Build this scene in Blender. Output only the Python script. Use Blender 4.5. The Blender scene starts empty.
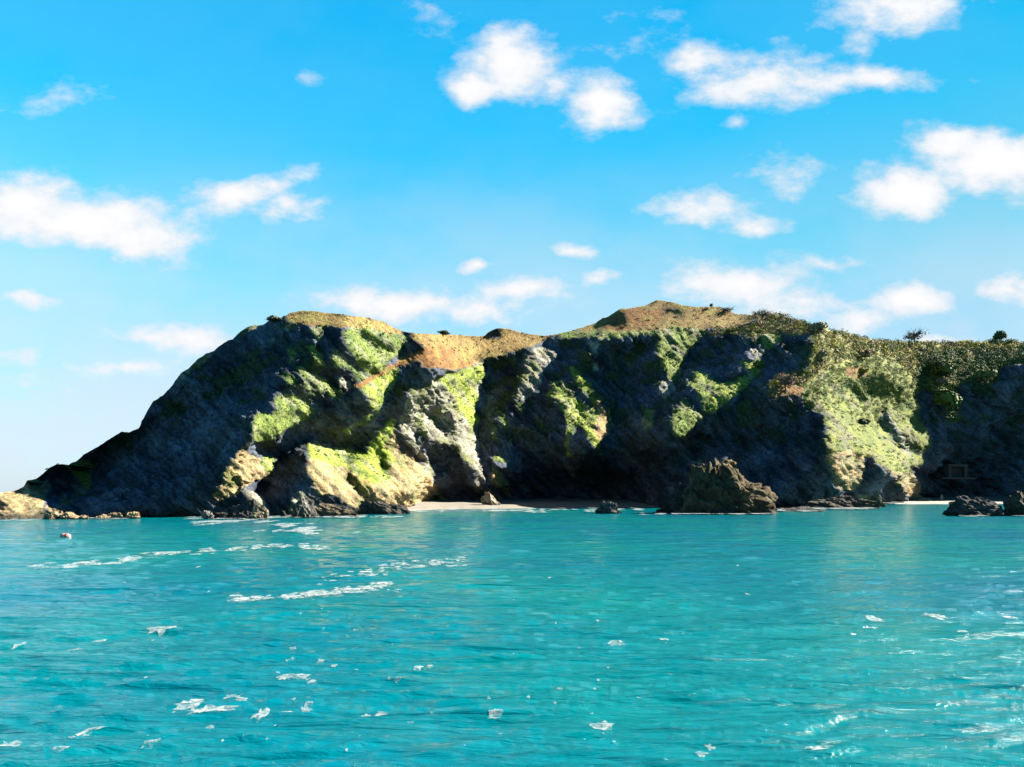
import bpy, bmesh, math, random
import numpy as np
from mathutils import Vector, Matrix
random.seed(3); np.random.seed(3)
C = bpy.context.scene.collection
sc = bpy.context.scene
# ---------------------------------------------------------------- camera
cam = bpy.data.cameras.new('camera'); camo = bpy.data.objects.new('camera', cam); C.objects.link(camo)
camo.location = (0, 0, 10); camo.rotation_euler = (math.radians(90), 0, 0)
cam.sensor_width = 36; cam.lens = 36*800/1024; cam.shift_y = 107.5/1024; cam.clip_start = .5; cam.clip_end = 20000
sc.camera = camo
# ---------------------------------------------------------------- sun and sky
SUNV = Vector((.785, .30, .545)).normalized()
sun = bpy.data.lights.new('sun', 'SUN'); suno = bpy.data.objects.new('sun', sun); C.objects.link(suno)
sun.energy = 5.0; sun.angle = math.radians(.5); sun.color = (1, .93, .80)
suno.rotation_euler = SUNV.to_track_quat('Z', 'Y').to_euler()
w = bpy.data.worlds.new('World'); sc.world = w; w.use_nodes = True
N = w.node_tree.nodes; L = w.node_tree.links; N.clear()
def nd(t, **k):
    n = N.new(t)
    for a, b in k.items():
        if a == 'inp':
            for i, v in b.items():
                if hasattr(v, 'is_linked') or isinstance(v, bpy.types.NodeSocket): L.new(v, n.inputs[i])
                else: n.inputs[i].default_value = v
        else: setattr(n, a, b)
    return n
out = nd('ShaderNodeOutputWorld'); bg = nd('ShaderNodeBackground'); L.new(bg.outputs[0], out.inputs[0])
sky = nd('ShaderNodeTexSky'); sky.sky_type = 'NISHITA'; sky.sun_disc = False
sky.sun_elevation = math.asin(SUNV.z); sky.sun_rotation = math.atan2(SUNV.x, SUNV.y)
sky.air_density = 1.0; sky.dust_density = .3; sky.ozone_density = 2.0
tc = nd('ShaderNodeTexCoord')
sep = nd('ShaderNodeSeparateXYZ', inp={0: tc.outputs['Generated']})
el = sep.outputs['Z']
# clear-air colour grading of the sky with elevation (deeper and more saturated overhead)
rmp = nd('ShaderNodeValToRGB', inp={0: nd('ShaderNodeMath', operation='MULTIPLY', inp={0: el, 1: 1.0}).outputs[0]})
SKYRAMP = [(0, (1, 1, 1)), (1, (1, 1, 1))]
SKYRAMP = [(0,(.25,.43,.66)),(.014,(.28,.45,.66)),(.113,(.40,.56,.66)),(.232,(.45,.77,.70)),(.29,(.31,.82,.74)),(.41,(.03,.84,.88)),(.52,(.01,.84,.95)),(.66,(.004,.34,.62)),(1,(.004,.10,.30))]
SKYGAIN = (.99, .99, .99)
cr = rmp.color_ramp
while len(cr.elements) < len(SKYRAMP): cr.elements.new(.5)
for e, (p, c) in zip(cr.elements, SKYRAMP): e.position = p; e.color = (*c, 1)
tint = nd('ShaderNodeVectorMath', operation='MULTIPLY', inp={0: sky.outputs[0], 1: rmp.outputs[0]})
tint2 = nd('ShaderNodeVectorMath', operation='MULTIPLY', inp={0: tint.outputs[0], 1: SKYGAIN if 'SKYGAIN' in globals() else (1, 1, 1)})
az_ = nd('ShaderNodeMapRange', inp={'Value': sep.outputs['X'], 'From Min': -.5, 'From Max': .5, 'To Min': 1.22, 'To Max': .60})
tint2 = nd('ShaderNodeVectorMath', operation='MULTIPLY', inp={0: tint2.outputs[0], 1: az_.outputs[0]})
# clouds lie in bearing / elevation tangent coordinates of the northern sky
ay = nd('ShaderNodeMath', operation='MAXIMUM', inp={0: nd('ShaderNodeMath', operation='ABSOLUTE', inp={0: sep.outputs['Y']}).outputs[0], 1: .05}).outputs[0]
uu = nd('ShaderNodeMath', operation='DIVIDE', inp={0: sep.outputs['X'], 1: ay}).outputs[0]
vv = nd('ShaderNodeMath', operation='DIVIDE', inp={0: el, 1: ay}).outputs[0]
uv = nd('ShaderNodeCombineXYZ', inp={0: uu, 1: vv})
warpn = nd('ShaderNodeTexNoise', inp={'Vector': uv.outputs[0], 'Scale': 14., 'Detail': 3., 'Roughness': .6})
wv = nd('ShaderNodeVectorMath', operation='MULTIPLY_ADD', inp={0: warpn.outputs['Color'], 1: (.05, .03, 0), 2: uv.outputs[0]})
wv = nd('ShaderNodeVectorMath', operation='ADD', inp={0: wv.outputs[0], 1: (-.025, -.015, 0)})
CL = [(508,62,62,42,1.1),(478,84,40,32,.9),(600,102,46,36,1.05),(560,88,36,20,.6),(760,82,92,36,.85),(855,80,76,18,.75),(700,60,38,26,.7),(735,124,18,8,.6),
(890,4,90,32,1.05),(862,42,18,26,.4),(1000,163,95,42,1.25),(900,192,62,32,1.1),(955,150,60,30,1.0),(60,222,140,38,1.1),(150,238,72,34,.95),(15,200,66,30,.9),
(235,194,66,22,1.0),(288,208,38,16,.8),(300,172,20,8,.35),(705,208,70,18,.75),(757,226,34,14,.55),(800,190,40,28,.28),(400,302,130,22,1.1),(480,306,90,18,.8),(530,290,74,18,.75),
(600,278,40,14,.6),(480,266,24,11,.8),(575,250,26,9,.45),(735,282,96,28,.8),(800,304,80,22,.65),(905,302,54,22,1.15),(860,320,80,18,.7),(830,268,34,9,.5),(1015,290,50,18,.75),
(930,340,60,12,.8),(165,337,95,20,.75),(125,369,80,17,.75),(20,298,45,11,.5),(15,358,60,16,.45),(30,384,60,18,.4),(310,82,16,8,.22),(42,102,30,8,.14),(640,40,30,16,.18),(440,18,26,10,.2)]
acc = None
for px, py, rx, ry, op in CL:
    s = nd('ShaderNodeVectorMath', operation='SUBTRACT', inp={0: wv.outputs[0], 1: ((px-512)/800, (491-py)/800, 0)})
    m = nd('ShaderNodeVectorMath', operation='MULTIPLY', inp={0: s.outputs[0], 1: (800/rx, 800/ry, 0)})
    l = nd('ShaderNodeVectorMath', operation='LENGTH', inp={0: m.outputs[0]})
    d = nd('ShaderNodeMath', operation='MULTIPLY_ADD', inp={0: l.outputs['Value'], 1: -op, 2: op})
    acc = d.outputs[0] if acc is None else nd('ShaderNodeMath', operation='SMOOTH_MAX', inp={0: acc, 1: d.outputs[0], 2: .25}).outputs[0]
sn = nd('ShaderNodeVectorMath', operation='MULTIPLY', inp={0: uv.outputs[0], 1: (1, 1.7, 1)})
n1 = nd('ShaderNodeTexNoise', inp={'Vector': sn.outputs[0], 'Scale': 11., 'Detail': 10., 'Roughness': .62})
dens = nd('ShaderNodeMath', operation='MULTIPLY_ADD', inp={0: n1.outputs['Fac'], 1: 2.3, 2: nd('ShaderNodeMath', operation='ADD', inp={0: acc, 1: -1.18}).outputs[0]})
al = nd('ShaderNodeMapRange', interpolation_type='SMOOTHSTEP', inp={'Value': dens.outputs[0], 'From Min': -.2, 'From Max': .72, 'To Min': 0., 'To Max': 1.})
front = nd('ShaderNodeMath', operation='GREATER_THAN', inp={0: sep.outputs['Y'], 1: .02})
vn = nd('ShaderNodeTexNoise', inp={'Vector': sn.outputs[0], 'Scale': 3.2, 'Detail': 5., 'Roughness': .55})
vh = nd('ShaderNodeMapRange', inp={'Value': vv, 'From Min': .0, 'From Max': .42, 'To Min': .85, 'To Max': .05})
veil = nd('ShaderNodeMath', operation='MULTIPLY', inp={0: vh.outputs[0], 1: nd('ShaderNodeMapRange', interpolation_type='SMOOTHSTEP', inp={'Value': vn.outputs['Fac'], 'From Min': .28, 'From Max': .6}).outputs[0]})
al = nd('ShaderNodeMath', operation='MAXIMUM', inp={0: al.outputs[0], 1: veil.outputs[0]})
alf = nd('ShaderNodeMath', operation='MULTIPLY', inp={0: al.outputs[0], 1: front.outputs[0]})
cc = nd('ShaderNodeMix', data_type='RGBA', inp={6: (2.5, 2.7, 2.95, 1), 7: (3.3, 3.3, 3.35, 1)})
L.new(nd('ShaderNodeMapRange', inp={'Value': dens.outputs[0], 'From Min': .1, 'From Max': .9}).outputs[0], cc.inputs[0])
mx = nd('ShaderNodeMix', data_type='RGBA'); L.new(alf.outputs[0], mx.inputs[0]); L.new(tint2.outputs[0], mx.inputs[6]); L.new(cc.outputs[2], mx.inputs[7])
L.new(mx.outputs[2], bg.inputs[0]); bg.inputs[1].default_value = .05
sc.view_settings.view_transform = 'Standard'; sc.view_settings.look = 'None'; sc.view_settings.gamma = 1; sc.view_settings.exposure = 2.6
sc.render.engine = 'CYCLES'; sc.cycles.max_bounces = 4; sc.cycles.sample_clamp_direct = 6
# ---------------------------------------------------------------- helpers
def tag(o, label=None, cat=None, group=None, kind=None):
    if label: o['label'] = label
    if cat: o['category'] = cat
    if group: o['group'] = group
    if kind: o['kind'] = kind
    return o
def mesh_np(name, co, faces, mat, col=None, smooth=True, parent=None):
    me = bpy.data.meshes.new(name); co = np.asarray(co, np.float32); faces = np.asarray(faces, np.int32)
    k = faces.shape[1]
    me.vertices.add(len(co)); me.vertices.foreach_set('co', co.ravel())
    me.loops.add(faces.size); me.loops.foreach_set('vertex_index', faces.ravel())
    me.polygons.add(len(faces)); me.polygons.foreach_set('loop_start', np.arange(0, faces.size, k, dtype=np.int32))
    me.polygons.foreach_set('use_smooth', np.full(len(faces), smooth))
    me.update(calc_edges=True); me.validate()
    if col is not None:
        a = me.color_attributes.new('col', 'FLOAT_COLOR', 'POINT')
        a.data.foreach_set('color', np.concatenate([col, np.ones((len(col), 1))], 1).astype(np.float32).ravel())
    me.materials.append(mat)
    o = bpy.data.objects.new(name, me); C.objects.link(o)
    if parent: o.parent = parent
    return o
def gridfaces(nr, nc):
    i = np.arange(nr*nc).reshape(nr, nc)
    return np.stack([i[:-1,:-1], i[:-1,1:], i[1:,1:], i[1:,:-1]], -1).reshape(-1, 4)
def material(name, build):
    m = bpy.data.materials.new(name); m.use_nodes = True; nt = m.node_tree; nt.nodes.clear()
    o = nt.nodes.new('ShaderNodeOutputMaterial'); p = nt.nodes.new('ShaderNodeBsdfPrincipled'); nt.links.new(p.outputs[0], o.inputs[0])
    def n(t, _inp=None, **k):
        x = nt.nodes.new(t)
        for a, b in k.items(): setattr(x, a, b)
        for i, v in (_inp or {}).items():
            if isinstance(v, bpy.types.NodeSocket): nt.links.new(v, x.inputs[i])
            else: x.inputs[i].default_value = v
        return x
    build(n, p, nt.links.new); return m
# ---------------------------------------------------------------- terrain survey data
# bearings and elevations are in units of 1/800 of the distance, as a surveyor's table
HZ, CAMH, FOC = 491.0, 10.0, 800.0
SUN = np.array([.785, .30, .545]); SUN /= np.linalg.norm(SUN)      # direction to the sun
SKY_PTS = [(-200,532),(-150,520),(-90,505),(-50,497),(0,492.4),(14,491),(23.5,487),(27,480.6),(36,478.7),(39,477),(49.5,467.6),(57,464),(68,465),(78,460.4),(83.5,454.6),(99,446),(111,438),(121,431.7),(129,432.4),(139,428),(143.5,417),(153,401.6),(163,395),(172,386),(176,379.5),(181,373),(189,368),(198,359),(206,353.5),(214,351),(220,345.6),(228,340.4),(233.4,339),(241,331),(249,327),(252,325.4),(263.5,324.8),(272.6,318.5),(283,317.6),(289.5,313),(302.6,310.7),(313,311),(323.4,312.4),(336.5,313.7),(352,316.3),(361,316.7),(371.7,319),(383.5,321.7),(394,327.6),(403,331.5),(417,333.5),(430,334),(451,334.5),(471,336),(484,336),(491.7,330),(498,328),(510,329),(520.4,332.6),(529.5,334),(545,336),(557,334),(571,331),(584,326.7),(595,323.5),(601,319),(609,316),(619.6,309),(634,307.6),(645.6,305.4),(657,299.8),(673,302.4),(685,305.6),(699,307),(715,306.5),(729,309.6),(735.6,314),(750,315),(765,314),(776,315),(788,318),(801,321),(811,325),(821,325),(829.5,329.5),(844,332),(860,337),(874,339.5),(886,341),(900,341.5),(925,341),(947,343),(957,341),(966,340),(974,342),(991,341),(1010,341),(1024,342),(1100,338),(1200,325),(1300,318)]
FOOT = [(-200,519,270),(0,519,282),(80,518,292),(140,517,305),(210,516.5,312),(280,516,318),(340,514,345),(385,511,395),(405,508,430),(425,499,520),(480,498,540),(510,497,560),(560,497,590),(620,499,590),(645,504,530),(670,509,470),(720,511,420),(765,508,470),(800,507.5,490),(850,506,520),(885,503,600),(915,497,700),(940,495,780),(1024,496,800),(1100,498,760),(1300,505,600)]
A_ = lambda s: [tuple(float(c) for c in p.split(',')) for p in s.split()]
# zones: (class, lit, polygon).  classes: T tan rock, R grey rock, G grass, Y bright grass, B dry gold, O rust bracken, S scrub
ZONES = [
('T',1,'-210,540 -210,518 -90,504 -50,496 0,490 14,489 24,485 28,478 36,476 39,484 45,483 48,490 46,494 44,500 42,540'),
('D',0,'23,484 29,488 30,493 24,491'),('D',0,'-2,502 10,508 9,512 -2,511'),
('Y',1,'66,465 78,458 84,462 90,475 92,484 88,490 82,484 76,476 71,470'),
('R',1,'58,491 65,494 73,502 70,507 60,508'),('R',1,'70,482 83,489 86,493 78,497 72,490'),
('R',1,'45,484 50,484 51,492 47,492'),
('T',1,'44,520 46,506 57,508 72,513 87,520'),
('R',1,'174,382 179,371 198,356 206,351 216,349 212,356 200,366 188,374 179,385'),
('R',1,'247,330 255,323 265,323 258,331'),
('B',1,'284,318 289,310 303,308 323,309 337,311 352,313 361,314 372,316 384,319 394,325 404,330 398,335 385,333 369,328 349,327 334,327 318,326 304,325 292,322'),
('G',1,'310,327 322,327 323,335 321,341 316,341 312,336'),
('G',1,'341,333 349,327 369,328 385,333 398,334 408,337 404,346 397,356 388,361 381,370 370,376 360,367 350,352 344,341'),
('D',0,'360,331 366,331 381,347 380,352 370,345 360,338'),('D',0,'379,332 384,335 397,349 392,351 384,345'),
('D',0,'360,354 371,362 381,371 372,372 360,363'),('D',0,'357,329 362,329 371,336 370,340 362,337'),
('G',1,'333,349 342,356 353,366 369,377 365,382 357,380 347,369 334,364 331,356'),
('G',1,'283,342 295,351 297,361 291,364 288,352'),('G',1,'305,346 313,347 324,356 324,365 316,366 314,356'),
('G',1,'295,364 305,369 313,374 326,379 334,388 344,395 337,401 329,397 322,390 313,384 305,378 298,375'),
('G',1,'281,373 292,375 297,379 290,384 284,379'),('G',1,'302,380 310,384 311,392 306,391'),
('R',1,'339,376 351,384 349,395 339,387'),('R',1,'285,327 290,324 292,330 288,333'),('R',1,'272,338 275,338 275,343 272,343'),
('G',1,'273,399 291,393 303,399 317,411 259,446 255,438 251,425 256,413 270,415 275,406'),
('T',1,'242,448 260,459 272,477 256,481 243,489 236,495 219,501 213,496 221,483 225,470 233,459'),
('Y',1,'261,460 266,456 271,456 275,461 274,469 270,476 262,465'),
('D',0,'226,480 231,481 236,491 231,492'),
('R',1,'242,488 265,497 263,510 251,501'),('K',1,'247,520 250,512 257,509 268,510 270,520'),
('T',1,'307,445 315,443 328,449 340,452 342,447 359,454 367,453 370,440 383,430 391,418 398,419 394,431 398,447 412,458 423,467 429,480 438,489 449,499 440,502 425,501 420,509 405,512 390,510 375,508 365,513 346,503 334,495 321,495 314,489 307,471 309,458'),
('Y',1,'307,445 315,443 328,449 342,448 367,453 370,440 391,418 396,425 386,438 384,446 392,462 388,484 372,484 352,472 345,468 335,466 318,462 308,458'),
('D',0,'350,472 360,479 372,491 386,501 384,506 372,500 360,493 352,485'),('D',0,'394,504 401,489 413,494 421,508 410,512'),
('D',0,'382,449 388,455 392,470 387,475 380,462'),('D',0,'427,485 436,494 434,499 428,498'),
('R',1,'290,502 294,494 302,491 312,504 330,508 340,512 340,520 288,520'),
('R',1,'411,391 423,387 438,377 451,373 472,366 477,362 483,361 487,377 481,383 477,393 473,404 478,420 477,442 481,463 483,487 474,493 472,474 462,458 454,445 438,443 427,440 417,433 412,437 420,450 428,462 434,475 441,484 430,479 419,458 408,446 399,432 399,423 405,409 407,400'),
('Y',1,'440,380 451,373 472,366 483,362 486,374 476,384 474,400 478,418 476,432 466,424 458,408 452,398 444,388'),
('D',0,'434,398 447,410 457,430 452,436 438,425 430,416'),('D',0,'461,388 466,392 466,406 460,398'),
('B',1,'400,359 412,353 425,347 416,341 409,335 417,331 430,331 443,328 451,331 471,333 484,335 489,339 500,338 500,326 510,326 520,330 530,332 545,334 557,331 560,334 545,340 530,348 510,352 493,357 480,360 472,365 451,370 441,368 423,368 416,361 404,366'),
('O',1,'352,386 360,383 380,372 396,362 412,353 425,347 440,346 455,352 450,360 470,362 472,366 451,370 441,368 423,368 416,361 399,367 385,374 372,382 360,390'),
('Y',1,'360,389 372,381 385,373 399,366 398,375 396,383 386,395 384,403 376,412 370,406 366,397'),
('D',0,'432,362 440,357 448,358 436,364'),('D',0,'459,347 465,343 470,345 464,349'),('D',0,'406,358 420,351 430,351 415,357'),
('D',0,'508,340 520,344 518,347 508,343'),
('G',1,'343,430 350,425 362,420 366,414 376,412 370,420 358,427 346,433'),
('R',1,'532,349 542,347 553,351 559,357 550,363 545,371 539,387 532,395 523,401 516,398 518,383 523,370 525,361'),
('D',0,'534,372 538,372 534,384 530,382'),
('G',1,'559,333 572,329 584,325 596,324 614,331 640,330 657,328 657,336 640,336 620,340 605,340 600,346 597,338 590,339 575,338 563,339'),
('R',1,'589,342 598,344 600,355 596,359 590,353'),('R',1,'593,363 599,364 598,371 593,369'),
('Y',1,'569,367 577,371 588,382 600,398 608,409 610,418 601,415 595,406 588,396 580,387 571,377'),
('Y',1,'553,381 562,380 572,394 578,400 590,408 600,413 610,417 611,430 606,439 600,441 602,456 593,451 586,434 579,425 571,438 570,450 574,456 569,458 565,445 566,432 564,412 555,400 545,396 550,390'),
('T',1,'594,398 606,407 611,418 611,431 605,440 597,442 594,428 598,416'),('D',0,'577,402 588,411 586,417 578,410'),('D',0,'600,406 605,408 604,413 600,411'),
('R',1,'565,461 570,459 575,475 566,473'),
('G',1,'497,411 508,418 508,428 501,425'),('G',1,'492,427 497,429 497,440 493,438'),('G',1,'494,454 501,454 509,465 501,464 493,462'),
('T',1,'493,467 500,471 511,488 510,497 503,495 491,482'),('T',1,'481,487 490,486 502,499 503,504 494,502 483,495'),('G',1,'516,400 522,403 524,412 517,412'),
('B',1,'571,329 584,324 596,322 608,317 620,306 634,305 646,303 657,297 673,299 685,303 699,304 715,303 729,307 737,313 750,313 752,322 745,327 730,328 715,329 700,330 680,329 662,329 655,331 640,331 620,333 610,332 600,330 585,332'),
('O',1,'600,326 610,322 622,311 634,308 646,308 665,312 660,322 640,328 620,330'),
('D',0,'596,326 612,314 620,308 624,311 613,320 600,328'),('D',0,'482,337 492,330 498,327 501,336 495,338'),
('D',0,'653,311 662,308 671,307 673,311 665,311'),('D',0,'675,310 686,313 685,316 677,314'),('D',0,'612,325 620,319 632,313 629,319 618,326'),
('G',1,'656,329 680,327 697,329 709,331 703,338 697,343 691,349 685,358 682,371 676,384 673,391 669,384 668,376 661,363 657,355 657,345 661,338'),
('R',1,'663,383 676,381 676,390 667,397 667,401 659,394'),('G',1,'641,405 656,411 653,416 654,429 647,433 641,424 647,416'),
('Y',1,'687,385 698,371 704,373 713,380 725,383 733,382 747,374 741,366 750,361 759,357 763,364 760,371 749,384 736,397 730,401 709,415 700,407 702,400 694,390'),
('G',1,'684,401 705,416 684,437 672,434 669,417 676,409'),('R',1,'743,340 750,347 763,351 766,354 760,359 748,351'),
('G',1,'757,335 780,332 782,338 772,347 768,351 763,344'),
('S',1,'706,332 730,328 750,325 760,318 800,320 812,330 808,336 790,335 780,334 765,334 752,337 740,334 725,333 712,336'),
('S',1,'745,316 750,310 766,308 788,313 811,320 822,318 830,325 844,328 860,333 886,337 900,337 925,335 947,339 957,335 1024,337 1140,333 1310,310 1310,345 1140,358 1024,365 1008,365 999,370 998,382 985,384 970,380 960,384 954,390 961,408 956,423 948,417 944,400 935,392 925,388 917,392 917,405 918,417 923,427 929,441 928,448 921,456 925,463 910,467 909,475 915,485 918,498 913,502 900,488 891,476 882,466 871,458 859,458 863,466 862,478 852,490 836,489 834,478 826,461 828,447 825,438 828,428 823,416 808,409 803,396 778,396 767,397 772,380 781,373 805,373 811,366 809,357 815,343 811,334 800,322 760,320'),
('V',1,'800,388 820,372 845,362 880,356 900,366 916,384 917,405 918,417 923,427 929,441 928,448 921,456 925,463 910,467 909,475 905,480 891,476 882,466 871,458 850,452 828,452 825,438 828,428 823,416 808,409'),
('O',1,'845,368 858,366 866,374 856,380 846,376'),('O',1,'767,397 772,386 790,384 806,388 800,396 778,396'),
('T',1,'826,455 836,452 850,451 860,456 863,466 862,478 852,491 836,490 834,478'),('T',1,'885,470 909,474 916,485 918,498 913,502 900,488'),
('R',1,'880,408 890,420 905,440 912,458 900,450 888,436 878,420'),
('D',0,'866,381 878,375 890,382 891,394 880,395 870,388'),('D',0,'922,365 931,361 944,362 947,374 935,377 925,376'),
('D',0,'882,418 890,426 900,438 907,453 902,449 890,436 881,425'),('D',0,'909,434 920,433 922,447 912,446'),('D',0,'852,384 860,388 866,398 858,396'),('D',0,'893,386 900,388 903,402 896,398'),
('R',1,'686,462 705,462 712,470 702,467'),
('K',1,'719,461 728,458 734,464 741,475 745,485 759,495 753,503 740,506 730,501 718,500 708,497 701,489 700,481 706,481 714,470'),
('R',1,'838,497 860,495 880,496 884,504 860,505 840,503'),
]
ZONES = [(c, l, np.array(A_(p))) for c, l, p in ZONES]
def inpoly(px, py, P):
    res = np.zeros(px.shape, bool)
    m = (px >= P[:,0].min()) & (px <= P[:,0].max()) & (py >= P[:,1].min()) & (py <= P[:,1].max())
    if not m.any(): return res
    x, y = px[m], py[m]; r = np.zeros(x.shape, bool); Q = np.roll(P, -1, 0)
    for (x0, y0), (x1, y1) in zip(P, Q):
        if y0 == y1: continue
        r ^= ((y0 > y) != (y1 > y)) & (x < (x1-x0)*(y-y0)/(y1-y0)+x0)
    res[m] = r
    return res
# ---------------------------------------------------------------- noise
_r = np.random.RandomState(7); _perm = _r.permutation(4096)
_grad = _r.normal(size=(4096, 3)); _grad /= np.linalg.norm(_grad, axis=1)[:,None]
def noise3(x, y, z):
    X, Y, Z = np.floor(x).astype(int), np.floor(y).astype(int), np.floor(z).astype(int)
    fx, fy, fz = x-X, y-Y, z-Z
    s = lambda t: t*t*t*(t*(6*t-15)+10)
    ux, uy, uz = s(fx), s(fy), s(fz)
    def g(i, j, k):
        h = _perm[(_perm[(_perm[(X+i) & 4095]+Y+j) & 4095]+Z+k) & 4095]; v = _grad[h]
        return v[...,0]*(fx-i)+v[...,1]*(fy-j)+v[...,2]*(fz-k)
    L = lambda a, b, t: a+(b-a)*t
    return L(L(L(g(0,0,0),g(1,0,0),ux),L(g(0,1,0),g(1,1,0),ux),uy),L(L(g(0,0,1),g(1,0,1),ux),L(g(0,1,1),g(1,1,1),ux),uy),uz)*1.6
def fbm(x, y, z, o=4, rough=.5, ridged=False):
    t = np.zeros(np.shape(x)); a = 1.; f = 1.
    for i in range(o):
        n = noise3(x*f+i*17.3, y*f+i*5.1, z*f-i*9.7)
        t += a*((1-2*np.abs(n)) if ridged else n); a *= rough; f *= 2.03
    return t
# ---------------------------------------------------------------- relief solved from the survey
STEP = 3.0
GX = np.arange(-200, 1300, STEP); GY = np.arange(294, 545, STEP)
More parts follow.
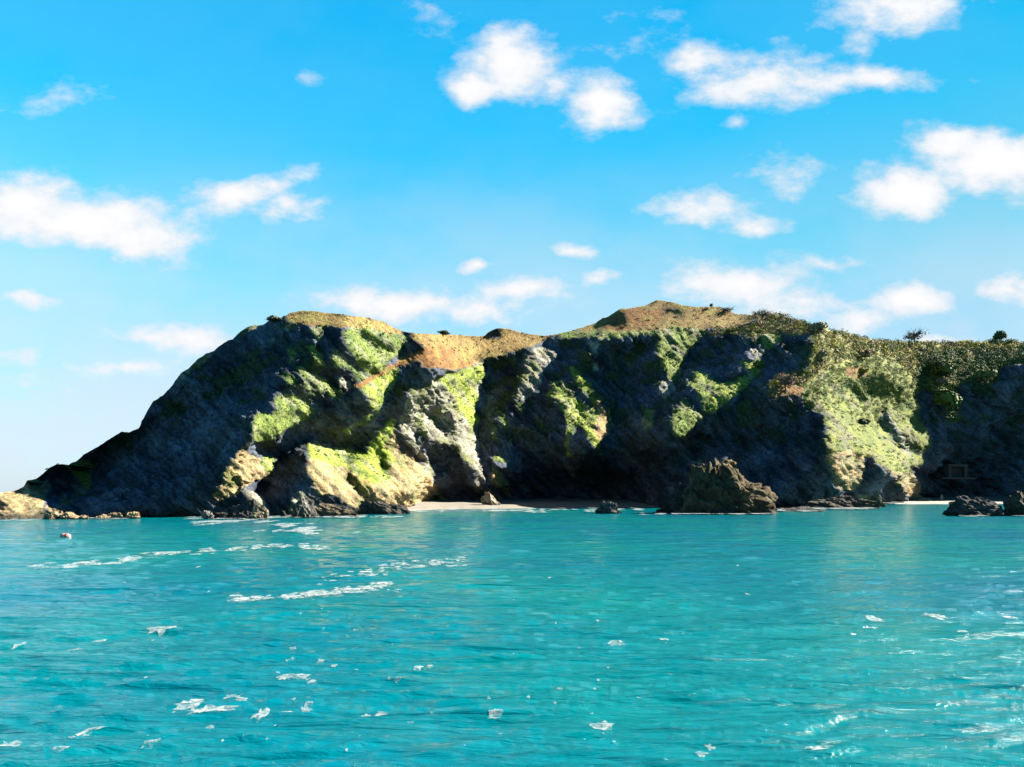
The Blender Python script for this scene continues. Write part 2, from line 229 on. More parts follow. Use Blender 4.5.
# surveyed relief of the headland: log distance of the ground on a 3-unit grid, as plain second differences
# (rows from the waterline upwards, in units of 0.0003; a row's trailing zeros are left out)
RELIEF = [
[18728,2,2,2,2,2,3,2,2,2,2,2,3,2,2,2,2,2,3,2,2,2,2,2,3,2,2,2,2,3,2,2,2,2,2,2,2,4,3,5,4,5,5,4,5,4,4,5,4,5,4,4,5,4,5,4,4,5,4,4,4,4,4,5,6,7,7,8,7,7,8,7,7,7,8,7,7,7,7,8,7,8,7,6,5,4,3,3,
3,3,3,4,3,3,3,4,3,3,3,3,4,3,3,3,4,3,3,3,3,3,2,3,3,3,2,3,3,3,2,3,3,3,2,3,3,2,2,2,2,4,6,10,14,14,15,15,14,14,13,14,14,13,14,13,14,12,13,11,13,14,19,26,31,32,33,32,31,30,30,30,29,28,
28,28,30,34,38,40,40,39,42,51,69,89,101,106,102,91,71,42,19,5,1,2,4,5,7,8,7,7,7,7,6,7,6,7,7,9,11,13,12,13,12,12,13,12,11,12,11,10,11,10,11,10,11,10,11,10,11,10,11,11,10,8,4,2,0,-1,
-1,0,0,0,0,0,0,0,0,0,1,1,3,3,-1,-10,-23,-35,-42,-45,-45,-45,-45,-44,-45,-45,-47,-48,-49,-51,-51,-48,-41,-31,-23,-21,-19,-21,-21,-22,-22,-22,-23,-23,-25,-26,-27,-24,-16,-2,15,24,29,
29,28,26,25,25,25,25,25,24,25,22,18,15,13,11,11,11,12,12,12,12,11,12,12,12,12,13,12,12,12,12,12,12,11,11,10,10,10,13,22,34,41,44,45,43,42,40,38,39,39,41,46,50,54,54,53,53,51,50,49,
48,46,46,45,45,45,45,45,39,29,15,6,1,0,1,2,3,3,3,3,3,3,3,3,3,3,3,3,3,3,3,3,3,4,3,4,2,0,-3,-6,-7,-8,-7,-7,-6,-7,-7,-6,-7,-7,-7,-6,-7,-7,-7,-7,-6,-7,-7,-6,-7,-7,-8,-9,-10,-10,-11,-11,
-11,-11,-11,-10,-11,-11,-11,-11,-11,-11,-11,-11,-11,-11,-12,-11,-11,-11,-12,-11,-12,-11,-12,-11,-12,-11,-12,-12,-12,-11,-12,-12,-12,-12,-12,-12,-12,-12,-12,-13,-12],
[-1,1,0,0,0,0,-1,1,0,0,0,0,-1,1,0,0,0,0,-1,1,0,0,0,0,-1,0,1,0,0,-1,0,0,0,0,0,1,0,-1,1,0,0,0,-1,0,0,0,0,0,0,-1,1,0,-1,1,-1,0,1,-1,0,0,0,1,0,0,0,0,0,0,0,1,-1,0,1,0,-1,0,1,0,0,0,0,-1,
0,0,0,0,0,1,0,0,0,-1,1,0,0,-1,1,0,0,0,-1,1,0,0,-1,0,1,0,-1,0,1,0,0,-1,1,0,0,-1,1,0,0,-1,1,0,-1,1,0,1,0,1,0,1,-2,0,-1,0,0,0,0,0,-1,1,0,0,-1,1,0,1,1,1,1,-1,-1,-1,-1,-1,0,1,0,-1,0,1,1,
1,0,0,-1,0,1,3,4,3,0,-3,-6,-7,-6,-6,-3,2,4,6,4,3,0,1,0,-1,0,0,0,-1,1,0,0,0,1,1,-1,-1,0,0,0,0,-1,0,1,-1,0,1,0,0,0,0,0,0,0,0,0,0,0,-1,-1,0,0,0,1,1,0,0,0,0,0,0,0,0,0,0,0,0,-2,-3,-2,-2,
1,2,2,2,1,1,0,0,-1,0,0,0,1,1,2,2,1,0,-3,-1,-2,0,0,0,0,-1,0,0,1,1,3,3,3,0,-2,-3,-3,-2,-1,0,1,0,0,-1,0,0,-1,-1,1,0,0,1,1,0,0,0,0,0,0,0,0,0,0,0,0,0,0,0,0,-1,1,0,1,0,3,2,1,-2,-2,-1,-2,
-1,0,0,1,1,1,1,0,-1,-1,-1,0,-1,0,0,0,0,0,0,0,0,0,-1,-4,-2,-1,2,2,2,2,1,0,0,0,0,0,0,0,0,0,0,0,0,0,0,0,0,0,0,0,0,-1,0,-1,0,1,0,1,0,0,0,0,0,0,0,0,0,0,0,0,0,0,0,0,0,-1,0,0,0,0,1,-1,0,1,
0,0,0,0,0,0,0,0,0,0,0,0,0,0,0,0,0,-1,1,0,0,0,0,0,0,0,0,0,0,0,0,0,0,0,0,0,0,0,-1,1],
[0,-1,1,0,0,0,0,-1,1,0,0,0,0,-1,1,0,0,0,0,-1,0,1,0,0,0,0,-1,0,0,0,0,0,0,0,1,-1,1,0,0,-1,0,0,0,1,-1,0,0,-1,1,0,-1,0,1,-1,0,0,0,0,0,0,0,0,0,1,0,0,0,0,0,0,1,0,-1,1,0,0,0,0,0,-1,1,0,0,
0,0,0,0,-1,1,0,0,0,0,0,0,0,-1,1,0,0,0,-1,1,0,0,0,-1,0,1,0,0,0,-1,1,0,0,0,0,0,0,0,0,0,0,0,0,0,0,1,-1,1,-1,1,-1,0,0,0,-1,1,0,0,0,-1,1,0,0,0,0,0,1,0,0,-1,0,0,0,0,-1,0,1,0,0,0,0,1,-1,1,
0,0,1,0,1,1,-2,-1,-2,-3,-1,0,0,1,2,1,0,2,0,-1,0,0,0,0,0,0,0,1,0,0,-1,1,-1,0,0,0,0,0,0,0,0,0,0,0,0,0,0,0,0,0,0,0,0,0,0,0,-1,1,0,0,0,0,0,0,0,0,0,0,0,0,0,0,0,0,-1,-1,0,-1,1,1,1,0,0,0,
-1,1,-1,1,0,0,1,0,1,0,-1,0,0,0,-1,0,0,0,0,0,0,0,0,1,1,0,1,-1,0,-1,0,-1,0,0,0,-1,1,0,0,-1,1,-1,0,1,0,0,0,0,0,0,0,0,0,0,0,0,-1,1,0,0,0,0,0,0,0,0,1,0,1,0,0,-1,-1,0,0,-1,1,0,0,0,0,0,1,
-1,0,0,-1,0,0,0,0,1,0,0,0,-1,-1,1,-1,0,0,0,1,1,0,0,0,0,0,0,0,0,0,0,0,0,0,0,0,0,0,0,0,0,0,0,-1,1,-1,0,1,0,0,0,0,0,0,0,0,0,0,0,0,0,0,0,0,0,0,0,0,0,0,0,-1,1],
[0,0,-1,0,0,1,0,0,-1,0,0,1,0,0,-1,0,0,0,1,0,0,-1,0,0,0,0,0,0,0,0,0,0,0,0,-1,1,-1,1,-1,1,0,0,0,-1,0,0,0,0,-1,0,1,0,-1,0,0,0,0,0,0,0,1,-1,1,0,0,0,1,0,1,0,-1,1,0,0,0,0,0,0,0,1,-1,0,0,
0,0,0,0,1,-1,0,0,0,0,0,0,0,1,-1,0,0,0,1,-1,0,0,0,0,0,0,0,0,0,0,0,0,0,0,0,0,0,-1,1,0,-1,1,0,0,0,0,0,0,0,0,0,0,0,0,0,0,0,0,0,0,-1,0,0,0,1,0,0,0,0,0,0,0,0,0,0,0,0,0,0,0,0,0,0,0,0,0,-1,
1,0,0,0,0,0,0,0,-1,1,0,0,0,0,0,0,0,0,0,0,0,0,0,0,0,0,0,0,0,0,0,0,0,0,0,0,0,0,0,0,0,0,0,0,0,0,0,0,0,0,0,0,0,0,0,0,0,0,0,0,0,0,0,0,0,0,0,0,0,0,0,0,0,0,0,0,0,0,0,0,0,1,-1,0,0,0,0,0,0,
0,0,0,0,0,-1,1,0,0,0,0,0,0,-1,1,0,0,0,0,0,0,0,-1,1,0,-1,0,1,0,0,0,0,-1,1,0,0,0,0,0,0,0,0,0,0,0,0,0,0,0,0,0,0,0,-1,1,0,0,0,0,0,0,0,0,0,0,0,0,0,0,0,0,0,0,0,0,0,0,-1,1,0,0,0,0,0,0,0,0,
0,1,-1],
[-1,0,1,0,0,-1,0,0,1,0,0,-1,0,0,1,0,0,0,-1,0,0,0,0,0,0,0,0,0,0,0,0,0,0,0,0,-1,1,-1,1,-1,0,0,0,0,0,0,0,0,0,0,-1,0,0,0,0,0,-1,1,0,1,0,1,0,0,0,1,0,0,0,0,1,-1,1,0,0,0,0,0,0,0,0,0,0,0,0,
0,0,0,0,0,0,0,-1,1,0,0,-1,1,0,0,0,0,0,0,0,1,0,0,-1,0,0,-1,1,0,-1,0,0,0,0,0,0,0,-1,1,0,-1,1,0,0,0,0,0,-1,1,0,0,-1,1,0,-1,1,-1,1,0,0,0,0,0,-1,0,0,1,0,0,0,0,0,1,-1,0,0,0,0,0,0,0,0,-1,
0,1,-1,0,0,0,1,0,1,0,1,-1,0,-1,1,0,-1,0,0,0,0,0,0,0,0,0,0,0,0,0,0,0,0,0,0,0,0,0,0,0,0,0,0,0,0,0,0,0,0,0,0,0,0,0,0,0,0,0,0,0,0,0,0,0,0,0,0,0,0,0,0,0,0,1,-1,1,0,-1,0,0,0,0,0,0,0,0,0,
0,-1,0,1,-1,0,0,1,-1,1,0,-1,1,-1,1,0,-1,1,-1,0,0,0,0,0,0,0,1,0,0,0,1,-1,0,0,0,0,1,-1,1,-1,0,0,1,-1,0,0,0,0,0,0,0,0,0,-1,1,0,-1,1,0,-1,1,0,0,-1,0,0,0,1,0,-1,1,0,0,0,0,0,0,0,0,0,0,0,
0,0,0,0,0,0,0,0,0,0,0,0,1,0,-1,1,0,-1,0,0,0,0,0,0,0,0,0,0,0,0,0,0,0,0,0,0,0,0,0,0,0,0,1,-1],
[0,0,-1,0,0,1,0,0,-1,0,1,0,0,0,-1,0,0,0,1,0,0,0,0,0,0,-1,0,0,0,0,0,0,0,0,0,0,0,0,0,0,0,-1,0,0,0,0,0,0,0,1,0,0,-1,0,0,0,1,0,1,0,1,0,1,0,1,-1,0,0,1,0,-1,1,0,-1,1,0,-1,1,0,-1,0,0,0,0,
0,0,0,0,0,0,0,0,0,-1,1,0,0,0,0,0,1,-1,1,0,1,-1,0,0,1,-1,0,0,-1,0,0,-1,0,0,-1,0,0,0,0,0,0,1,-1,0,0,0,0,0,0,0,0,-1,1,0,0,0,0,0,-1,1,0,0,-1,0,1,1,0,0,0,0,0,0,0,-1,1,-1,1,0,-1,1,-1,1,
-1,0,0,-1,0,0,0,1,0,0,1,1,-1,0,0,0,-1,0,0,0,0,0,0,0,0,0,0,0,-1,1,-1,1,-1,1,0,0,0,0,0,0,0,0,0,0,0,0,0,0,0,0,0,0,0,0,0,0,0,0,0,0,0,0,0,0,0,0,0,0,0,0,0,0,0,0,0,0,1,-1,1,0,0,-1,0,0,0,0,
0,0,0,0,0,0,-1,0,0,0,0,1,-1,0,1,-1,1,-1,0,0,0,0,0,-1,1,0,0,0,1,0,0,0,1,-1,1,0,-1,1,0,-1,1,-1,0,1,-1,0,1,-1,0,0,1,-1,0,0,0,1,0,-1,0,0,0,0,0,-1,0,0,1,0,0,0,-1,0,1,-1,1,-1,1,-1,0,1,-1,
0,0,0,1,0,0,0,0,0,0,0,0,0,1,-1,1,-1,0,1,-1,0,0,0,0,0,0,0,0,0,0,0,0,0,0,0,0,0,0,0,0,0,0,0,0,0,0,0,0,0,0,0,0,0,0,0,0,0,0,0,0,0,0,0,0,0,0,0,0,0,0,0,0,1,-1,0,0,0,0,0,0,0,0,0,0,0,0,0,0,
0,0,0,0,0,1,-1],
[0,0,1,0,0,-1,0,1,0,0,-1,0,0,1,0,0,0,0,-1,0,0,0,0,0,0,1,0,0,0,0,0,0,1,0,0,1,0,-1,-1,0,-1,0,0,1,0,1,0,1,2,0,1,-1,1,-1,0,1,0,1,1,2,0,1,0,-1,-1,0,-1,0,-1,-1,1,-1,-1,0,-1,1,0,-1,0,0,0,
0,0,0,-1,0,1,-1,0,0,0,0,0,1,-1,0,1,-1,1,1,0,0,0,1,-1,1,0,0,0,0,-1,0,0,-2,0,0,-1,0,-1,-1,0,0,1,0,0,0,1,0,0,0,-1,-1,0,0,0,0,0,0,0,0,0,0,1,-1,0,0,1,0,1,-1,1,0,1,0,-1,-1,0,0,0,1,-1,1,1,
-1,1,-1,0,0,-1,0,0,0,-1,0,0,1,0,0,0,1,-1,0,0,-1,0,0,0,0,0,0,-1,1,0,0,0,-1,1,0,0,0,0,0,0,0,0,0,0,0,0,0,0,0,0,0,0,0,0,0,0,0,0,0,0,1,-1,0,0,0,1,-1,0,0,0,0,0,0,0,0,0,0,0,0,0,1,-1,0,0,0,
0,0,0,0,0,0,-1,1,0,-1,0,0,0,0,0,-1,1,0,0,0,0,0,0,0,0,1,-1,1,-1,1,0,1,0,0,0,0,0,0,0,0,0,-1,1,0,0,0,0,-1,1,-1,0,1,0,-1,0,1,0,0,0,-1,0,0,0,1,-1,0,0,0,0,0,-1,1,-1,0,1,0,0,0,0,0,0,0,0,
-1,1,0,0,0,0,0,0,0,0,0,0,0,0,0,0,1,-1,1,0,-1,1,-1,0,0,0,0,0,0,0,0,0,0,0,0,0,0,0,0,0,0,0,0,0,0,0,0,0,0,1,-1,0,0,0,0,0,0,0,0,0,0,0,0,0,0,0,0,0,0,0,0,0,0,0,0,0,1,-1],
[3,0,-1,0,0,1,0,-1,0,1,0,0,0,-1,1,0,0,0,0,0,1,0,0,0,0,1,0,0,1,1,0,1,0,2,1,0,-1,0,-1,-2,-1,0,0,1,1,2,3,2,3,2,2,0,-2,0,0,1,2,2,2,0,1,0,-1,-2,-3,-3,-1,-2,-2,-2,-2,-1,-1,-1,0,-1,0,-1,0,
0,0,-1,0,-1,1,0,0,0,0,0,0,0,1,-1,0,1,-1,1,0,0,1,1,0,0,1,0,1,0,-1,0,-1,0,-1,0,-1,-1,-1,-1,0,-2,1,0,0,1,1,0,1,-1,0,-1,-1,0,-1,-1,0,1,0,0,0,1,0,1,-1,1,0,0,0,1,0,2,0,0,-1,-1,-1,0,-2,0,
1,1,2,0,0,1,-1,0,-1,-1,0,0,0,0,1,-1,0,0,0,-1,1,-1,0,-1,0,0,0,0,0,0,0,0,0,0,0,0,0,0,0,0,0,0,0,0,0,0,0,0,0,0,0,0,0,0,0,0,0,0,0,0,0,0,0,0,0,0,0,0,0,0,0,0,0,0,0,0,0,0,0,0,0,0,1,-1,1,-1,
1,0,-1,0,0,0,0,-1,1,0,0,-1,0,0,0,0,0,0,0,0,0,0,0,0,0,0,0,1,0,-1,1,1,1,0,1,-1,0,0,0,0,0,0,0,0,0,0,-1,0,0,0,0,0,0,0,0,0,-1,1,0,0,0,0,0,0,0,0,-1,0,1,0,0,0,0,0,0,-1,0,0,0,0,0,0,-1,1,-1,
1,0,0,0,0,0,0,0,0,1,0,0,-1,0,0,0,0,0,0,0,0,0,1,-1],
[6,1,0,0,0,-1,1,0,0,-1,1,0,0,0,-1,1,0,1,0,1,-1,1,0,1,1,0,1,2,1,1,2,2,2,1,1,1,-1,-2,-3,-2,-1,-1,2,1,4,3,5,6,4,6,2,0,-1,-1,0,1,2,2,3,2,0,-3,-4,-6,-7,-5,-5,-3,-4,-4,-3,-3,-2,-1,-1,-1,
-1,0,-1,0,-1,0,-1,1,0,0,0,1,0,0,0,1,-1,0,1,-1,1,0,0,1,-1,1,1,1,0,1,-1,1,0,0,0,-1,0,-1,0,-1,-1,-1,-1,0,0,1,2,0,1,1,0,0,-2,-1,-1,-2,0,-1,0,0,1,1,1,1,1,0,1,-1,1,0,1,1,0,0,1,-1,-2,-2,
-3,-2,0,1,1,3,2,1,1,-1,0,0,-1,-2,0,1,1,1,-1,0,-1,-1,-1,0,-1,0,0,0,-1,0,0,0,0,0,0,0,0,0,0,0,0,0,0,0,0,0,0,0,0,0,0,0,0,0,0,0,0,0,0,0,0,0,0,0,0,0,0,0,0,0,0,0,0,0,0,0,0,0,0,0,0,0,0,0,0,
0,0,1,-1,0,0,0,0,1,-1,0,0,0,0,-1,0,0,0,1,0,0,0,0,-1,1,-1,0,0,0,0,1,0,0,1,1,2,0,1,0,0,0,-1,-1,-1,1,0,0,0,-1,0,0,-1,0,-1,1,0,0,0,0,0,0,0,0,0,0,0,0,0,0,0,0,1,0,-1,0,0,0,0,0,0,0,0,0,-1,
0,0,0,0,0,0,0,0,1,0,0,0,0,0,0,-1,0,0,1,-1,0,0,0,0,0,0,0,0,0,0,1,0,0,0,-1,0,0,0,0,0,0,0,0,0,0,0,0,0,0,0,0,0,0,0,0,0,0,0,0,0,0,0,0,0,0,0,0,0,0,0,0,0,0,0,0,0,0,0,0,0,0,0,0,0,-1,1,0,0,
0,0,0,0,0,0,0,0,0,0,0,0,0,0,0,-1,1,0,0,0,0,0,0,-1,1,0,0,-1,1],
[12,-1,0,1,0,0,-1,0,1,0,-1,0,1,0,0,0,1,0,1,0,1,1,1,1,1,2,2,1,2,2,3,3,4,3,3,1,0,-3,-5,-5,-3,1,2,3,4,5,5,6,7,7,5,-3,-2,1,2,1,3,3,2,1,-2,-6,-8,-15,-9,-8,-7,-6,-9,-5,-4,-3,-2,-2,-2,-2,
-1,0,0,-1,0,0,0,0,1,1,0,1,1,0,1,-1,0,1,-1,1,-1,0,0,-1,1,-1,0,0,0,0,1,0,1,1,1,1,0,1,0,0,1,0,0,0,4,2,0,1,0,1,0,-2,-2,-3,0,-1,-3,-1,1,1,1,2,2,2,1,1,1,1,0,1,0,0,1,0,-2,-3,-4,-4,-4,-1,0,
1,5,4,3,1,-1,-1,-1,-1,-2,0,0,4,3,1,-1,-2,-2,-1,-1,0,1,-1,0,-1,0,0,-1,0,0,0,0,0,1,-1,0,0,1,0,0,-1,1,-1,0,0,0,0,0,0,0,0,0,0,0,0,0,0,0,0,0,0,0,0,0,0,1,-1,0,1,-1,0,0,0,0,0,0,0,0,0,0,0,
0,1,-1,0,0,0,0,0,0,0,0,0,0,0,-1,1,0,0,0,0,1,0,1,0,0,-1,1,0,-1,1,0,0,1,1,1,2,1,2,1,0,-2,-2,-3,-1,-1,0,1,1,-1,0,-1,-1,0,-1,0,-1,0,0,0,1,0,0,1,0,0,0,0,0,1,0,0,-1,0,0,1,0,1,0,0,0,0,0,
-1,-1,0,-1,0,0,1,-1,1,0,1,0,0,1,0,0,-1,0,0,-1,0,-1,1,-1,0,0,0,0,1,-1,0,0,0,0,0,0,0,1,-1,0,0,0,0,0,0,0,0,0,0,0,0,0,0,0,0,0,0,0,0,0,0,0,0,0,0,0,0,0,-1,1,0,0,0,0,0,0,0,0,0,0,0,0,0,0,0,
-1,1,0,0,0,0,0,-1,1,0,0,0,0,0,0,0,0,-1,1,0,0,0,0,0,0,0,0,0,0,0,0,0,0,0,0,0,0,0,0,0,0,-1,1],
[13,1,0,-1,0,0,0,1,-1,0,1,0,0,0,1,0,0,1,1,1,1,1,2,1,2,1,2,3,3,3,4,3,4,4,5,2,-1,-6,-6,-6,-1,1,2,2,3,2,0,-3,-2,0,0,-15,13,8,5,2,0,4,1,1,3,-8,-3,4,-2,-4,-7,-7,-4,-7,-7,-3,-4,-2,-2,-1,
-1,-2,-1,-1,-1,-1,-1,-2,-1,-1,0,-1,0,0,-1,0,1,-1,0,0,0,-1,0,0,-1,1,0,-1,1,0,1,1,1,1,2,1,0,1,-1,1,-1,1,0,0,0,0,1,1,2,1,1,-2,-1,0,-5,-4,-3,1,1,1,3,2,4,2,3,1,0,1,0,0,0,0,-1,-2,-3,-10,
-7,-5,-7,2,2,6,7,6,4,-2,-4,-2,-2,-3,-1,-2,7,10,6,1,-4,-3,-3,-2,0,1,0,1,0,0,0,-1,0,0,0,0,-1,0,0,1,0,-1,0,0,0,0,0,0,1,-1,0,0,0,0,0,0,0,0,0,1,-1,1,-1,1,-1,1,-1,1,-1,1,-1,0,1,-1,0,0,0,
0,0,0,0,0,0,0,0,1,-1,0,0,0,0,1,-1,0,1,-1,0,0,0,0,0,0,0,1,1,1,2,2,0,1,0,0,-1,-1,0,0,1,1,1,1,1,2,2,1,0,-2,-4,-5,-3,-4,0,1,1,0,1,-1,-1,-2,-1,-1,0,0,1,1,0,0,0,1,0,0,0,1,0,1,0,0,0,1,1,0,
1,0,0,1,0,1,0,-1,0,-2,0,0,0,0,-1,1,1,0,1,1,1,-1,-1,0,0,-1,-1,0,-1,0,0,0,0,0,0,0,-1,1,0,-1,1,-1,0,0,0,0,1,0,0,-1,0,0,0,0,0,0,1,0,0,0,0,0,-1,0,0,0,0,0,0,0,0,0,0,0,0,0,0,0,0,0,0,0,0,0,
0,0,0,0,0,0,0,0,0,0,0,0,0,0,0,0,0,0,0,0,0,0,0,0,0,-1,1,0,0,0,0,0,0,0,0,0,0,0,0,0,0,0,0,-1,1],
[13,0,0,0,0,0,0,0,0,1,0,0,0,1,1,0,1,1,0,2,1,1,2,2,1,3,2,2,2,3,2,3,3,4,3,1,-4,-8,-7,-4,5,6,4,4,2,1,-3,-6,-7,-4,0,20,0,2,5,2,-2,-3,-15,-5,0,11,8,5,2,-2,-7,-7,-6,-5,-4,-6,-4,-4,-3,-2,
-2,-1,-2,-1,-1,-1,-2,-1,-2,-1,-1,-1,-1,0,0,0,-1,1,0,-1,0,0,0,0,0,-1,0,1,0,1,0,0,2,2,1,1,1,0,1,0,1,0,1,-2,-7,-3,2,3,3,3,-2,2,1,-1,-2,-3,-4,-2,-4,0,2,3,1,3,2,2,2,1,1,1,0,-2,-3,-7,-7,
-1,-3,-4,-3,-10,-6,16,11,7,1,-17,-7,-5,-3,-3,-4,-3,31,17,7,-4,-6,-6,-2,-1,1,3,3,2,0,1,-1,0,1,-1,0,0,1,0,-1,0,0,1,-1,0,0,0,-1,1,-1,0,0,1,0,0,0,0,0,0,0,-1,1,-1,1,-1,1,-1,1,0,0,-1,0,1,
-1,0,1,-1,0,1,-1,0,0,0,0,0,0,0,1,-1,0,0,0,0,0,0,0,0,1,-1,0,0,1,0,1,1,3,3,2,4,2,1,0,-1,-1,0,-1,-1,0,1,1,1,1,2,1,1,-4,-6,-8,-9,-8,-5,5,2,0,1,0,0,-1,-1,-1,0,0,1,1,1,1,1,1,-1,1,0,1,0,1,
0,0,0,1,1,2,2,0,1,1,0,2,0,0,0,-2,0,-1,1,0,0,1,0,0,2,2,1,0,-1,-1,-2,-1,0,-1,-1,0,0,0,1,0,-1,0,-1,1,-1,0,0,-1,1,0,-1,1,-1,0,0,0,1,0,-1,0,0,0,0,0,0,0,0,0,0,0,0,0,0,0,0,0,0,0,0,0,0,0,0,
0,0,0,0,-1,1,0,0,0,-1,1,0,0,0,0,0,0,0,0,0,-1,1,0,0,0,-1,1,0,0,0,0,0,0,0,0,0,0,-1,1,0,-1,1,0,0,-1,1],
[12,-1,1,0,0,0,0,-1,1,0,0,1,0,0,0,2,0,1,1,1,1,1,1,2,3,2,2,2,2,2,2,2,1,2,1,-1,-8,-2,1,0,7,4,3,1,1,-1,-2,-7,-8,-6,3,13,-9,3,14,-2,-5,3,10,3,-9,2,4,5,-2,-2,1,-4,-5,-5,-6,-4,-4,-4,-4,
-3,-3,-2,-2,-3,-2,-2,-1,-1,-1,-2,0,-1,0,-1,0,1,1,0,0,0,-1,-1,-1,0,0,0,0,0,0,-1,0,1,0,0,2,0,1,0,1,0,1,1,-1,0,-4,-5,-4,3,10,-1,3,2,2,0,0,-1,-4,-10,-2,0,1,2,3,2,0,1,-1,0,1,0,-4,-2,-2,
-1,-2,-2,-2,-1,-3,9,10,-3,0,-1,-2,7,-1,-3,-5,-1,7,18,-3,-5,-7,-19,-13,3,-2,0,5,8,8,5,3,0,1,1,0,1,1,-1,0,0,0,0,-1,0,0,0,-1,0,0,0,0,1,0,0,0,0,0,1,0,-1,0,0,0,0,0,0,0,0,0,-1,1,0,0,-1,0,
0,0,1,-1,0,1,-1,0,0,0,0,1,-1,0,0,0,0,-1,0,0,1,-1,1,0,1,0,1,0,2,2,2,3,4,6,4,4,2,-1,-1,-2,-2,-1,-2,-2,-2,-2,-1,1,1,1,1,1,-4,-6,-7,-8,-7,-11,-6,-2,0,1,1,2,1,1,1,1,2,1,2,1,1,0,1,0,1,-1,
0,0,0,0,1,0,4,2,2,1,2,0,2,0,1,1,-1,-1,1,3,1,1,1,0,1,1,1,1,1,-1,-2,-3,-2,-1,0,0,0,-1,1,1,1,0,0,-1,0,-1,0,-1,0,0,-1,0,1,-1,1,0,0,0,-1,0,1,-1,0,0,0,0,0,0,0,0,0,0,0,0,0,0,0,0,0,0,0,0,
-1,1,0,0,0,0,0,0,-1,1,0,0,0,0,0,0,0,0,0,0,0,0,0,0,0,0,0,0,0,0,0,0,0,0,0,0,0,0,0,0,0,0,0,0,0,0,0,1,-1,1,-1,0,0,1,0,-1,0,0,0,0,0,1,0,-1],
[6,-1,-1,0,-1,-1,0,3,2,1,0,1,0,1,0,0,2,0,1,1,1,2,1,1,2,1,3,2,2,1,1,0,1,-1,-1,-1,-1,2,9,10,-2,-2,-3,-2,-2,0,-2,-4,-6,-6,-1,4,4,7,2,6,7,4,5,0,3,-5,-7,-1,4,1,0,-1,-1,-3,-3,-3,-2,-3,-2,
-5,-4,-5,-3,-3,-2,-2,-1,-2,-1,0,-2,0,0,0,0,0,0,0,0,-1,-1,-1,-1,-2,0,0,0,-1,0,-1,0,-1,-1,0,-1,1,1,1,1,1,0,0,0,-1,-2,-3,8,8,0,-1,0,0,-1,0,1,1,-1,-5,-6,-5,-2,2,2,1,-1,-6,-1,-1,-1,1,3,
2,0,-1,-2,0,-3,10,15,5,5,-4,-5,-6,-3,3,1,-3,-7,2,7,11,-6,-28,-17,-1,-4,-15,-15,5,14,17,13,9,5,2,2,1,2,1,1,1,0,-1,0,-1,0,0,0,-1,0,-1,1,0,0,0,1,0,0,1,1,0,-1,1,-1,0,-1,0,-1,1,-1,0,0,0,
0,-1,0,0,1,0,0,0,0,0,0,1,0,-1,0,1,-1,0,0,0,-1,-1,0,-1,1,0,1,1,0,1,1,1,2,1,3,4,3,5,3,3,2,0,-1,-1,-2,-1,-2,-3,-4,-4,-3,-2,0,1,4,3,1,1,-4,-6,-6,-7,1,2,1,1,-1,-12,-6,0,0,1,1,0,1,0,1,1,
0,1,0,0,1,-1,0,0,0,-1,0,-2,-1,0,1,0,2,0,1,0,1,0,-2,12,7,3,0,0,0,0,0,2,1,-2,-3,-6,-4,-2,2,0,0,0,3,4,4,1,0,-1,-1,-2,-2,-1,0,0,0,1,0,0,0,0,0,0,0,1,0,-1,1,-1,0,0,0,0,0,0,0,0,0,0,0,0,0,
0,0,0,0,0,0,1,-1,0,0,0,0,0,0,0,0,0,0,0,0,0,0,0,0,0,0,0,0,1,0,-1,0,0,1,0,-1,0,0,0,0,0,0,1,0,-1,0,1,-1,0,1,-1,0,1,-1,1,-1,1],
[6,0,-1,0,-3,-1,-2,-3,-2,2,1,0,1,4,2,1,0,0,2,1,1,0,1,2,1,3,2,2,1,2,0,2,-1,0,-1,1,9,9,6,5,-1,-5,-7,-6,1,-1,1,3,2,0,-3,-2,4,2,-1,5,0,6,5,-2,-3,-3,2,-5,-2,1,2,3,1,2,1,-1,-1,-1,-3,-3,
-5,-5,-5,-2,-2,-1,-2,0,-1,-1,-1,-1,-1,-1,-1,0,-1,-1,-1,-1,-1,-1,-3,-1,-3,-1,-1,0,-1,0,-2,-1,0,-1,6,-3,-1,0,0,0,0,0,1,-1,-2,13,7,2,1,0,-2,-2,-5,-2,1,1,2,-1,-5,-6,-5,-3,-1,-1,-4,0,-2,
-1,1,0,2,1,1,0,-2,7,12,7,11,6,0,-5,-9,-7,-6,-1,-4,-4,-2,-7,9,2,-8,-13,-10,-5,-7,-18,-12,-24,27,26,17,10,4,4,4,6,3,2,2,0,-2,0,-1,0,0,-1,0,0,-1,1,-1,1,2,1,0,0,1,0,1,0,0,-2,0,-1,0,-1,
0,-1,1,0,-1,0,-1,1,0,0,-1,1,0,1,1,-1,0,0,0,1,0,0,0,0,0,-1,0,-2,-1,-1,0,1,2,1,2,0,2,1,1,3,2,1,3,2,3,3,2,1,1,-1,0,-1,-1,-2,-3,-5,-4,-2,-2,2,2,3,2,1,-1,-3,3,5,-2,0,0,-2,-4,2,-2,-14,-5,
-2,0,-1,-1,-1,0,0,1,-1,0,-1,0,0,-1,-1,-1,0,-1,-1,-1,-1,0,0,1,3,3,9,7,6,8,-4,-3,-3,-2,-1,-1,-1,1,0,-2,-14,-9,-10,-7,11,3,2,1,2,7,10,8,3,-1,-3,-3,-2,-2,-1,-1,1,1,0,1,1,1,0,0,0,0,1,0,
0,0,1,-1,0,-1,1,0,0,0,0,0,0,-1,1,-1,0,1,0,1,0,0,-1,0,0,1,-1,0,1,0,0,-1,0,1,0,-1,0,1,0,-1,0,1,0,0,-1,1,0,0,1,-1,0,0,0,0,0,0,0,0,0,0,0,0,0,1,-1,0,1,-1,0,1,-1,1,-1,1,0,-1,1],
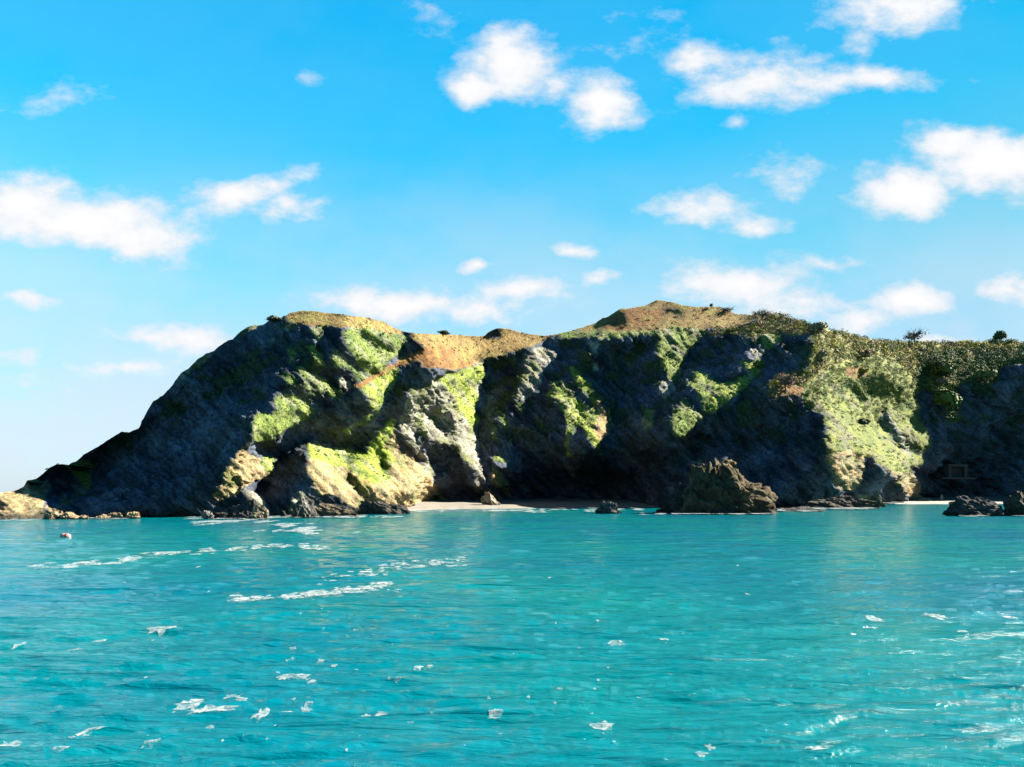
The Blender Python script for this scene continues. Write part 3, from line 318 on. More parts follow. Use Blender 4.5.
[0,0,0,0,3,-1,-1,0,0,-5,-1,-1,-1,-3,0,2,1,4,2,0,1,1,1,1,1,2,2,2,2,1,1,0,2,2,2,4,9,10,6,3,0,-1,1,1,-6,-11,0,4,7,4,0,-3,-2,-2,-2,0,0,3,3,-1,-7,1,0,2,-5,-2,1,4,5,3,0,0,-2,-2,-2,-2,-3,
-4,-3,-2,-2,-2,-1,-1,-2,0,0,-1,-2,-1,-1,-2,0,-1,-1,-2,-1,-1,0,-2,-2,-2,-2,-2,-1,-1,-1,-1,-2,5,0,7,5,-5,-4,-3,-2,0,0,2,20,12,3,1,-2,0,-1,-5,-6,-5,-3,-2,0,1,1,-4,-7,-6,-3,-3,-3,0,-1,
-1,-2,-1,1,0,0,-1,13,8,10,8,7,3,-3,-9,-10,-10,-9,-4,-2,-1,7,7,-5,-8,-10,-2,-4,-5,-7,-6,-10,18,-2,1,6,6,-2,6,11,6,5,4,1,-3,-1,-1,0,-1,0,0,0,0,0,1,2,1,1,1,2,-1,0,2,2,-1,-2,-1,-2,0,-1,
0,-1,0,-1,0,0,-1,0,0,0,0,2,0,1,1,0,2,0,0,1,0,0,-1,0,1,-1,-1,-2,-1,-2,-1,0,1,2,2,2,1,1,1,3,0,1,3,1,2,3,3,2,2,2,1,0,-1,0,-2,-4,-4,-4,-3,1,1,9,6,2,0,3,4,1,1,-1,-2,-1,-1,-2,-1,-6,-6,-7,
-5,-4,-3,-3,-1,0,-1,-1,-1,-1,0,-2,-1,-1,-1,-1,-2,0,-1,0,0,-2,1,2,3,8,5,5,5,5,-3,-5,-3,-3,-3,0,0,-1,-2,-3,0,-3,-7,-8,-17,-8,-3,1,1,28,20,10,1,-4,-5,-5,-4,-2,-1,2,1,3,4,2,1,1,0,1,1,1,
-1,1,1,-1,0,1,0,0,-1,0,0,0,0,0,0,0,-1,1,1,-1,1,0,0,1,0,0,1,-1,0,1,-1,0,0,1,0,-1,0,1,0,-1,0,1,0,-1,1,0,0,0,0,1,-1,0,0,0,0,0,0,0,0,0,0,0,0,0,0,0,0,0,0,0,0,0,1,-1,1,-1,1,0,-1,1],
[0,0,0,0,0,0,0,0,0,-1,-1,-1,1,-1,-3,-3,-2,-3,-1,2,1,1,-1,3,2,1,2,2,2,0,1,2,3,3,5,6,8,8,6,5,2,3,1,1,0,-15,-13,4,6,3,-1,-4,-1,1,0,2,3,-1,-2,-3,5,2,-1,7,9,-7,-1,2,2,2,1,-1,-1,-1,-2,-1,
-2,-1,-2,-1,-2,-2,-3,-3,-1,-2,-2,-2,-1,-2,-1,-2,-2,-1,-2,0,-2,-1,-2,0,-1,-2,-3,-2,-3,-2,-1,-1,4,-1,0,4,3,8,5,5,-11,-8,-4,19,16,10,3,-1,-5,2,-2,-3,-5,-7,-6,-5,-3,-1,-6,1,-3,-5,-6,-6,
-1,-1,-1,-1,5,-2,-3,6,-5,16,11,8,7,4,1,-4,-9,-12,-16,-10,-5,-3,1,10,7,4,-5,-8,-8,5,-5,-2,-4,-4,-6,19,-1,-6,-4,-6,-1,4,8,9,5,4,-2,3,2,0,-1,-2,-2,-3,-2,-1,0,-1,5,3,3,3,0,-1,0,6,3,-6,
-1,-2,0,-2,0,-1,0,-1,0,0,-1,1,0,0,0,2,1,2,1,1,1,0,1,0,0,0,0,1,0,-1,0,-1,-1,-1,-2,-1,0,2,2,2,1,3,1,2,0,2,2,1,3,2,2,2,3,1,1,0,1,1,-1,-1,-2,-4,-4,-2,0,8,5,4,3,3,3,4,2,2,0,-1,-1,-2,-2,
-4,-6,-2,-6,-4,-3,-4,-4,-3,-2,-2,-3,-3,-2,-2,-1,0,-1,-2,-2,-1,-2,-1,0,-2,0,-1,0,1,-1,2,2,4,2,0,-2,-3,-1,0,-3,-1,-3,-1,-1,6,0,2,-3,-9,-10,-10,-7,24,15,15,6,-15,-7,-7,-4,-2,-1,1,6,5,
4,4,4,3,2,2,1,0,1,1,0,0,1,0,0,0,0,0,0,0,0,0,0,0,0,1,-1,0,1,1,1,1,-1,1,0,0,0,1,-1,0,1,0,-1,0,0,1,-1,0,0,0,0,0,0,0,0,1,0,0,0,0,0,0,1,0,0,0,0,0,-1,0,0,1,-1,0,0,0,0,0,1,-1,0,0,1,-1,1,
-1,0,1,-1,0,0,0,0,0,0,0,1],
[0,0,0,0,0,0,0,0,0,0,0,0,0,0,-4,-2,0,-1,-1,-5,-2,-2,0,-5,-2,2,0,1,-1,0,1,5,3,4,6,7,9,9,7,6,4,2,0,-1,0,0,-29,7,10,5,0,-1,6,2,-2,1,1,-14,-6,9,7,2,7,1,2,9,1,-5,-1,1,1,1,0,-2,-1,-1,0,
-1,0,-2,-1,-2,-3,-3,-3,-3,-1,-1,-3,-1,-2,-1,-2,-2,-1,-2,-1,-2,-1,-2,-1,-2,-2,-2,-2,-3,-1,-2,-5,2,1,3,4,7,4,2,12,-2,-10,12,10,8,0,2,5,0,-3,-6,-5,-6,-7,-4,-4,-1,-2,-7,-5,-2,-8,-6,-2,
-1,0,4,3,7,7,2,13,6,5,5,4,0,-5,-10,-20,-12,-6,-8,-6,-3,11,11,9,4,-3,-6,-6,-1,-5,-3,-3,14,22,-6,-15,-13,-11,-21,3,7,10,7,2,0,4,2,2,0,-2,-3,-7,-7,-9,-2,-2,4,5,3,1,2,1,5,8,1,0,3,0,1,0,
1,0,0,1,1,0,-1,1,-1,0,-1,0,-1,0,1,2,0,1,1,-1,0,-1,0,2,0,1,0,-1,0,-1,-1,0,-1,1,2,2,2,3,1,2,2,1,2,1,3,2,2,1,2,3,2,1,2,1,2,2,2,-1,0,1,0,5,0,0,1,4,1,3,3,4,3,1,-2,-2,-4,-4,-5,-5,-6,-1,0,
-2,-2,-4,-4,-4,-5,-4,-4,-4,-3,-1,-2,-1,-2,-2,-3,-2,-1,-2,1,-1,-2,-1,-2,0,-3,4,5,4,3,0,0,-2,-4,-3,-5,-2,-3,0,1,4,2,3,-3,-8,-10,10,9,3,3,2,0,-1,-2,-3,-3,-2,-2,-1,5,5,4,3,3,1,2,2,2,0,
1,1,1,1,0,1,0,1,0,0,1,0,0,-1,0,0,-1,1,0,1,0,0,0,1,0,0,0,1,-1,1,0,-1,1,0,0,0,-1,0,0,0,0,0,0,1,0,1,0,0,1,0,0,1,0,-1,0,0,0,0,0,1,-1,0,0,1,-1,0,0,0,0,0,0,0,0,0,0,0,0,1,-1,0,1,0,0,0,0,0,
0,0,-1],
[0,0,0,0,0,0,0,0,0,0,0,0,0,0,0,0,0,0,0,-8,-2,-2,-1,-1,-1,-2,0,-1,-6,-3,-3,-5,-3,3,3,4,4,5,4,3,4,3,6,11,3,-3,12,12,9,0,-10,2,5,0,-3,-2,-2,-6,-4,-2,2,12,6,-1,-3,-3,14,2,-3,1,4,1,0,-1,
-1,-1,0,0,-1,-1,-2,-1,-1,-4,-3,-2,-3,-2,0,-2,-2,-2,-1,-2,-1,-2,-1,-2,-1,-2,-1,-2,-2,-3,-2,-2,-2,-2,-2,-7,2,2,4,2,-2,6,10,14,19,-32,-2,5,16,10,4,-3,-6,-5,-4,-3,-4,-3,0,1,-1,-4,-7,
-11,-5,-4,-3,-2,3,5,5,8,9,7,10,7,4,3,1,-3,-10,-14,-11,-9,-7,-7,-5,9,9,8,7,4,0,-3,-5,-4,3,2,7,2,5,-10,-15,-16,-14,-11,1,11,3,-3,3,2,2,3,1,-1,-2,-4,-4,-8,-10,-3,8,7,2,-2,-1,-4,3,8,4,
0,0,6,3,1,1,1,1,1,-1,1,-1,1,-1,0,-1,0,-1,0,0,0,0,1,0,-1,1,-1,0,1,0,1,0,0,0,0,-1,0,-1,2,1,1,2,2,2,2,2,1,2,2,2,2,3,4,3,2,1,3,1,1,2,2,4,1,3,2,1,5,-2,-2,-2,0,2,4,3,4,4,3,3,0,-4,-4,-7,
-10,-4,1,-2,-4,-4,-5,-5,-4,-3,-2,-3,-3,-4,-2,-3,-1,-2,0,-2,0,-2,-2,-1,-2,0,-2,-2,-1,4,3,3,4,6,2,-9,-4,-3,-4,-6,-5,-4,-2,-1,3,2,6,5,0,-6,-12,17,10,1,-1,-3,1,2,1,-2,-2,-2,-1,-2,0,2,2,
2,1,3,1,1,1,2,2,0,2,1,2,1,1,1,1,0,-1,0,0,0,-1,0,0,0,1,0,1,0,0,0,0,1,0,-1,1,0,0,1,-1,0,0,0,0,1,0,0,0,0,0,0,1,0,1,1,0,0,0,0,0,0,1,-1,0,0,0,0,0,0,0,-1,1,0,0,0,0,-1,1,0,0,-1,1,0,0,0,0,
0,0,0,0,0,0,0,0,0,1],
[0,0,0,0,0,0,0,0,0,0,0,0,0,0,0,0,0,0,0,0,0,0,0,0,0,0,0,0,-20,-1,-1,-2,0,-2,0,2,4,3,-7,-2,0,0,0,-4,14,17,17,9,11,15,2,-19,2,0,-4,-7,-5,-3,-2,1,1,11,4,-6,-6,13,4,1,8,1,2,2,0,-2,-2,0,
1,0,-2,-1,-1,-1,0,-1,-4,-2,-2,-1,-2,-1,-2,-1,-2,-1,-2,-1,-2,-1,-2,-1,-2,-2,-3,-2,-2,-2,-2,-1,-3,-4,-3,0,0,-3,2,6,7,9,8,5,-9,-11,9,8,1,-5,-3,0,2,3,2,0,-1,0,2,-2,-5,-8,-8,-6,-6,1,3,4,
6,7,6,5,9,6,6,4,0,-5,-12,-18,-4,-4,-4,-7,10,8,7,6,4,2,-1,-3,-3,-2,2,3,6,1,-2,-13,-19,-13,-10,-3,9,0,-9,1,1,1,0,1,1,0,-1,-2,-3,-4,-4,0,8,7,-6,-7,-7,-2,5,6,2,0,0,4,6,4,2,2,0,0,0,-2,0,
-1,0,0,0,-1,-1,-1,0,0,0,0,0,0,-1,0,0,-1,0,0,0,2,1,0,0,-1,1,0,2,2,2,2,2,2,1,2,3,2,3,3,3,1,2,2,1,1,4,3,2,3,2,3,4,3,2,3,-1,-2,-4,0,2,3,3,3,3,4,1,1,-3,-9,-13,0,2,1,-3,-5,-5,-4,-3,-3,-4,
-3,-2,-2,-3,-3,-3,-3,-1,-2,-1,-1,-1,-1,-2,-1,-1,-1,-1,0,2,5,3,3,1,-2,-3,-5,-7,-6,-5,-5,-4,-2,1,2,5,5,1,-2,-5,27,8,3,0,-7,-6,1,1,-1,-2,-1,-2,-2,-4,-1,1,1,1,2,0,2,1,2,2,1,3,1,1,1,2,2,
0,0,1,0,0,-1,0,1,-1,1,0,-1,1,0,0,1,0,0,0,1,1,0,-1,1,0,0,0,1,-1,0,-1,1,0,0,0,1,1,0,1,0,0,1,0,1,0,0,0,-1,1,0,0,0,-1,1,-1,0,1,-1,0,1,-1,0,1,0,-1,0,1,-1,0,1,-1,0,1,-1,0,0,1,0,0,0,0,-1],
[0,0,0,0,0,0,0,0,0,0,0,0,0,0,0,0,0,0,0,0,0,0,0,0,0,0,0,0,0,0,0,0,0,0,0,0,0,0,-21,2,2,5,5,-8,-13,13,23,7,5,6,3,5,-17,0,0,-3,-2,-2,1,1,11,-4,-4,5,13,3,0,11,-1,5,-1,-1,-2,-1,-1,-1,1,0,
-1,-3,0,2,-1,0,-1,-3,-1,-2,-2,-1,-1,-2,-1,-2,-1,-1,-1,-1,-1,-2,-2,-2,-2,-2,-3,-1,-1,-2,-2,-3,-9,-2,-1,0,2,6,4,2,2,11,2,6,-22,-10,-2,4,3,6,8,9,6,2,0,-1,-1,-1,-3,-5,-8,-8,-5,-1,4,5,3,
4,1,3,5,9,8,5,0,-7,-19,-5,-2,-3,-1,15,8,5,3,2,2,0,-2,-3,-4,-1,3,2,4,-1,-4,-9,-11,-18,-14,9,-2,-11,-1,2,-2,-1,0,0,-1,0,0,1,0,0,4,4,4,-1,-6,-7,-9,-1,0,2,2,1,-1,5,5,3,3,1,1,-1,-1,0,-1,
1,0,0,-1,-2,-1,-2,-1,-1,0,1,0,0,-3,-1,-1,0,-2,0,1,1,2,2,2,0,1,1,2,2,3,2,2,2,2,1,2,3,3,2,2,2,2,1,2,2,2,3,4,3,2,4,3,6,9,-2,-2,-4,-4,-2,0,3,3,3,2,2,2,0,-4,-14,0,3,2,-1,-3,-5,-5,-4,-2,
-4,-3,-2,-3,-2,-2,-3,-2,-2,-3,-2,-2,-2,-1,-1,-1,-1,-2,-2,-1,1,3,3,2,1,-1,-1,5,-5,-7,-6,-5,-5,-5,-4,-3,1,1,0,-1,-1,29,23,8,5,-2,-10,-18,2,0,-2,-1,-1,0,-3,-3,-4,-1,1,3,0,2,0,2,1,1,3,
1,1,2,1,0,1,1,1,1,0,0,1,0,0,1,-1,0,1,-1,1,0,0,0,1,1,-1,1,0,1,0,0,1,0,-1,1,0,0,-1,1,1,0,1,0,1,0,1,0,0,1,0,-1,1,0,0,0,0,0,0,0,0,0,0,0,0,0,0,0,0,0,-1,1,0,0,0,0,0,0,0,0,0,0,1,-1,0,0,0,
0,1],
[0,0,0,0,0,0,0,0,0,0,0,0,0,0,0,0,0,0,0,0,0,0,0,0,0,0,0,0,0,0,0,0,0,0,0,0,0,0,0,0,0,0,0,-2,2,-10,17,-3,-3,-2,3,7,5,-17,1,3,1,3,2,4,-1,0,4,13,6,3,3,3,1,2,3,-3,-2,-1,-1,0,0,0,-1,-1,0,
-1,1,0,-1,-1,-2,-1,0,-2,-1,-1,-2,-1,-1,0,0,-1,-1,-1,-3,-2,-2,-2,-1,-2,-2,-1,-1,-3,-6,-6,-4,3,8,0,0,0,0,4,-2,-4,5,3,-15,-4,4,8,10,10,9,5,1,-3,-4,-3,-1,-4,-6,-7,-7,3,4,2,4,1,1,2,5,6,
6,1,-2,-6,-8,-4,-3,1,14,12,8,4,1,0,-2,-2,-4,-6,-2,-1,2,4,1,0,-5,-9,-11,-11,-6,1,-11,2,-1,-7,-2,-1,-1,-2,1,1,2,2,3,6,7,7,0,-3,-5,-5,-7,-4,-2,-3,-1,1,2,0,-2,1,1,2,-1,1,1,1,1,-1,0,0,
-2,0,-3,-2,-1,-1,-1,0,1,-1,0,-1,-1,0,0,-1,1,1,3,2,1,1,0,2,1,2,1,2,1,2,2,3,2,2,2,2,1,2,1,2,3,2,2,3,4,4,3,3,4,4,0,1,-2,0,-1,-3,-1,1,2,3,3,1,1,-2,-3,-2,0,1,-1,1,-1,-4,-6,-4,-4,-2,-3,
-4,-2,-3,-2,-2,-2,-2,-3,-2,-2,-2,-1,-2,-1,-2,-2,0,0,5,1,1,0,-1,-1,0,4,3,-4,-7,-7,-5,-5,-6,-4,-2,0,-1,-4,24,23,20,15,7,-6,-29,-6,-4,-6,-2,1,2,0,-2,-4,-3,-2,2,0,2,0,0,0,0,2,0,1,2,0,1,
1,0,2,1,1,1,1,1,1,-1,0,0,1,0,0,0,0,0,2,0,0,1,0,1,1,0,1,0,0,0,0,0,1,1,0,0,1,1,0,0,1,-1,1,0,-1,1,0,0,0,0,0,0,0,0,0,0,1,-1,0,1,-1,0,1,-1,0,1,0,0,-1,1,-1,0,1,0,-1,1,0,-1,0,0,1,0,0,-1],
[0,0,0,0,0,0,0,0,0,0,0,0,0,0,0,0,0,0,0,0,0,0,0,0,0,0,0,0,0,0,0,0,0,0,0,0,0,0,0,0,0,0,0,0,0,7,-26,-19,5,1,13,5,5,3,-4,-1,4,4,5,4,3,-2,-7,14,10,8,4,-8,6,4,0,-1,-1,1,2,1,-1,1,0,-1,-2,
-1,0,0,0,0,-1,-2,-1,-1,-1,-1,-1,0,-1,-1,0,0,0,-2,-2,-2,-2,-2,-1,-1,-1,-2,-1,-2,-4,-10,-2,3,4,1,0,-1,-1,2,-3,-4,-1,-3,9,12,18,16,-9,-2,2,1,-1,-3,-5,-3,-3,-3,-5,-5,3,1,2,4,1,2,5,5,5,
1,-3,-4,-4,-4,-3,-4,8,11,9,8,5,3,2,0,-3,-7,-8,-7,-4,2,3,4,2,-1,-4,-8,-11,-10,-7,-4,3,-2,-7,-3,-2,-2,-2,-1,-2,0,0,1,3,4,6,7,4,2,-2,0,-2,-2,-5,-3,-3,-4,0,-4,-3,0,0,0,1,3,2,1,1,-1,-2,
-2,0,-2,0,-1,-3,-1,-1,-2,0,0,-1,-1,0,0,1,-1,-1,1,1,1,1,2,1,0,2,1,3,2,2,2,2,2,2,2,2,2,1,1,2,2,2,3,2,3,4,3,5,4,4,2,0,-1,1,0,-3,-3,-2,0,2,3,2,1,0,-1,-2,2,3,-2,0,0,-3,-3,-3,-4,-3,-3,-3,
-2,-2,-3,-2,-2,-2,-3,-2,-2,-2,-2,-3,-2,-2,-1,-1,1,0,5,2,2,-1,-1,0,2,2,2,-1,-2,-6,-8,-7,-7,-6,-5,-3,-2,22,17,15,13,11,2,-11,-13,-10,-7,-8,-1,2,1,0,-3,-2,0,1,0,0,1,1,1,-1,1,-1,1,1,1,
1,0,1,1,0,2,1,2,1,0,1,1,0,1,-1,1,1,0,1,1,-1,1,1,0,1,1,0,1,0,0,0,1,0,0,0,0,1,0,1,-1,1,0,-1,1,0,0,0,-1,1,0,0,1,0,0,0,-1,1,0,-1,1,0,0,0,0,0,0,0,0,0,-1,1,0,0,0,-1,1,0,0,0,0,0,0,0,0,0,
1],
[0,0,0,0,0,0,0,0,0,0,0,0,0,0,0,0,0,0,0,0,0,0,0,0,0,0,0,0,0,0,0,0,0,0,0,0,0,0,0,0,0,0,0,0,0,0,-8,-12,-24,-7,11,15,0,4,2,3,3,3,2,1,1,2,18,0,6,7,3,0,2,-1,-4,2,2,3,3,0,1,0,1,-1,-1,-1,
-1,0,1,0,-1,-2,-2,0,-1,-1,0,-2,0,0,0,1,-1,-1,-1,-2,-2,-1,-2,0,-2,-1,-2,-2,-2,-7,-4,-1,0,0,0,1,2,1,-1,-3,-3,-6,5,11,15,13,12,5,-5,-3,-3,-4,-4,-5,-2,-3,-5,-5,4,5,4,2,3,4,6,7,3,-3,-6,
-7,-6,-4,-1,10,7,9,6,4,3,4,2,0,-3,-11,-13,-9,-2,1,5,6,5,0,-4,-7,-9,-10,-7,-9,4,-1,-2,-2,-3,-5,-3,-3,-2,-1,-1,-1,-1,3,3,11,7,2,0,0,0,-1,-2,-7,-5,-6,-3,-3,-2,1,1,1,3,2,3,1,0,-1,-2,-2,
-2,-1,-1,-2,-1,-2,-3,-3,4,-2,-2,-1,0,0,0,1,0,0,0,1,3,0,2,2,0,3,1,2,3,2,3,2,3,2,1,0,1,1,2,3,3,3,3,2,2,4,3,4,3,2,1,1,0,-5,0,-1,-2,0,1,2,2,2,-1,-4,-5,6,3,1,-1,-3,0,-2,-2,-2,-1,-2,-1,
-2,-3,-1,-2,-3,-3,-3,-2,-3,-2,-2,-2,-3,-3,-2,0,0,7,1,2,1,2,1,1,1,3,4,5,-4,-7,-7,-9,-9,-8,-8,-6,16,18,14,8,5,1,-6,-26,-1,-3,-7,1,4,3,1,-1,-2,0,1,0,-1,0,-1,1,1,1,0,0,0,1,0,1,2,1,1,1,
0,1,2,1,2,0,0,1,0,1,0,0,1,0,1,1,0,0,2,0,0,1,0,0,1,1,-1,1,0,0,1,0,1,0,0,0,0,0,0,0,-1,1,0,0,0,0,0,0,0,0,1,0,0,0,0,0,0,1,-1,0,1,-1,0,0,1,-1,0,1,-1,1,-1,1,-1,0,0,1,0,-1],
[0,0,0,0,0,0,0,0,0,0,0,0,0,0,0,0,0,0,0,0,0,0,0,0,0,0,0,0,0,0,0,0,0,0,0,0,0,0,0,0,0,0,0,0,0,0,0,-15,-4,-2,-14,-3,8,1,2,2,3,3,1,-2,-1,13,12,8,4,7,1,3,-1,-2,0,1,4,3,1,1,0,1,1,1,-1,-2,
0,1,1,-1,-1,-1,-1,-2,0,-1,0,0,-1,-1,0,0,0,-1,-1,-1,0,-1,-1,-1,-1,-1,-2,-2,-3,-4,-6,-5,-1,-1,1,2,4,1,0,-1,-3,-4,0,6,7,12,13,10,8,-3,-4,-5,-5,-4,-3,-4,-5,-4,4,5,5,4,2,4,5,4,0,-2,-4,
-5,-5,-3,9,5,6,6,2,1,2,1,2,0,-5,-20,-15,-2,-1,5,8,8,5,2,-3,-6,-8,-8,-9,-1,-3,-6,1,-1,-2,-5,-6,-4,-3,-1,-1,-2,-1,0,16,7,3,1,-1,0,1,0,-4,-5,-8,-2,-3,-2,1,0,1,1,1,1,0,0,-1,0,-1,-2,-2,
-1,-2,-1,-3,-3,2,1,-8,0,0,-1,-1,2,0,0,0,-1,1,3,1,2,1,1,3,1,2,2,2,2,2,2,2,2,1,1,1,1,2,2,3,3,3,2,2,2,3,3,3,3,2,1,0,-1,-7,0,0,0,1,2,3,0,-3,-9,2,5,2,1,-2,-1,-2,1,0,0,0,0,-2,-1,-1,-1,-2,
-2,-4,-3,-4,-3,-2,-2,-2,-2,-3,-3,-1,1,3,4,1,2,3,3,4,3,2,3,4,-2,-2,-8,-9,-10,-11,-11,-8,22,20,13,5,-2,-8,-14,-16,-6,-3,-1,5,5,4,2,-2,-1,0,1,0,-2,-2,0,0,1,0,0,1,1,0,2,1,2,1,1,1,1,1,1,
1,1,1,0,0,0,1,0,1,1,1,0,0,1,1,0,0,1,0,2,0,0,0,1,0,1,0,0,1,0,0,0,0,0,0,0,-1,1,-1,1,0,0,0,0,0,1,0,0,0,0,1,0,0,0,-1,1,0,0,0,0,0,-1,1,0,-1,1,-1,1,-1,0,1,0,-1],
[0,0,0,0,0,0,0,0,0,0,0,0,0,0,0,0,0,0,0,0,0,0,0,0,0,0,0,0,0,0,0,0,0,0,0,0,0,0,0,0,0,0,0,0,0,0,0,0,0,0,-20,-8,-4,3,-2,2,1,1,-1,-1,10,9,9,8,3,4,-8,8,3,0,2,3,3,2,2,1,0,0,1,2,0,1,0,0,1,
0,-1,-1,-1,-1,-1,0,-1,0,0,-1,-1,-1,-1,1,0,0,-1,-1,1,-2,0,-1,-2,-1,-3,-4,-12,-2,-3,-1,1,4,3,1,1,1,-1,0,3,3,5,5,18,4,4,1,-2,-3,-3,-4,-4,-5,-3,-2,2,4,5,4,4,3,2,-1,-1,-1,0,-2,-3,-1,7,6,
4,2,0,-2,-2,-1,-2,-3,-8,-8,-7,-12,5,8,8,8,6,1,-4,-6,-7,-7,-11,1,-5,-2,-1,1,-1,-3,-5,-6,-3,-2,-1,-1,-2,11,10,4,3,-2,-2,-1,1,-7,-4,-3,-1,1,0,0,1,0,-1,0,1,-2,-2,-3,-1,0,0,-1,-1,-2,-1,
-3,-2,-5,-2,0,-2,0,0,-1,0,0,0,0,0,2,1,1,2,2,1,2,0,2,2,1,2,2,1,3,1,1,1,0,1,2,1,3,2,3,2,3,1,1,2,2,5,4,3,0,0,4,-4,-10,2,1,2,2,1,-1,-4,-2,1,1,0,0,0,0,0,0,2,2,1,0,-1,-1,-1,-1,-1,-2,-3,
-3,-4,-4,-3,-3,-2,-2,-2,-2,-2,0,3,2,2,2,3,6,4,5,2,2,2,1,-2,-6,-9,-9,-11,-11,23,10,11,8,0,-8,-13,-17,-11,-7,-9,4,6,6,5,1,-1,1,0,1,-2,-3,-1,-1,1,0,0,1,1,0,2,1,2,1,2,1,1,1,0,0,1,0,0,2,
0,1,0,2,1,0,0,1,1,0,0,0,1,1,1,0,0,1,0,0,1,0,1,1,-1,1,0,0,0,-1,0,0,0,0,0,0,0,0,1,0,1,-1,1,0,0,1,0,0,0,0,0,0,0,0,0,0,0,0,0,-1,1,0,0,-1,1,0,-1,1],
[0,0,0,0,0,0,0,0,0,0,0,0,0,0,0,0,0,0,0,0,0,0,0,0,0,0,0,0,0,0,0,0,0,0,0,0,0,0,0,0,0,0,0,0,0,0,0,0,0,0,0,-21,-4,-4,-1,-2,0,1,-1,6,0,4,9,11,8,-7,-1,4,4,2,4,4,2,2,1,3,1,1,2,1,2,1,-1,1,
0,0,1,0,-2,0,0,0,-1,-1,-1,0,-1,-1,0,-1,0,1,0,1,-1,1,-1,-2,-1,-2,-2,-2,-6,-7,-5,-2,1,2,2,1,2,2,4,4,6,5,1,2,6,3,1,0,0,0,-2,-2,-5,-3,-1,-1,3,4,4,6,4,3,-1,-2,-3,-1,0,1,-1,1,4,4,3,-1,-3,
-4,-5,-5,-4,-6,-13,0,-1,-2,8,8,8,4,2,-2,-4,-7,-8,-7,0,-3,-6,-3,-1,0,0,1,-3,-3,-3,-2,0,-1,7,8,7,4,-1,-1,-2,-2,-1,-4,-6,-3,0,1,5,-1,0,-1,-1,0,-2,-2,-3,-3,-2,-2,0,-1,-1,-1,-2,-1,-3,3,
-5,-4,-4,-2,0,1,1,-1,1,1,2,0,2,1,2,3,2,0,2,0,1,2,1,1,2,1,1,0,1,1,0,1,2,1,1,1,2,2,2,2,3,4,3,10,5,2,-1,-7,3,-2,-4,-1,0,0,-2,-3,-6,4,2,0,1,-1,1,0,2,1,2,3,1,0,0,-1,-1,-1,-1,-2,-1,-3,-3,
-3,-5,-3,-2,-3,-2,-2,-1,4,0,0,1,2,4,4,7,4,2,0,1,0,-1,-3,-7,-9,9,17,7,1,2,1,-4,-11,-16,-15,0,-2,4,5,-9,-1,-1,0,0,-2,1,-2,-2,-2,-2,1,-1,0,2,1,1,1,1,1,2,2,0,1,0,0,1,-1,1,0,1,0,2,1,1,0,
1,0,2,0,0,1,0,1,1,0,0,0,1,0,1,1,-1,1,1,0,1,-1,0,0,-1,1,0,-1,0,0,1,-1,1,0,1,0,0,1,0,0,1,-1,1,0,0,0,1,-1,0,0,1,-1,0,1,-1,1,-1],
[0,0,0,0,0,0,0,0,0,0,0,0,0,0,0,0,0,0,0,0,0,0,0,0,0,0,0,0,0,0,0,0,0,0,0,0,0,0,0,0,0,0,0,0,0,0,0,0,0,0,0,0,-23,1,-4,-3,-2,-1,1,-4,-7,6,9,8,4,-4,7,0,5,6,5,2,2,2,4,2,4,2,2,2,2,0,1,-1,0,
2,0,0,1,0,0,-1,-1,0,0,-1,0,-1,-1,0,0,0,2,0,1,-1,0,-1,-2,-2,0,-1,-3,-16,-4,-3,1,2,2,2,3,4,5,7,6,4,0,-1,-2,0,0,3,-1,1,1,-2,-4,-2,1,3,6,5,4,3,4,1,-1,-2,-2,-2,-1,1,0,1,3,1,0,-3,-4,-7,
-6,-6,-7,-7,-6,1,2,15,5,5,2,0,-4,-5,-5,-7,-12,-4,5,-1,-3,-2,-4,-2,0,2,3,1,-1,-1,-1,0,9,8,6,2,1,-4,-1,-1,-2,3,-2,-3,-2,-1,-8,3,0,-1,-1,-2,-2,-2,-2,-2,-3,-2,-1,0,-2,-2,0,0,-1,-5,1,-3,
-4,-4,-2,0,0,1,2,2,3,3,1,1,2,2,1,2,-1,1,1,1,1,2,0,0,1,0,0,0,1,1,0,0,1,0,1,2,4,4,8,2,2,-1,2,3,5,0,1,0,-12,0,0,0,-3,-7,3,4,2,1,-1,1,-1,2,2,4,2,2,1,1,-1,-1,0,-1,-1,0,-2,-2,-2,-3,-3,-3,
-3,-2,-3,-2,-2,2,1,1,2,3,3,3,3,3,1,-2,-4,1,1,-1,-3,16,13,15,6,0,-5,-7,-7,-12,-14,-10,0,1,4,2,8,-8,-9,-5,-4,-2,-3,-3,-2,-1,0,0,1,0,1,1,0,2,1,1,1,0,1,1,0,0,-1,1,-1,0,1,1,1,0,1,2,0,2,
0,0,1,0,1,0,0,1,1,0,1,0,0,0,1,1,0,0,0,1,-1,0,0,-1,0,0,0,1,0,1,-1,1,0,0,1,0,0,2,0,0,0,0,0,0,0,1,0,-1,0,1,-1],
[0,0,0,0,0,0,0,0,0,0,0,0,0,0,0,0,0,0,0,0,0,0,0,0,0,0,0,0,0,0,0,0,0,0,0,0,0,0,0,0,0,0,0,0,0,0,0,0,0,0,0,0,0,0,-24,-2,-1,-2,-1,-2,-2,-19,10,5,-7,8,11,10,1,0,5,6,4,4,3,5,3,3,2,4,1,1,
-1,0,1,0,1,1,0,1,0,0,-1,0,-1,1,-1,0,0,0,1,0,0,0,1,0,0,-1,-1,0,-1,0,-1,-7,-22,-4,0,3,4,5,3,4,4,6,6,0,-1,-3,-7,2,0,3,3,3,4,1,-1,-2,1,3,8,6,3,1,0,0,0,-1,-2,-2,-2,-3,1,3,1,1,-3,-4,-7,
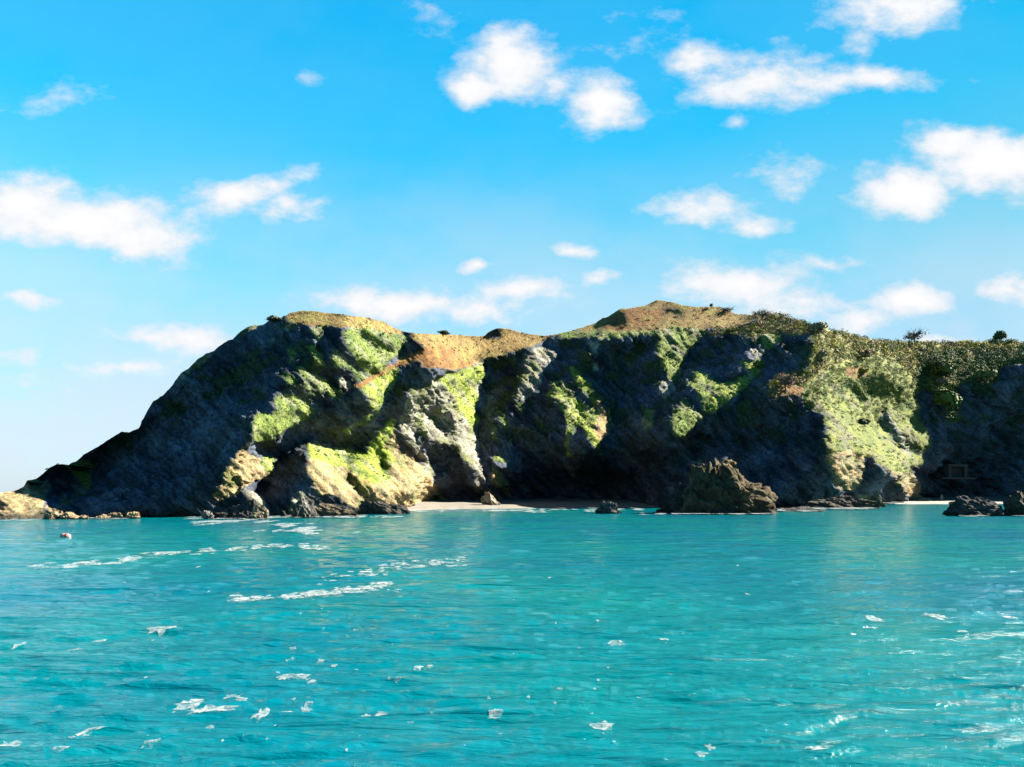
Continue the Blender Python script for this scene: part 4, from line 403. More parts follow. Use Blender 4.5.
-6,-6,-6,-6,-6,-2,2,8,13,7,2,-2,-5,-7,-8,-8,-11,1,4,0,-4,-1,-2,-3,-4,-1,2,5,4,2,0,0,1,12,10,4,2,-2,-11,2,1,-1,-4,3,1,-1,-6,0,-2,-1,-2,-1,-3,-3,-1,-2,-1,0,-2,-2,-3,-1,-1,0,0,1,-1,-7,
-2,-2,-4,-4,-3,-1,1,3,6,4,4,2,2,1,1,1,-1,0,0,0,2,1,0,2,0,-1,0,-1,0,1,0,0,0,-1,0,2,4,5,4,1,5,3,-1,1,2,1,4,2,0,-2,-12,1,-3,-5,1,2,4,2,2,0,-1,1,2,3,2,3,2,2,0,1,-1,-1,0,-1,-1,-1,-1,-1,
-2,-2,-3,-3,-3,-2,-2,-2,-2,1,1,2,3,2,2,1,1,-2,-4,-8,2,6,1,25,16,13,13,5,-2,-8,-10,-12,-10,-10,-7,0,1,0,1,0,-5,-3,-8,-6,-4,-3,-2,-3,0,0,0,0,1,0,1,1,0,1,0,1,0,1,-1,0,0,0,0,0,1,0,1,0,
2,1,0,2,0,1,1,0,0,1,0,1,-1,1,0,0,0,1,1,0,1,0,0,0,0,0,-1,0,0,0,0,1,-1,1,0,1,1,0,1,0,1,0,0,0,1,0,0,1,0,0,0,-1,1,0,-1,1,-1,1,-1,1,-1,0,1,-1],
[0,0,0,0,0,0,0,0,0,0,0,0,0,0,0,0,0,0,0,0,0,0,0,0,0,0,0,0,0,0,0,0,0,0,0,0,0,0,0,0,0,0,0,0,0,0,0,0,0,0,0,0,0,0,0,-26,0,0,2,4,6,6,-43,-22,20,7,7,6,9,8,0,0,8,7,5,3,3,3,4,2,2,1,1,-1,0,1,
1,1,1,0,0,0,1,-1,0,-1,2,1,0,1,0,0,0,0,0,1,0,-1,0,-2,1,-1,-1,-3,-11,-28,2,4,4,5,2,2,-6,6,7,2,4,-4,-2,-1,2,2,5,7,6,4,2,1,1,0,7,7,3,0,-2,-2,-1,-1,-3,-4,-5,-3,1,2,2,-1,-4,-5,-6,-7,-6,
-6,-4,-3,2,5,7,12,5,0,-4,-9,-12,-10,-12,2,8,3,-3,-3,-2,-2,-1,-2,-1,0,2,4,4,2,2,17,7,5,2,0,-4,-4,-1,0,1,-2,0,-1,-4,0,-1,-1,-2,-2,-4,-3,-2,-2,-1,0,-1,0,-2,-2,-3,-1,-1,1,0,1,-2,0,-3,
-6,-5,-4,-3,-1,4,5,6,4,4,2,1,-1,0,-1,-1,0,1,0,0,1,0,-1,0,-1,0,1,-1,0,-1,-1,0,1,4,4,4,4,2,2,1,1,1,3,1,4,1,2,1,-5,-14,-4,0,2,3,1,2,2,1,0,1,1,3,2,1,2,1,2,1,1,0,-2,0,-1,1,-1,-1,-1,-1,
-2,-3,-2,-3,-3,-3,-1,-1,0,1,1,2,0,0,-2,-2,-2,4,7,9,20,14,13,11,8,4,-4,-7,-11,-10,-10,-10,-5,-1,0,-3,-6,-11,0,-1,-4,-4,-3,-3,-2,0,-1,0,0,0,1,1,-1,0,0,-1,0,-1,1,0,1,0,0,-1,0,1,0,0,1,
1,1,0,1,1,1,0,1,0,1,0,0,0,1,-1,1,0,1,0,0,2,-1,1,0,0,-1,0,0,0,0,0,0,0,1,0,1,1,0,0,1,0,1,1,0,0,1,0,1,-1,0,0,0,1,0,-1,1,-1,1,-1,1,-1,0,1,-1],
[0,0,0,0,0,0,0,0,0,0,0,0,0,0,0,0,0,0,0,0,0,0,0,0,0,0,0,0,0,0,0,0,0,0,0,0,0,0,0,0,0,0,0,0,0,0,0,0,0,0,0,0,0,0,0,0,0,0,0,0,0,0,-19,-5,-23,2,0,4,5,7,9,7,-1,5,5,4,4,4,2,3,3,2,0,2,-1,0,
2,1,1,0,1,0,0,0,-1,2,0,1,2,1,1,0,-1,0,-1,0,0,0,0,0,-2,-2,-2,-2,-3,-10,-13,-7,-1,-1,-11,-1,14,10,10,6,-7,-5,-1,1,1,1,7,9,9,7,6,6,4,0,3,3,4,2,-2,-3,-3,-4,-7,-8,-7,-1,-1,1,0,-1,-3,-5,
-9,-3,-5,-3,-5,-1,4,6,16,4,0,-3,-7,-11,-18,-9,1,7,5,1,-4,-2,0,-1,-1,0,0,1,1,2,2,2,15,13,6,3,2,-2,-3,-3,0,-1,2,0,-5,-3,0,1,0,-2,-2,-2,-4,-4,-3,-2,0,0,0,0,-2,-2,-1,-2,-2,-2,1,0,6,-1,
-4,-2,-2,-3,-5,-2,-1,3,9,8,0,1,-1,-1,-2,-1,1,0,0,0,1,-1,-1,0,-1,-1,-1,-1,0,-2,-1,0,0,3,2,4,3,3,2,2,2,2,2,1,4,3,2,1,1,-2,-5,-9,-2,0,-1,1,2,1,1,2,1,2,1,1,1,0,2,2,2,2,0,0,-1,0,0,2,-1,
0,-2,-1,-2,-3,-2,-3,-3,-3,-1,0,0,0,1,2,-1,-1,0,2,8,7,11,18,13,12,8,5,0,-3,-7,-6,-9,-11,-13,-7,0,1,-5,-10,-4,-5,-3,-2,-1,-2,0,-1,0,-1,-2,-1,0,1,-1,1,-2,-1,-1,1,0,-1,0,0,1,0,1,0,-1,1,
1,0,1,0,1,0,0,1,1,0,1,0,0,0,0,0,0,0,0,0,1,1,0,1,0,1,-1,0,0,0,-1,0,0,2,0,0,1,0,1,0,1,0,1,0,1,0,1,0,1,0,0,1,0,0,0,-1,1,0,0,-1,1,-1,0,1,-1,0,0,0,1,-1],
[0,0,0,0,0,0,0,0,0,0,0,0,0,0,0,0,0,0,0,0,0,0,0,0,0,0,0,0,0,0,0,0,0,0,0,0,0,0,0,0,0,0,0,0,0,0,0,0,0,0,0,0,0,0,0,0,0,0,0,0,0,0,0,0,-22,-13,-4,2,0,3,6,8,8,0,0,4,4,3,5,4,3,2,2,1,2,0,-1,
2,1,1,-1,1,0,0,1,-1,2,1,2,2,0,1,0,-1,-2,-1,0,1,-1,0,-2,-3,-4,0,3,-1,-31,-4,-6,-15,5,4,7,5,6,3,-1,-4,0,2,3,6,6,9,10,9,9,9,7,4,0,0,1,-1,-1,-5,-7,-8,-9,-8,-4,-3,0,-1,-3,-1,-3,-3,-1,-6,
-1,-4,-2,-2,6,10,7,1,-1,-6,-10,-15,-3,-3,0,6,1,-3,0,1,-1,1,1,0,0,1,2,0,1,10,12,9,7,3,1,-2,-5,-1,-2,0,0,2,-1,-3,1,-1,-1,0,-3,-4,-3,-3,-1,-2,-1,0,0,-1,0,0,-2,-2,-4,-2,-3,1,4,-1,5,2,2,
-1,-2,-7,-5,2,3,3,4,1,1,-2,-1,1,0,1,0,-1,-1,-1,-1,-2,-2,-1,-2,-1,-1,-2,-2,-2,1,3,3,1,2,3,3,4,4,3,2,3,1,3,3,2,0,1,-3,-5,-5,-3,-1,0,1,0,2,2,2,0,1,0,1,0,1,2,3,1,2,0,0,1,1,0,1,0,0,-2,
-2,-2,-3,-2,-4,-2,-1,-1,0,2,2,1,0,-1,2,6,7,8,10,13,12,9,6,0,-2,-5,-4,-6,-11,-16,-21,2,6,1,-4,-8,-6,0,-3,-1,-1,0,-1,0,-1,-1,-1,-2,0,0,0,-1,-1,-1,0,-1,0,0,0,0,0,0,1,0,1,0,1,0,1,0,1,0,
0,0,1,0,0,0,0,0,0,-1,0,0,1,1,1,0,1,0,0,-1,0,0,-1,0,1,1,0,0,1,1,0,1,0,1,1,0,1,0,0,1,1,0,0,0,1,0,0,0,0,1,-1,0,0,1,-1,0,1,-1,0,0,0,1,-1,0,0,0,0,0,0,-1],
[0,0,0,0,0,0,0,0,0,0,0,0,0,0,0,0,0,0,0,0,0,0,0,0,0,0,0,0,0,0,0,0,0,0,0,0,0,0,0,0,0,0,0,0,0,0,0,0,0,0,0,0,0,0,0,0,0,0,0,0,0,0,0,0,0,-21,-8,-8,1,5,1,3,5,6,3,-3,3,5,4,4,4,3,3,2,1,1,1,
0,1,0,1,-1,1,1,0,2,0,1,2,0,3,0,1,-1,-1,-1,-3,0,1,0,-2,-3,-2,1,3,3,-7,-33,-16,-2,1,1,-2,-5,-2,4,4,4,2,3,5,8,10,9,9,10,9,12,11,8,-2,-5,-5,-7,-8,-16,-7,-6,-5,-3,-1,-1,-1,0,3,1,1,-1,-2,
-1,-3,-2,-3,-1,3,6,3,1,-4,-6,-13,-3,0,1,7,-1,-6,-2,0,-1,1,1,1,1,0,2,2,2,-1,13,10,8,6,4,0,-3,-5,-3,-1,-1,1,0,1,0,-1,0,0,-2,-2,-2,-3,-1,-2,0,-1,-2,-1,0,0,1,0,-2,-2,-4,-2,-1,3,3,4,5,2,
2,-2,-4,-3,-3,-3,1,1,3,1,1,0,-1,1,1,-1,0,-2,-2,-2,-2,-2,-2,-1,-2,-3,-3,-3,-3,1,2,1,1,1,4,4,5,5,5,3,2,2,2,1,3,2,0,0,-2,-4,-4,-2,-2,-1,1,1,1,1,2,0,1,0,2,1,1,1,3,1,2,1,0,2,2,1,0,-1,0,
-1,-2,-2,-4,-3,-2,-1,0,1,1,2,0,-1,1,4,7,7,7,9,10,9,7,1,-2,-6,-5,-6,-11,-16,-22,-2,4,3,0,-4,-7,-1,5,5,-1,-2,-1,-2,-2,-1,-2,-1,-1,0,-1,0,-2,0,-1,0,0,0,1,-1,0,0,1,0,0,1,0,0,1,-1,1,0,1,
0,0,-1,1,0,0,-1,0,-1,1,0,0,1,0,1,1,0,0,0,-1,1,-1,1,0,0,0,1,1,0,1,0,1,0,1,0,2,0,1,0,1,0,1,0,0,1,0,0,0,0,0,1,-1,1,-1,0,1,-1,0,0,0,0,0,0,0,0,0,0,-1,0,1],
[0,0,0,0,0,0,0,0,0,0,0,0,0,0,0,0,0,0,0,0,0,0,0,0,0,0,0,0,0,0,0,0,0,0,0,0,0,0,0,0,0,0,0,0,0,0,0,0,0,0,0,0,0,0,0,0,0,0,0,0,0,0,0,0,0,0,-21,2,-8,-6,3,3,1,2,4,6,0,-1,5,4,3,4,4,2,2,2,1,
0,1,0,0,0,0,1,1,1,1,1,1,1,0,2,0,2,-1,-2,-1,-3,0,1,0,-2,2,1,2,1,-3,-12,-21,-13,-6,-6,-7,4,-10,-5,3,5,4,4,8,10,11,10,9,7,9,13,13,11,-22,-1,-7,-22,-11,3,-4,-4,-2,-1,1,0,0,1,3,2,2,0,2,
-1,0,-2,-3,-2,-1,1,2,-1,-3,-6,-5,-1,2,7,3,-3,-5,-4,-2,-2,-1,1,2,0,1,3,10,7,9,1,3,5,3,3,2,-3,-12,2,0,0,-1,2,0,2,1,1,-3,-3,-2,-2,0,-1,-1,-2,-1,0,-2,-1,1,1,1,0,-1,-1,-2,3,-1,1,4,3,3,1,
0,-2,-2,-4,-4,-6,2,2,3,3,1,0,0,-1,1,-2,-2,-2,-2,-1,-1,-2,-2,-3,-3,-4,-5,-3,-1,0,1,1,2,2,5,5,5,5,4,3,2,1,2,1,2,2,0,-1,-2,-2,-3,-3,-1,-1,-1,1,1,1,1,3,2,1,1,1,2,1,1,2,2,2,1,2,2,0,1,-1,
0,-2,-3,-2,-3,-1,-2,0,0,0,-1,0,0,3,6,7,8,8,8,7,7,3,0,-5,-7,-9,-13,-16,-22,-2,10,-2,-4,-10,0,5,8,7,3,0,-1,-4,-3,-3,-3,0,-1,1,-1,-1,-2,-1,-1,0,0,1,1,-1,0,0,0,-1,0,1,0,1,0,0,0,0,0,0,0,
0,0,-1,0,-1,0,0,0,-1,1,1,1,1,0,0,0,0,-1,1,-1,1,0,1,0,1,1,0,1,0,1,0,1,0,1,0,1,1,1,0,0,0,1,1,0,0,0,1,0,0,-1,1,0,0,0,0,0,0,0,0,0,0,0,0,0,-1,0,1],
[0,0,0,0,0,0,0,0,0,0,0,0,0,0,0,0,0,0,0,0,0,0,0,0,0,0,0,0,0,0,0,0,0,0,0,0,0,0,0,0,0,0,0,0,0,0,0,0,0,0,0,0,0,0,0,0,0,0,0,0,0,0,0,0,0,0,0,0,-18,2,-8,-3,1,0,2,4,3,4,3,2,3,1,1,4,3,2,2,1,
0,1,-1,1,0,1,2,1,1,1,-1,1,1,0,2,0,2,-1,-3,-2,0,-1,0,2,2,3,0,-2,-4,-7,-12,-11,-14,-9,-3,1,2,0,-13,-4,2,4,6,10,10,12,9,8,9,9,10,10,-2,-30,-14,-1,-4,-2,-4,-6,-5,-2,-3,-1,1,4,4,5,4,5,4,
3,2,-3,-3,-3,-2,-1,-2,-2,-3,-8,0,1,7,6,3,-6,-3,-4,-3,-3,-2,9,8,6,6,5,3,2,2,-1,-1,2,4,3,-1,-3,-4,-2,-2,1,1,0,1,2,1,0,-2,-3,-1,0,0,-2,-2,0,-1,-2,0,-1,1,0,2,2,1,0,0,-4,1,2,2,2,1,1,2,1,
1,-4,-5,-1,-4,0,0,4,2,2,-1,-1,-2,-1,-1,-2,-1,-1,-1,-1,-3,-2,-4,-4,-4,-4,-4,-1,1,2,1,0,3,5,5,4,5,4,2,1,0,2,2,2,1,0,-1,-2,-3,-2,-2,-1,0,-1,0,1,2,2,2,3,3,1,0,1,1,2,2,2,3,2,1,1,1,1,-1,
-1,-2,-3,2,-3,-2,-2,-1,-1,-2,-1,3,5,6,8,7,8,5,5,4,3,-1,-5,-10,-14,-16,-25,-3,2,6,-1,-6,-5,1,8,9,7,3,0,-3,-4,-4,-3,-1,-1,0,-1,-2,-2,-1,-1,0,0,1,1,0,0,0,0,-1,0,0,0,0,-1,0,0,0,0,0,-1,
1,-1,0,0,-1,0,0,-1,0,1,1,1,-1,1,0,0,0,0,0,0,0,0,1,1,1,1,0,1,1,0,1,0,1,0,1,0,1,0,0,1,1,0,0,1,0,0,1,0,0,0,1,0,-1,1,0,-1,1,0,0,0,0,-1,0,0,0,1],
[0,0,0,0,0,0,0,0,0,0,0,0,0,0,0,0,0,0,0,0,0,0,0,0,0,0,0,0,0,0,0,0,0,0,0,0,0,0,0,0,0,0,0,0,0,0,0,0,0,0,0,0,0,0,0,0,0,0,0,0,0,0,0,0,0,0,0,0,0,0,-15,-5,-4,0,1,0,3,2,1,3,2,3,4,2,2,2,2,2,
1,0,1,1,1,2,1,1,0,0,1,0,0,1,0,1,0,0,0,-1,-2,-1,-1,1,4,2,-1,-5,-4,-5,-5,-7,-7,-8,3,-3,-4,-9,2,3,-10,-4,2,5,9,9,13,11,8,3,4,5,3,-8,-18,-6,-1,-4,-8,-6,-3,-4,-6,-4,-1,3,6,7,7,7,7,5,-3,
3,-2,-2,-2,-3,-4,-5,-3,-3,-1,1,5,7,3,-3,-4,-3,2,6,6,3,5,5,5,4,-2,-2,-2,-1,0,2,3,1,0,-2,-2,-2,-1,-3,1,1,8,-3,-1,-2,-1,-1,0,0,-1,0,-2,-1,-1,0,0,0,0,1,2,2,3,1,1,-2,0,0,0,0,0,1,2,7,0,
-2,-5,-4,0,-4,-2,0,4,1,-1,-1,-2,-1,-1,1,-1,0,0,-1,-1,-3,-3,-3,-5,-5,-5,-3,2,2,-1,-1,0,2,5,4,6,4,4,1,2,1,3,1,1,0,-2,-2,-2,-2,-2,-1,-1,0,0,0,2,2,3,2,2,2,1,0,2,1,2,3,2,1,3,1,1,1,1,0,
-3,-3,1,-3,-2,-1,-1,-2,0,1,4,4,6,4,7,6,6,4,3,2,-1,-7,-11,-15,-18,-10,-4,7,1,-3,-5,-1,2,4,9,4,-2,1,-1,-2,-2,-3,-2,-1,0,-3,-2,-2,-1,0,0,1,1,0,0,1,-1,-1,0,0,0,-1,0,0,-1,-1,0,-1,0,0,-1,
1,0,-1,0,-1,0,1,1,0,0,0,1,-1,0,1,-1,0,1,0,1,0,1,0,1,1,1,1,0,1,0,1,0,1,0,1,-1,1,1,0,1,1,0,0,0,1,0,0,1,0,0,0,1,-1,1,0,-1,1,0,0,0,0,0,0,0,0,0,0,-1],
[0,0,0,0,0,0,0,0,0,0,0,0,0,0,0,0,0,0,0,0,0,0,0,0,0,0,0,0,0,0,0,0,0,0,0,0,0,0,0,0,0,0,0,0,0,0,0,0,0,0,0,0,0,0,0,0,0,0,0,0,0,0,0,0,0,0,0,0,0,0,0,-16,3,-6,-3,0,0,1,0,0,3,3,3,4,0,4,3,3,
1,2,2,1,3,0,2,0,0,0,-1,0,1,0,0,0,1,1,-1,1,-2,-3,-1,2,1,-1,-2,-2,-1,-1,-1,-3,-6,-8,0,-3,-6,-6,-3,-2,8,4,-10,-4,2,7,10,13,6,0,-1,1,4,0,-6,-5,-8,-6,-4,-2,-2,-6,-7,-6,-3,0,5,7,8,9,8,6,
1,-4,3,1,-1,-4,-5,-5,-4,-1,-2,4,3,2,2,0,-1,5,5,6,7,4,2,4,1,-2,-4,-10,0,1,3,2,2,1,0,-1,-1,0,-1,-1,-2,7,0,1,-3,-3,-1,0,0,0,0,-3,0,0,0,0,0,1,0,1,1,2,2,3,1,1,-1,4,-1,-1,-1,-1,-1,5,4,-1,
-4,-5,-1,2,-1,-3,-2,1,0,-3,0,0,1,0,2,0,-1,-1,0,-1,-2,-4,-4,-6,-5,-2,6,2,1,-2,-9,-2,1,4,4,5,4,3,2,3,2,2,0,-1,-2,-2,-2,-1,-2,0,0,0,-1,1,0,1,1,2,2,1,1,2,1,2,3,3,0,2,1,3,1,1,1,-1,0,-1,
-6,1,1,0,0,0,0,3,3,3,2,4,4,5,4,3,2,0,-3,-5,-11,-15,-15,-3,4,2,0,-3,-7,4,5,2,7,0,-4,0,1,-2,-3,-1,-2,-1,-2,-2,-2,-1,0,0,1,0,0,-1,1,-1,1,0,0,-1,-1,0,-1,-1,0,0,-1,-1,-1,-1,0,-1,0,0,0,1,
0,0,1,0,0,0,0,1,0,-1,1,0,0,1,0,1,0,1,2,0,1,0,1,0,1,0,0,1,0,1,1,0,1,0,0,1,0,1,0,0,0,1,-1,1,0,1,-1,1,0,0,1,-1,0,0,0,1,0,-1,0,0,0,0,1],
[0,0,0,0,0,0,0,0,0,0,0,0,0,0,0,0,0,0,0,0,0,0,0,0,0,0,0,0,0,0,0,0,0,0,0,0,0,0,0,0,0,0,0,0,0,0,0,0,0,0,0,0,0,0,0,0,0,0,0,0,0,0,0,0,0,0,0,0,0,0,0,0,0,-13,-4,-3,-2,0,-1,0,0,3,4,3,2,3,3,
3,3,3,3,3,1,1,0,0,0,0,0,1,-1,1,0,1,-1,0,2,0,-1,-2,-1,0,-1,-1,-3,-1,2,4,2,-2,-6,-8,-4,-5,-4,-6,-2,-2,2,1,6,-2,-6,-2,3,6,5,2,-1,2,2,2,-1,-4,-5,-5,-3,-3,-3,-2,-4,-6,1,-3,1,4,8,8,6,4,4,
0,-2,4,2,-1,-5,-5,-4,-3,4,0,1,1,1,7,6,4,3,6,6,2,2,0,-3,-6,-10,0,-6,4,4,2,0,1,0,0,2,2,1,-1,-1,0,1,-1,-1,-3,-1,1,0,0,-2,-1,-1,0,2,1,1,0,1,0,1,1,1,2,1,2,2,2,5,-1,-2,-2,4,0,0,-1,-3,-4,
-2,3,5,-3,-5,-3,0,0,0,1,1,1,0,-1,-1,0,0,1,-1,-3,-5,-4,-3,4,-5,0,-1,-2,0,-5,-3,0,2,3,4,3,3,2,2,2,0,0,-1,-3,-1,-2,0,0,1,1,1,-2,0,-1,1,1,0,2,1,2,3,2,3,2,1,0,2,2,2,1,0,0,1,0,-3,0,1,2,1,
1,2,2,1,2,1,2,2,4,3,2,-1,-3,-4,-8,-18,-8,-2,2,4,3,-1,-1,4,5,4,7,-6,-13,-2,-1,-1,1,-1,-3,-1,-1,-2,0,0,1,-1,0,0,0,-1,0,-1,1,0,0,-1,0,-1,-1,-1,-1,-1,-1,-1,-1,-1,0,-1,0,-1,1,1,0,1,1,-1,
1,0,0,0,-1,0,0,1,1,0,0,1,1,1,1,0,1,0,1,0,1,0,1,1,-1,1,0,1,1,0,1,1,-1,1,-1,1,0,1,-1,1,0,1,0,1,0,-1,1,0,0,0,1,0,-1,0,1,0,0,0,-1],
[0,0,0,0,0,0,0,0,0,0,0,0,0,0,0,0,0,0,0,0,0,0,0,0,0,0,0,0,0,0,0,0,0,0,0,0,0,0,0,0,0,0,0,0,0,0,0,0,0,0,0,0,0,0,0,0,0,0,0,0,0,0,0,0,0,0,0,0,0,0,0,0,0,0,-14,2,-4,-3,-3,-1,-1,1,2,3,4,1,
3,4,5,4,3,2,1,1,1,0,0,0,1,-1,1,1,1,-1,1,1,1,1,-1,0,0,-1,-2,-4,-2,1,4,5,2,-2,-6,-1,-9,-8,-6,-2,-2,-2,0,0,3,2,2,-10,-7,-3,3,5,3,1,2,2,1,-2,-4,-4,-4,-2,-1,-3,-1,0,-1,3,2,-1,1,2,2,3,4,
6,3,-1,5,1,-1,-4,-4,-3,0,2,1,1,1,6,8,6,5,5,4,1,-2,-5,-6,-9,-2,0,-1,3,1,0,0,1,1,3,2,3,3,2,-1,-1,-3,-2,-2,1,-1,-1,0,-2,-1,0,1,0,1,0,0,0,0,1,0,1,1,1,2,2,2,3,3,1,1,5,2,-1,-4,-4,0,0,-2,
0,3,0,-1,-4,-2,2,1,1,-1,0,-2,0,5,-1,0,-2,-1,-3,-2,-3,-2,-3,-3,-4,-1,-2,-1,0,-4,-2,-1,1,2,3,2,2,1,2,2,0,0,0,-2,-2,-1,1,2,1,1,-1,-1,-1,-1,0,0,1,2,1,3,4,2,2,3,0,1,2,2,1,0,1,1,0,0,2,2,
2,2,2,2,1,1,-1,1,0,1,1,1,0,-3,-5,-6,-10,-6,-5,2,5,3,1,-1,1,4,5,2,0,-8,-8,-4,-2,0,1,-1,-2,-2,-1,0,1,1,0,1,0,0,-1,-1,-1,-1,0,0,0,0,-1,-1,-1,-1,-1,-1,-2,-1,-1,-1,-1,0,-1,1,0,1,2,0,1,0,
0,-1,0,-1,1,0,1,0,0,2,1,0,0,1,0,1,1,1,0,1,0,0,1,0,1,0,1,0,1,1,0,0,0,1,0,0,0,0,1,0,0,0,0,0,0,1,0,0,1,0,-1,1,0,0,0,0,0,0,1,0,-1],
[0,0,0,0,0,0,0,0,0,0,0,0,0,0,0,0,0,0,0,0,0,0,0,0,0,0,0,0,0,0,0,0,0,0,0,0,0,0,0,0,0,0,0,0,0,0,0,0,0,0,0,0,0,0,0,0,0,0,0,0,0,0,0,0,0,0,0,0,0,0,0,0,0,0,0,0,-13,-2,-2,5,-3,-3,-2,1,4,1,
2,3,4,3,3,3,2,1,0,1,1,0,1,1,1,1,1,1,0,1,1,0,1,0,1,-1,-2,-3,-1,0,3,4,1,0,-3,-2,-8,-8,-5,-3,-2,-1,-1,0,0,1,-2,0,-2,-12,-4,2,3,1,2,2,2,-1,-3,-3,-1,-2,-4,0,1,1,-3,2,0,4,2,-6,-3,0,5,7,8,
4,-1,5,2,-1,-3,-3,-2,-1,1,0,2,4,8,7,8,5,2,-1,-5,-13,-6,0,-1,0,0,3,1,0,0,1,2,2,2,3,3,3,1,-7,-4,1,0,4,4,-3,-4,-2,-1,1,1,2,-1,0,-1,-1,-2,-1,0,1,1,1,2,2,1,3,2,7,2,6,5,-2,-6,-3,2,2,-2,
-3,-1,0,0,0,-1,0,0,0,-1,-2,0,1,-1,-1,1,1,1,0,-2,-2,-2,-3,-5,-5,-4,-2,-3,-1,2,-2,-3,-1,0,1,1,1,1,2,2,3,1,1,-1,-2,-1,1,2,1,-1,0,-3,0,0,-2,2,0,0,3,2,2,4,2,2,2,1,2,2,1,1,2,1,3,0,4,3,1,
2,2,1,0,-1,1,-2,-1,0,-1,0,-2,-5,-7,-8,-11,1,-1,5,5,3,2,1,1,2,2,0,-4,-11,-2,-2,-2,0,0,1,0,-2,-2,-1,0,1,2,1,1,0,0,-1,-2,-1,-1,0,0,0,-1,0,-2,-2,-1,-1,-1,-1,-1,-1,0,-1,1,0,1,1,0,1,-1,0,
-1,1,-1,1,0,0,1,0,2,0,0,2,1,0,1,0,0,0,1,0,1,0,0,0,1,1,0,2,0,0,1,0,1,-1,0,0,0,0,0,1,0,0,1,0,1,0,0,0,0,1,0,-1,1,0,0,0,0,0,0,0,1],
[0,0,0,0,0,0,0,0,0,0,0,0,0,0,0,0,0,0,0,0,0,0,0,0,0,0,0,0,0,0,0,0,0,0,0,0,0,0,0,0,0,0,0,0,0,0,0,0,0,0,0,0,0,0,0,0,0,0,0,0,0,0,0,0,0,0,0,0,0,0,0,0,0,0,0,0,0,-11,4,7,-2,5,5,-10,-4,-2,
-1,1,1,3,2,2,2,1,2,1,1,2,0,2,2,0,1,2,1,0,1,1,1,1,0,0,-1,-1,-2,1,1,1,2,1,-1,-4,-7,-7,-3,-3,-3,-2,-1,-2,0,0,-1,-2,-6,1,-3,-5,-1,0,0,1,2,1,1,-1,-1,-3,-2,-2,1,3,1,-6,-4,-1,-2,3,1,-1,3,
7,6,6,3,-1,5,1,-3,-3,-2,-1,-1,0,3,3,4,7,6,6,2,-3,-6,-4,-4,-2,-2,-3,8,0,1,1,2,1,0,1,3,1,2,1,1,-3,-4,-1,5,1,-2,1,0,-2,1,2,1,0,0,0,-3,-2,-2,-2,-1,-1,1,1,1,0,2,2,5,6,9,5,2,0,-3,-1,2,0,
-3,-5,-2,-1,1,0,0,-1,0,-1,0,-2,0,4,-2,1,2,1,0,1,-1,-1,-2,-4,-5,-5,-5,-5,-3,-3,-1,2,-1,-2,-1,1,0,0,1,1,2,2,3,0,0,0,-1,-1,1,0,0,-2,-1,-1,0,0,0,1,1,0,1,3,2,3,3,3,2,1,3,3,2,2,2,1,10,1,
1,1,1,2,0,0,-1,-3,-1,-2,-2,-1,-2,-4,-6,-7,-8,-6,0,7,1,3,3,2,3,1,1,0,-2,-5,-6,-3,-2,0,-1,0,0,0,0,-3,-1,-2,0,2,2,3,1,1,-1,-2,-3,-1,0,0,-1,0,-2,-1,-1,-2,-1,-1,-1,0,0,-1,0,0,1,1,0,0,0,
0,0,0,-1,1,0,0,1,1,1,0,0,2,0,0,1,0,0,1,1,-1,0,1,1,0,1,0,1,1,0,1,0,0,0,1,0,0,0,0,1,-1,0,1,0,0,1,0,0,1,0,0,0,0,1,-1,1],
[0,0,0,0,0,0,0,0,0,0,0,0,0,0,0,0,0,0,0,0,0,0,0,0,0,0,0,0,0,0,0,0,0,0,0,0,0,0,0,0,0,0,0,0,0,0,0,0,0,0,0,0,0,0,0,0,0,0,0,0,0,0,0,0,0,0,0,0,0,0,0,0,0,0,0,0,0,0,0,0,0,0,0,15,-7,-4,-4,
-3,-1,-1,1,1,1,3,1,2,2,2,2,2,1,2,0,0,1,1,0,1,2,1,2,1,0,0,0,0,1,1,2,1,0,-10,-3,-4,-4,-3,-4,-4,-4,-1,-1,-1,-1,-2,-4,0,3,3,-6,-4,-4,0,1,3,2,1,-2,0,-2,-2,0,2,2,-2,-9,-12,-4,-1,6,10,5,1,
2,3,5,3,-4,1,0,3,-4,-1,0,2,1,4,3,3,5,3,3,-2,-8,2,0,-2,-4,-6,8,5,4,4,2,-1,1,0,6,-2,-1,-1,-1,-1,-2,-2,3,1,-1,1,1,2,1,1,2,0,0,-2,-1,-4,-3,-2,-2,-1,0,0,-1,0,2,4,5,6,8,3,1,1,4,3,-2,-2,
-4,-3,-4,-1,0,1,1,1,-1,-1,0,0,-1,-3,5,5,2,0,1,2,1,-2,-2,-4,-5,-5,-5,-4,-5,-6,-3,-1,3,-2,-2,-1,1,2,2,0,0,1,2,2,1,0,0,-2,-3,-1,-2,-1,0,1,-1,1,0,1,1,0,0,2,2,3,2,3,3,3,3,2,3,3,2,2,8,6,
2,1,0,1,1,-1,-2,-2,-3,-2,-4,-3,-4,-5,-6,-7,-6,-1,5,4,2,0,0,2,2,2,2,-1,-2,-5,-3,-3,-2,-2,0,-1,1,0,-2,0,3,4,-4,-2,3,1,2,0,-1,-3,-2,-2,-1,0,-1,-1,-2,-1,-2,0,-2,0,0,-1,-1,1,1,1,0,-1,1,
0,-1,0,0,0,0,0,0,1,1,0,0,1,1,0,1,1,0,1,0,0,0,0,1,-1,1,0,1,1,1,1,0,0,2,0,0,0,0,0,0,0,0,0,0,0,1,-1,1,0,1,0,0,0,0,1,0,1,-1,0,1],
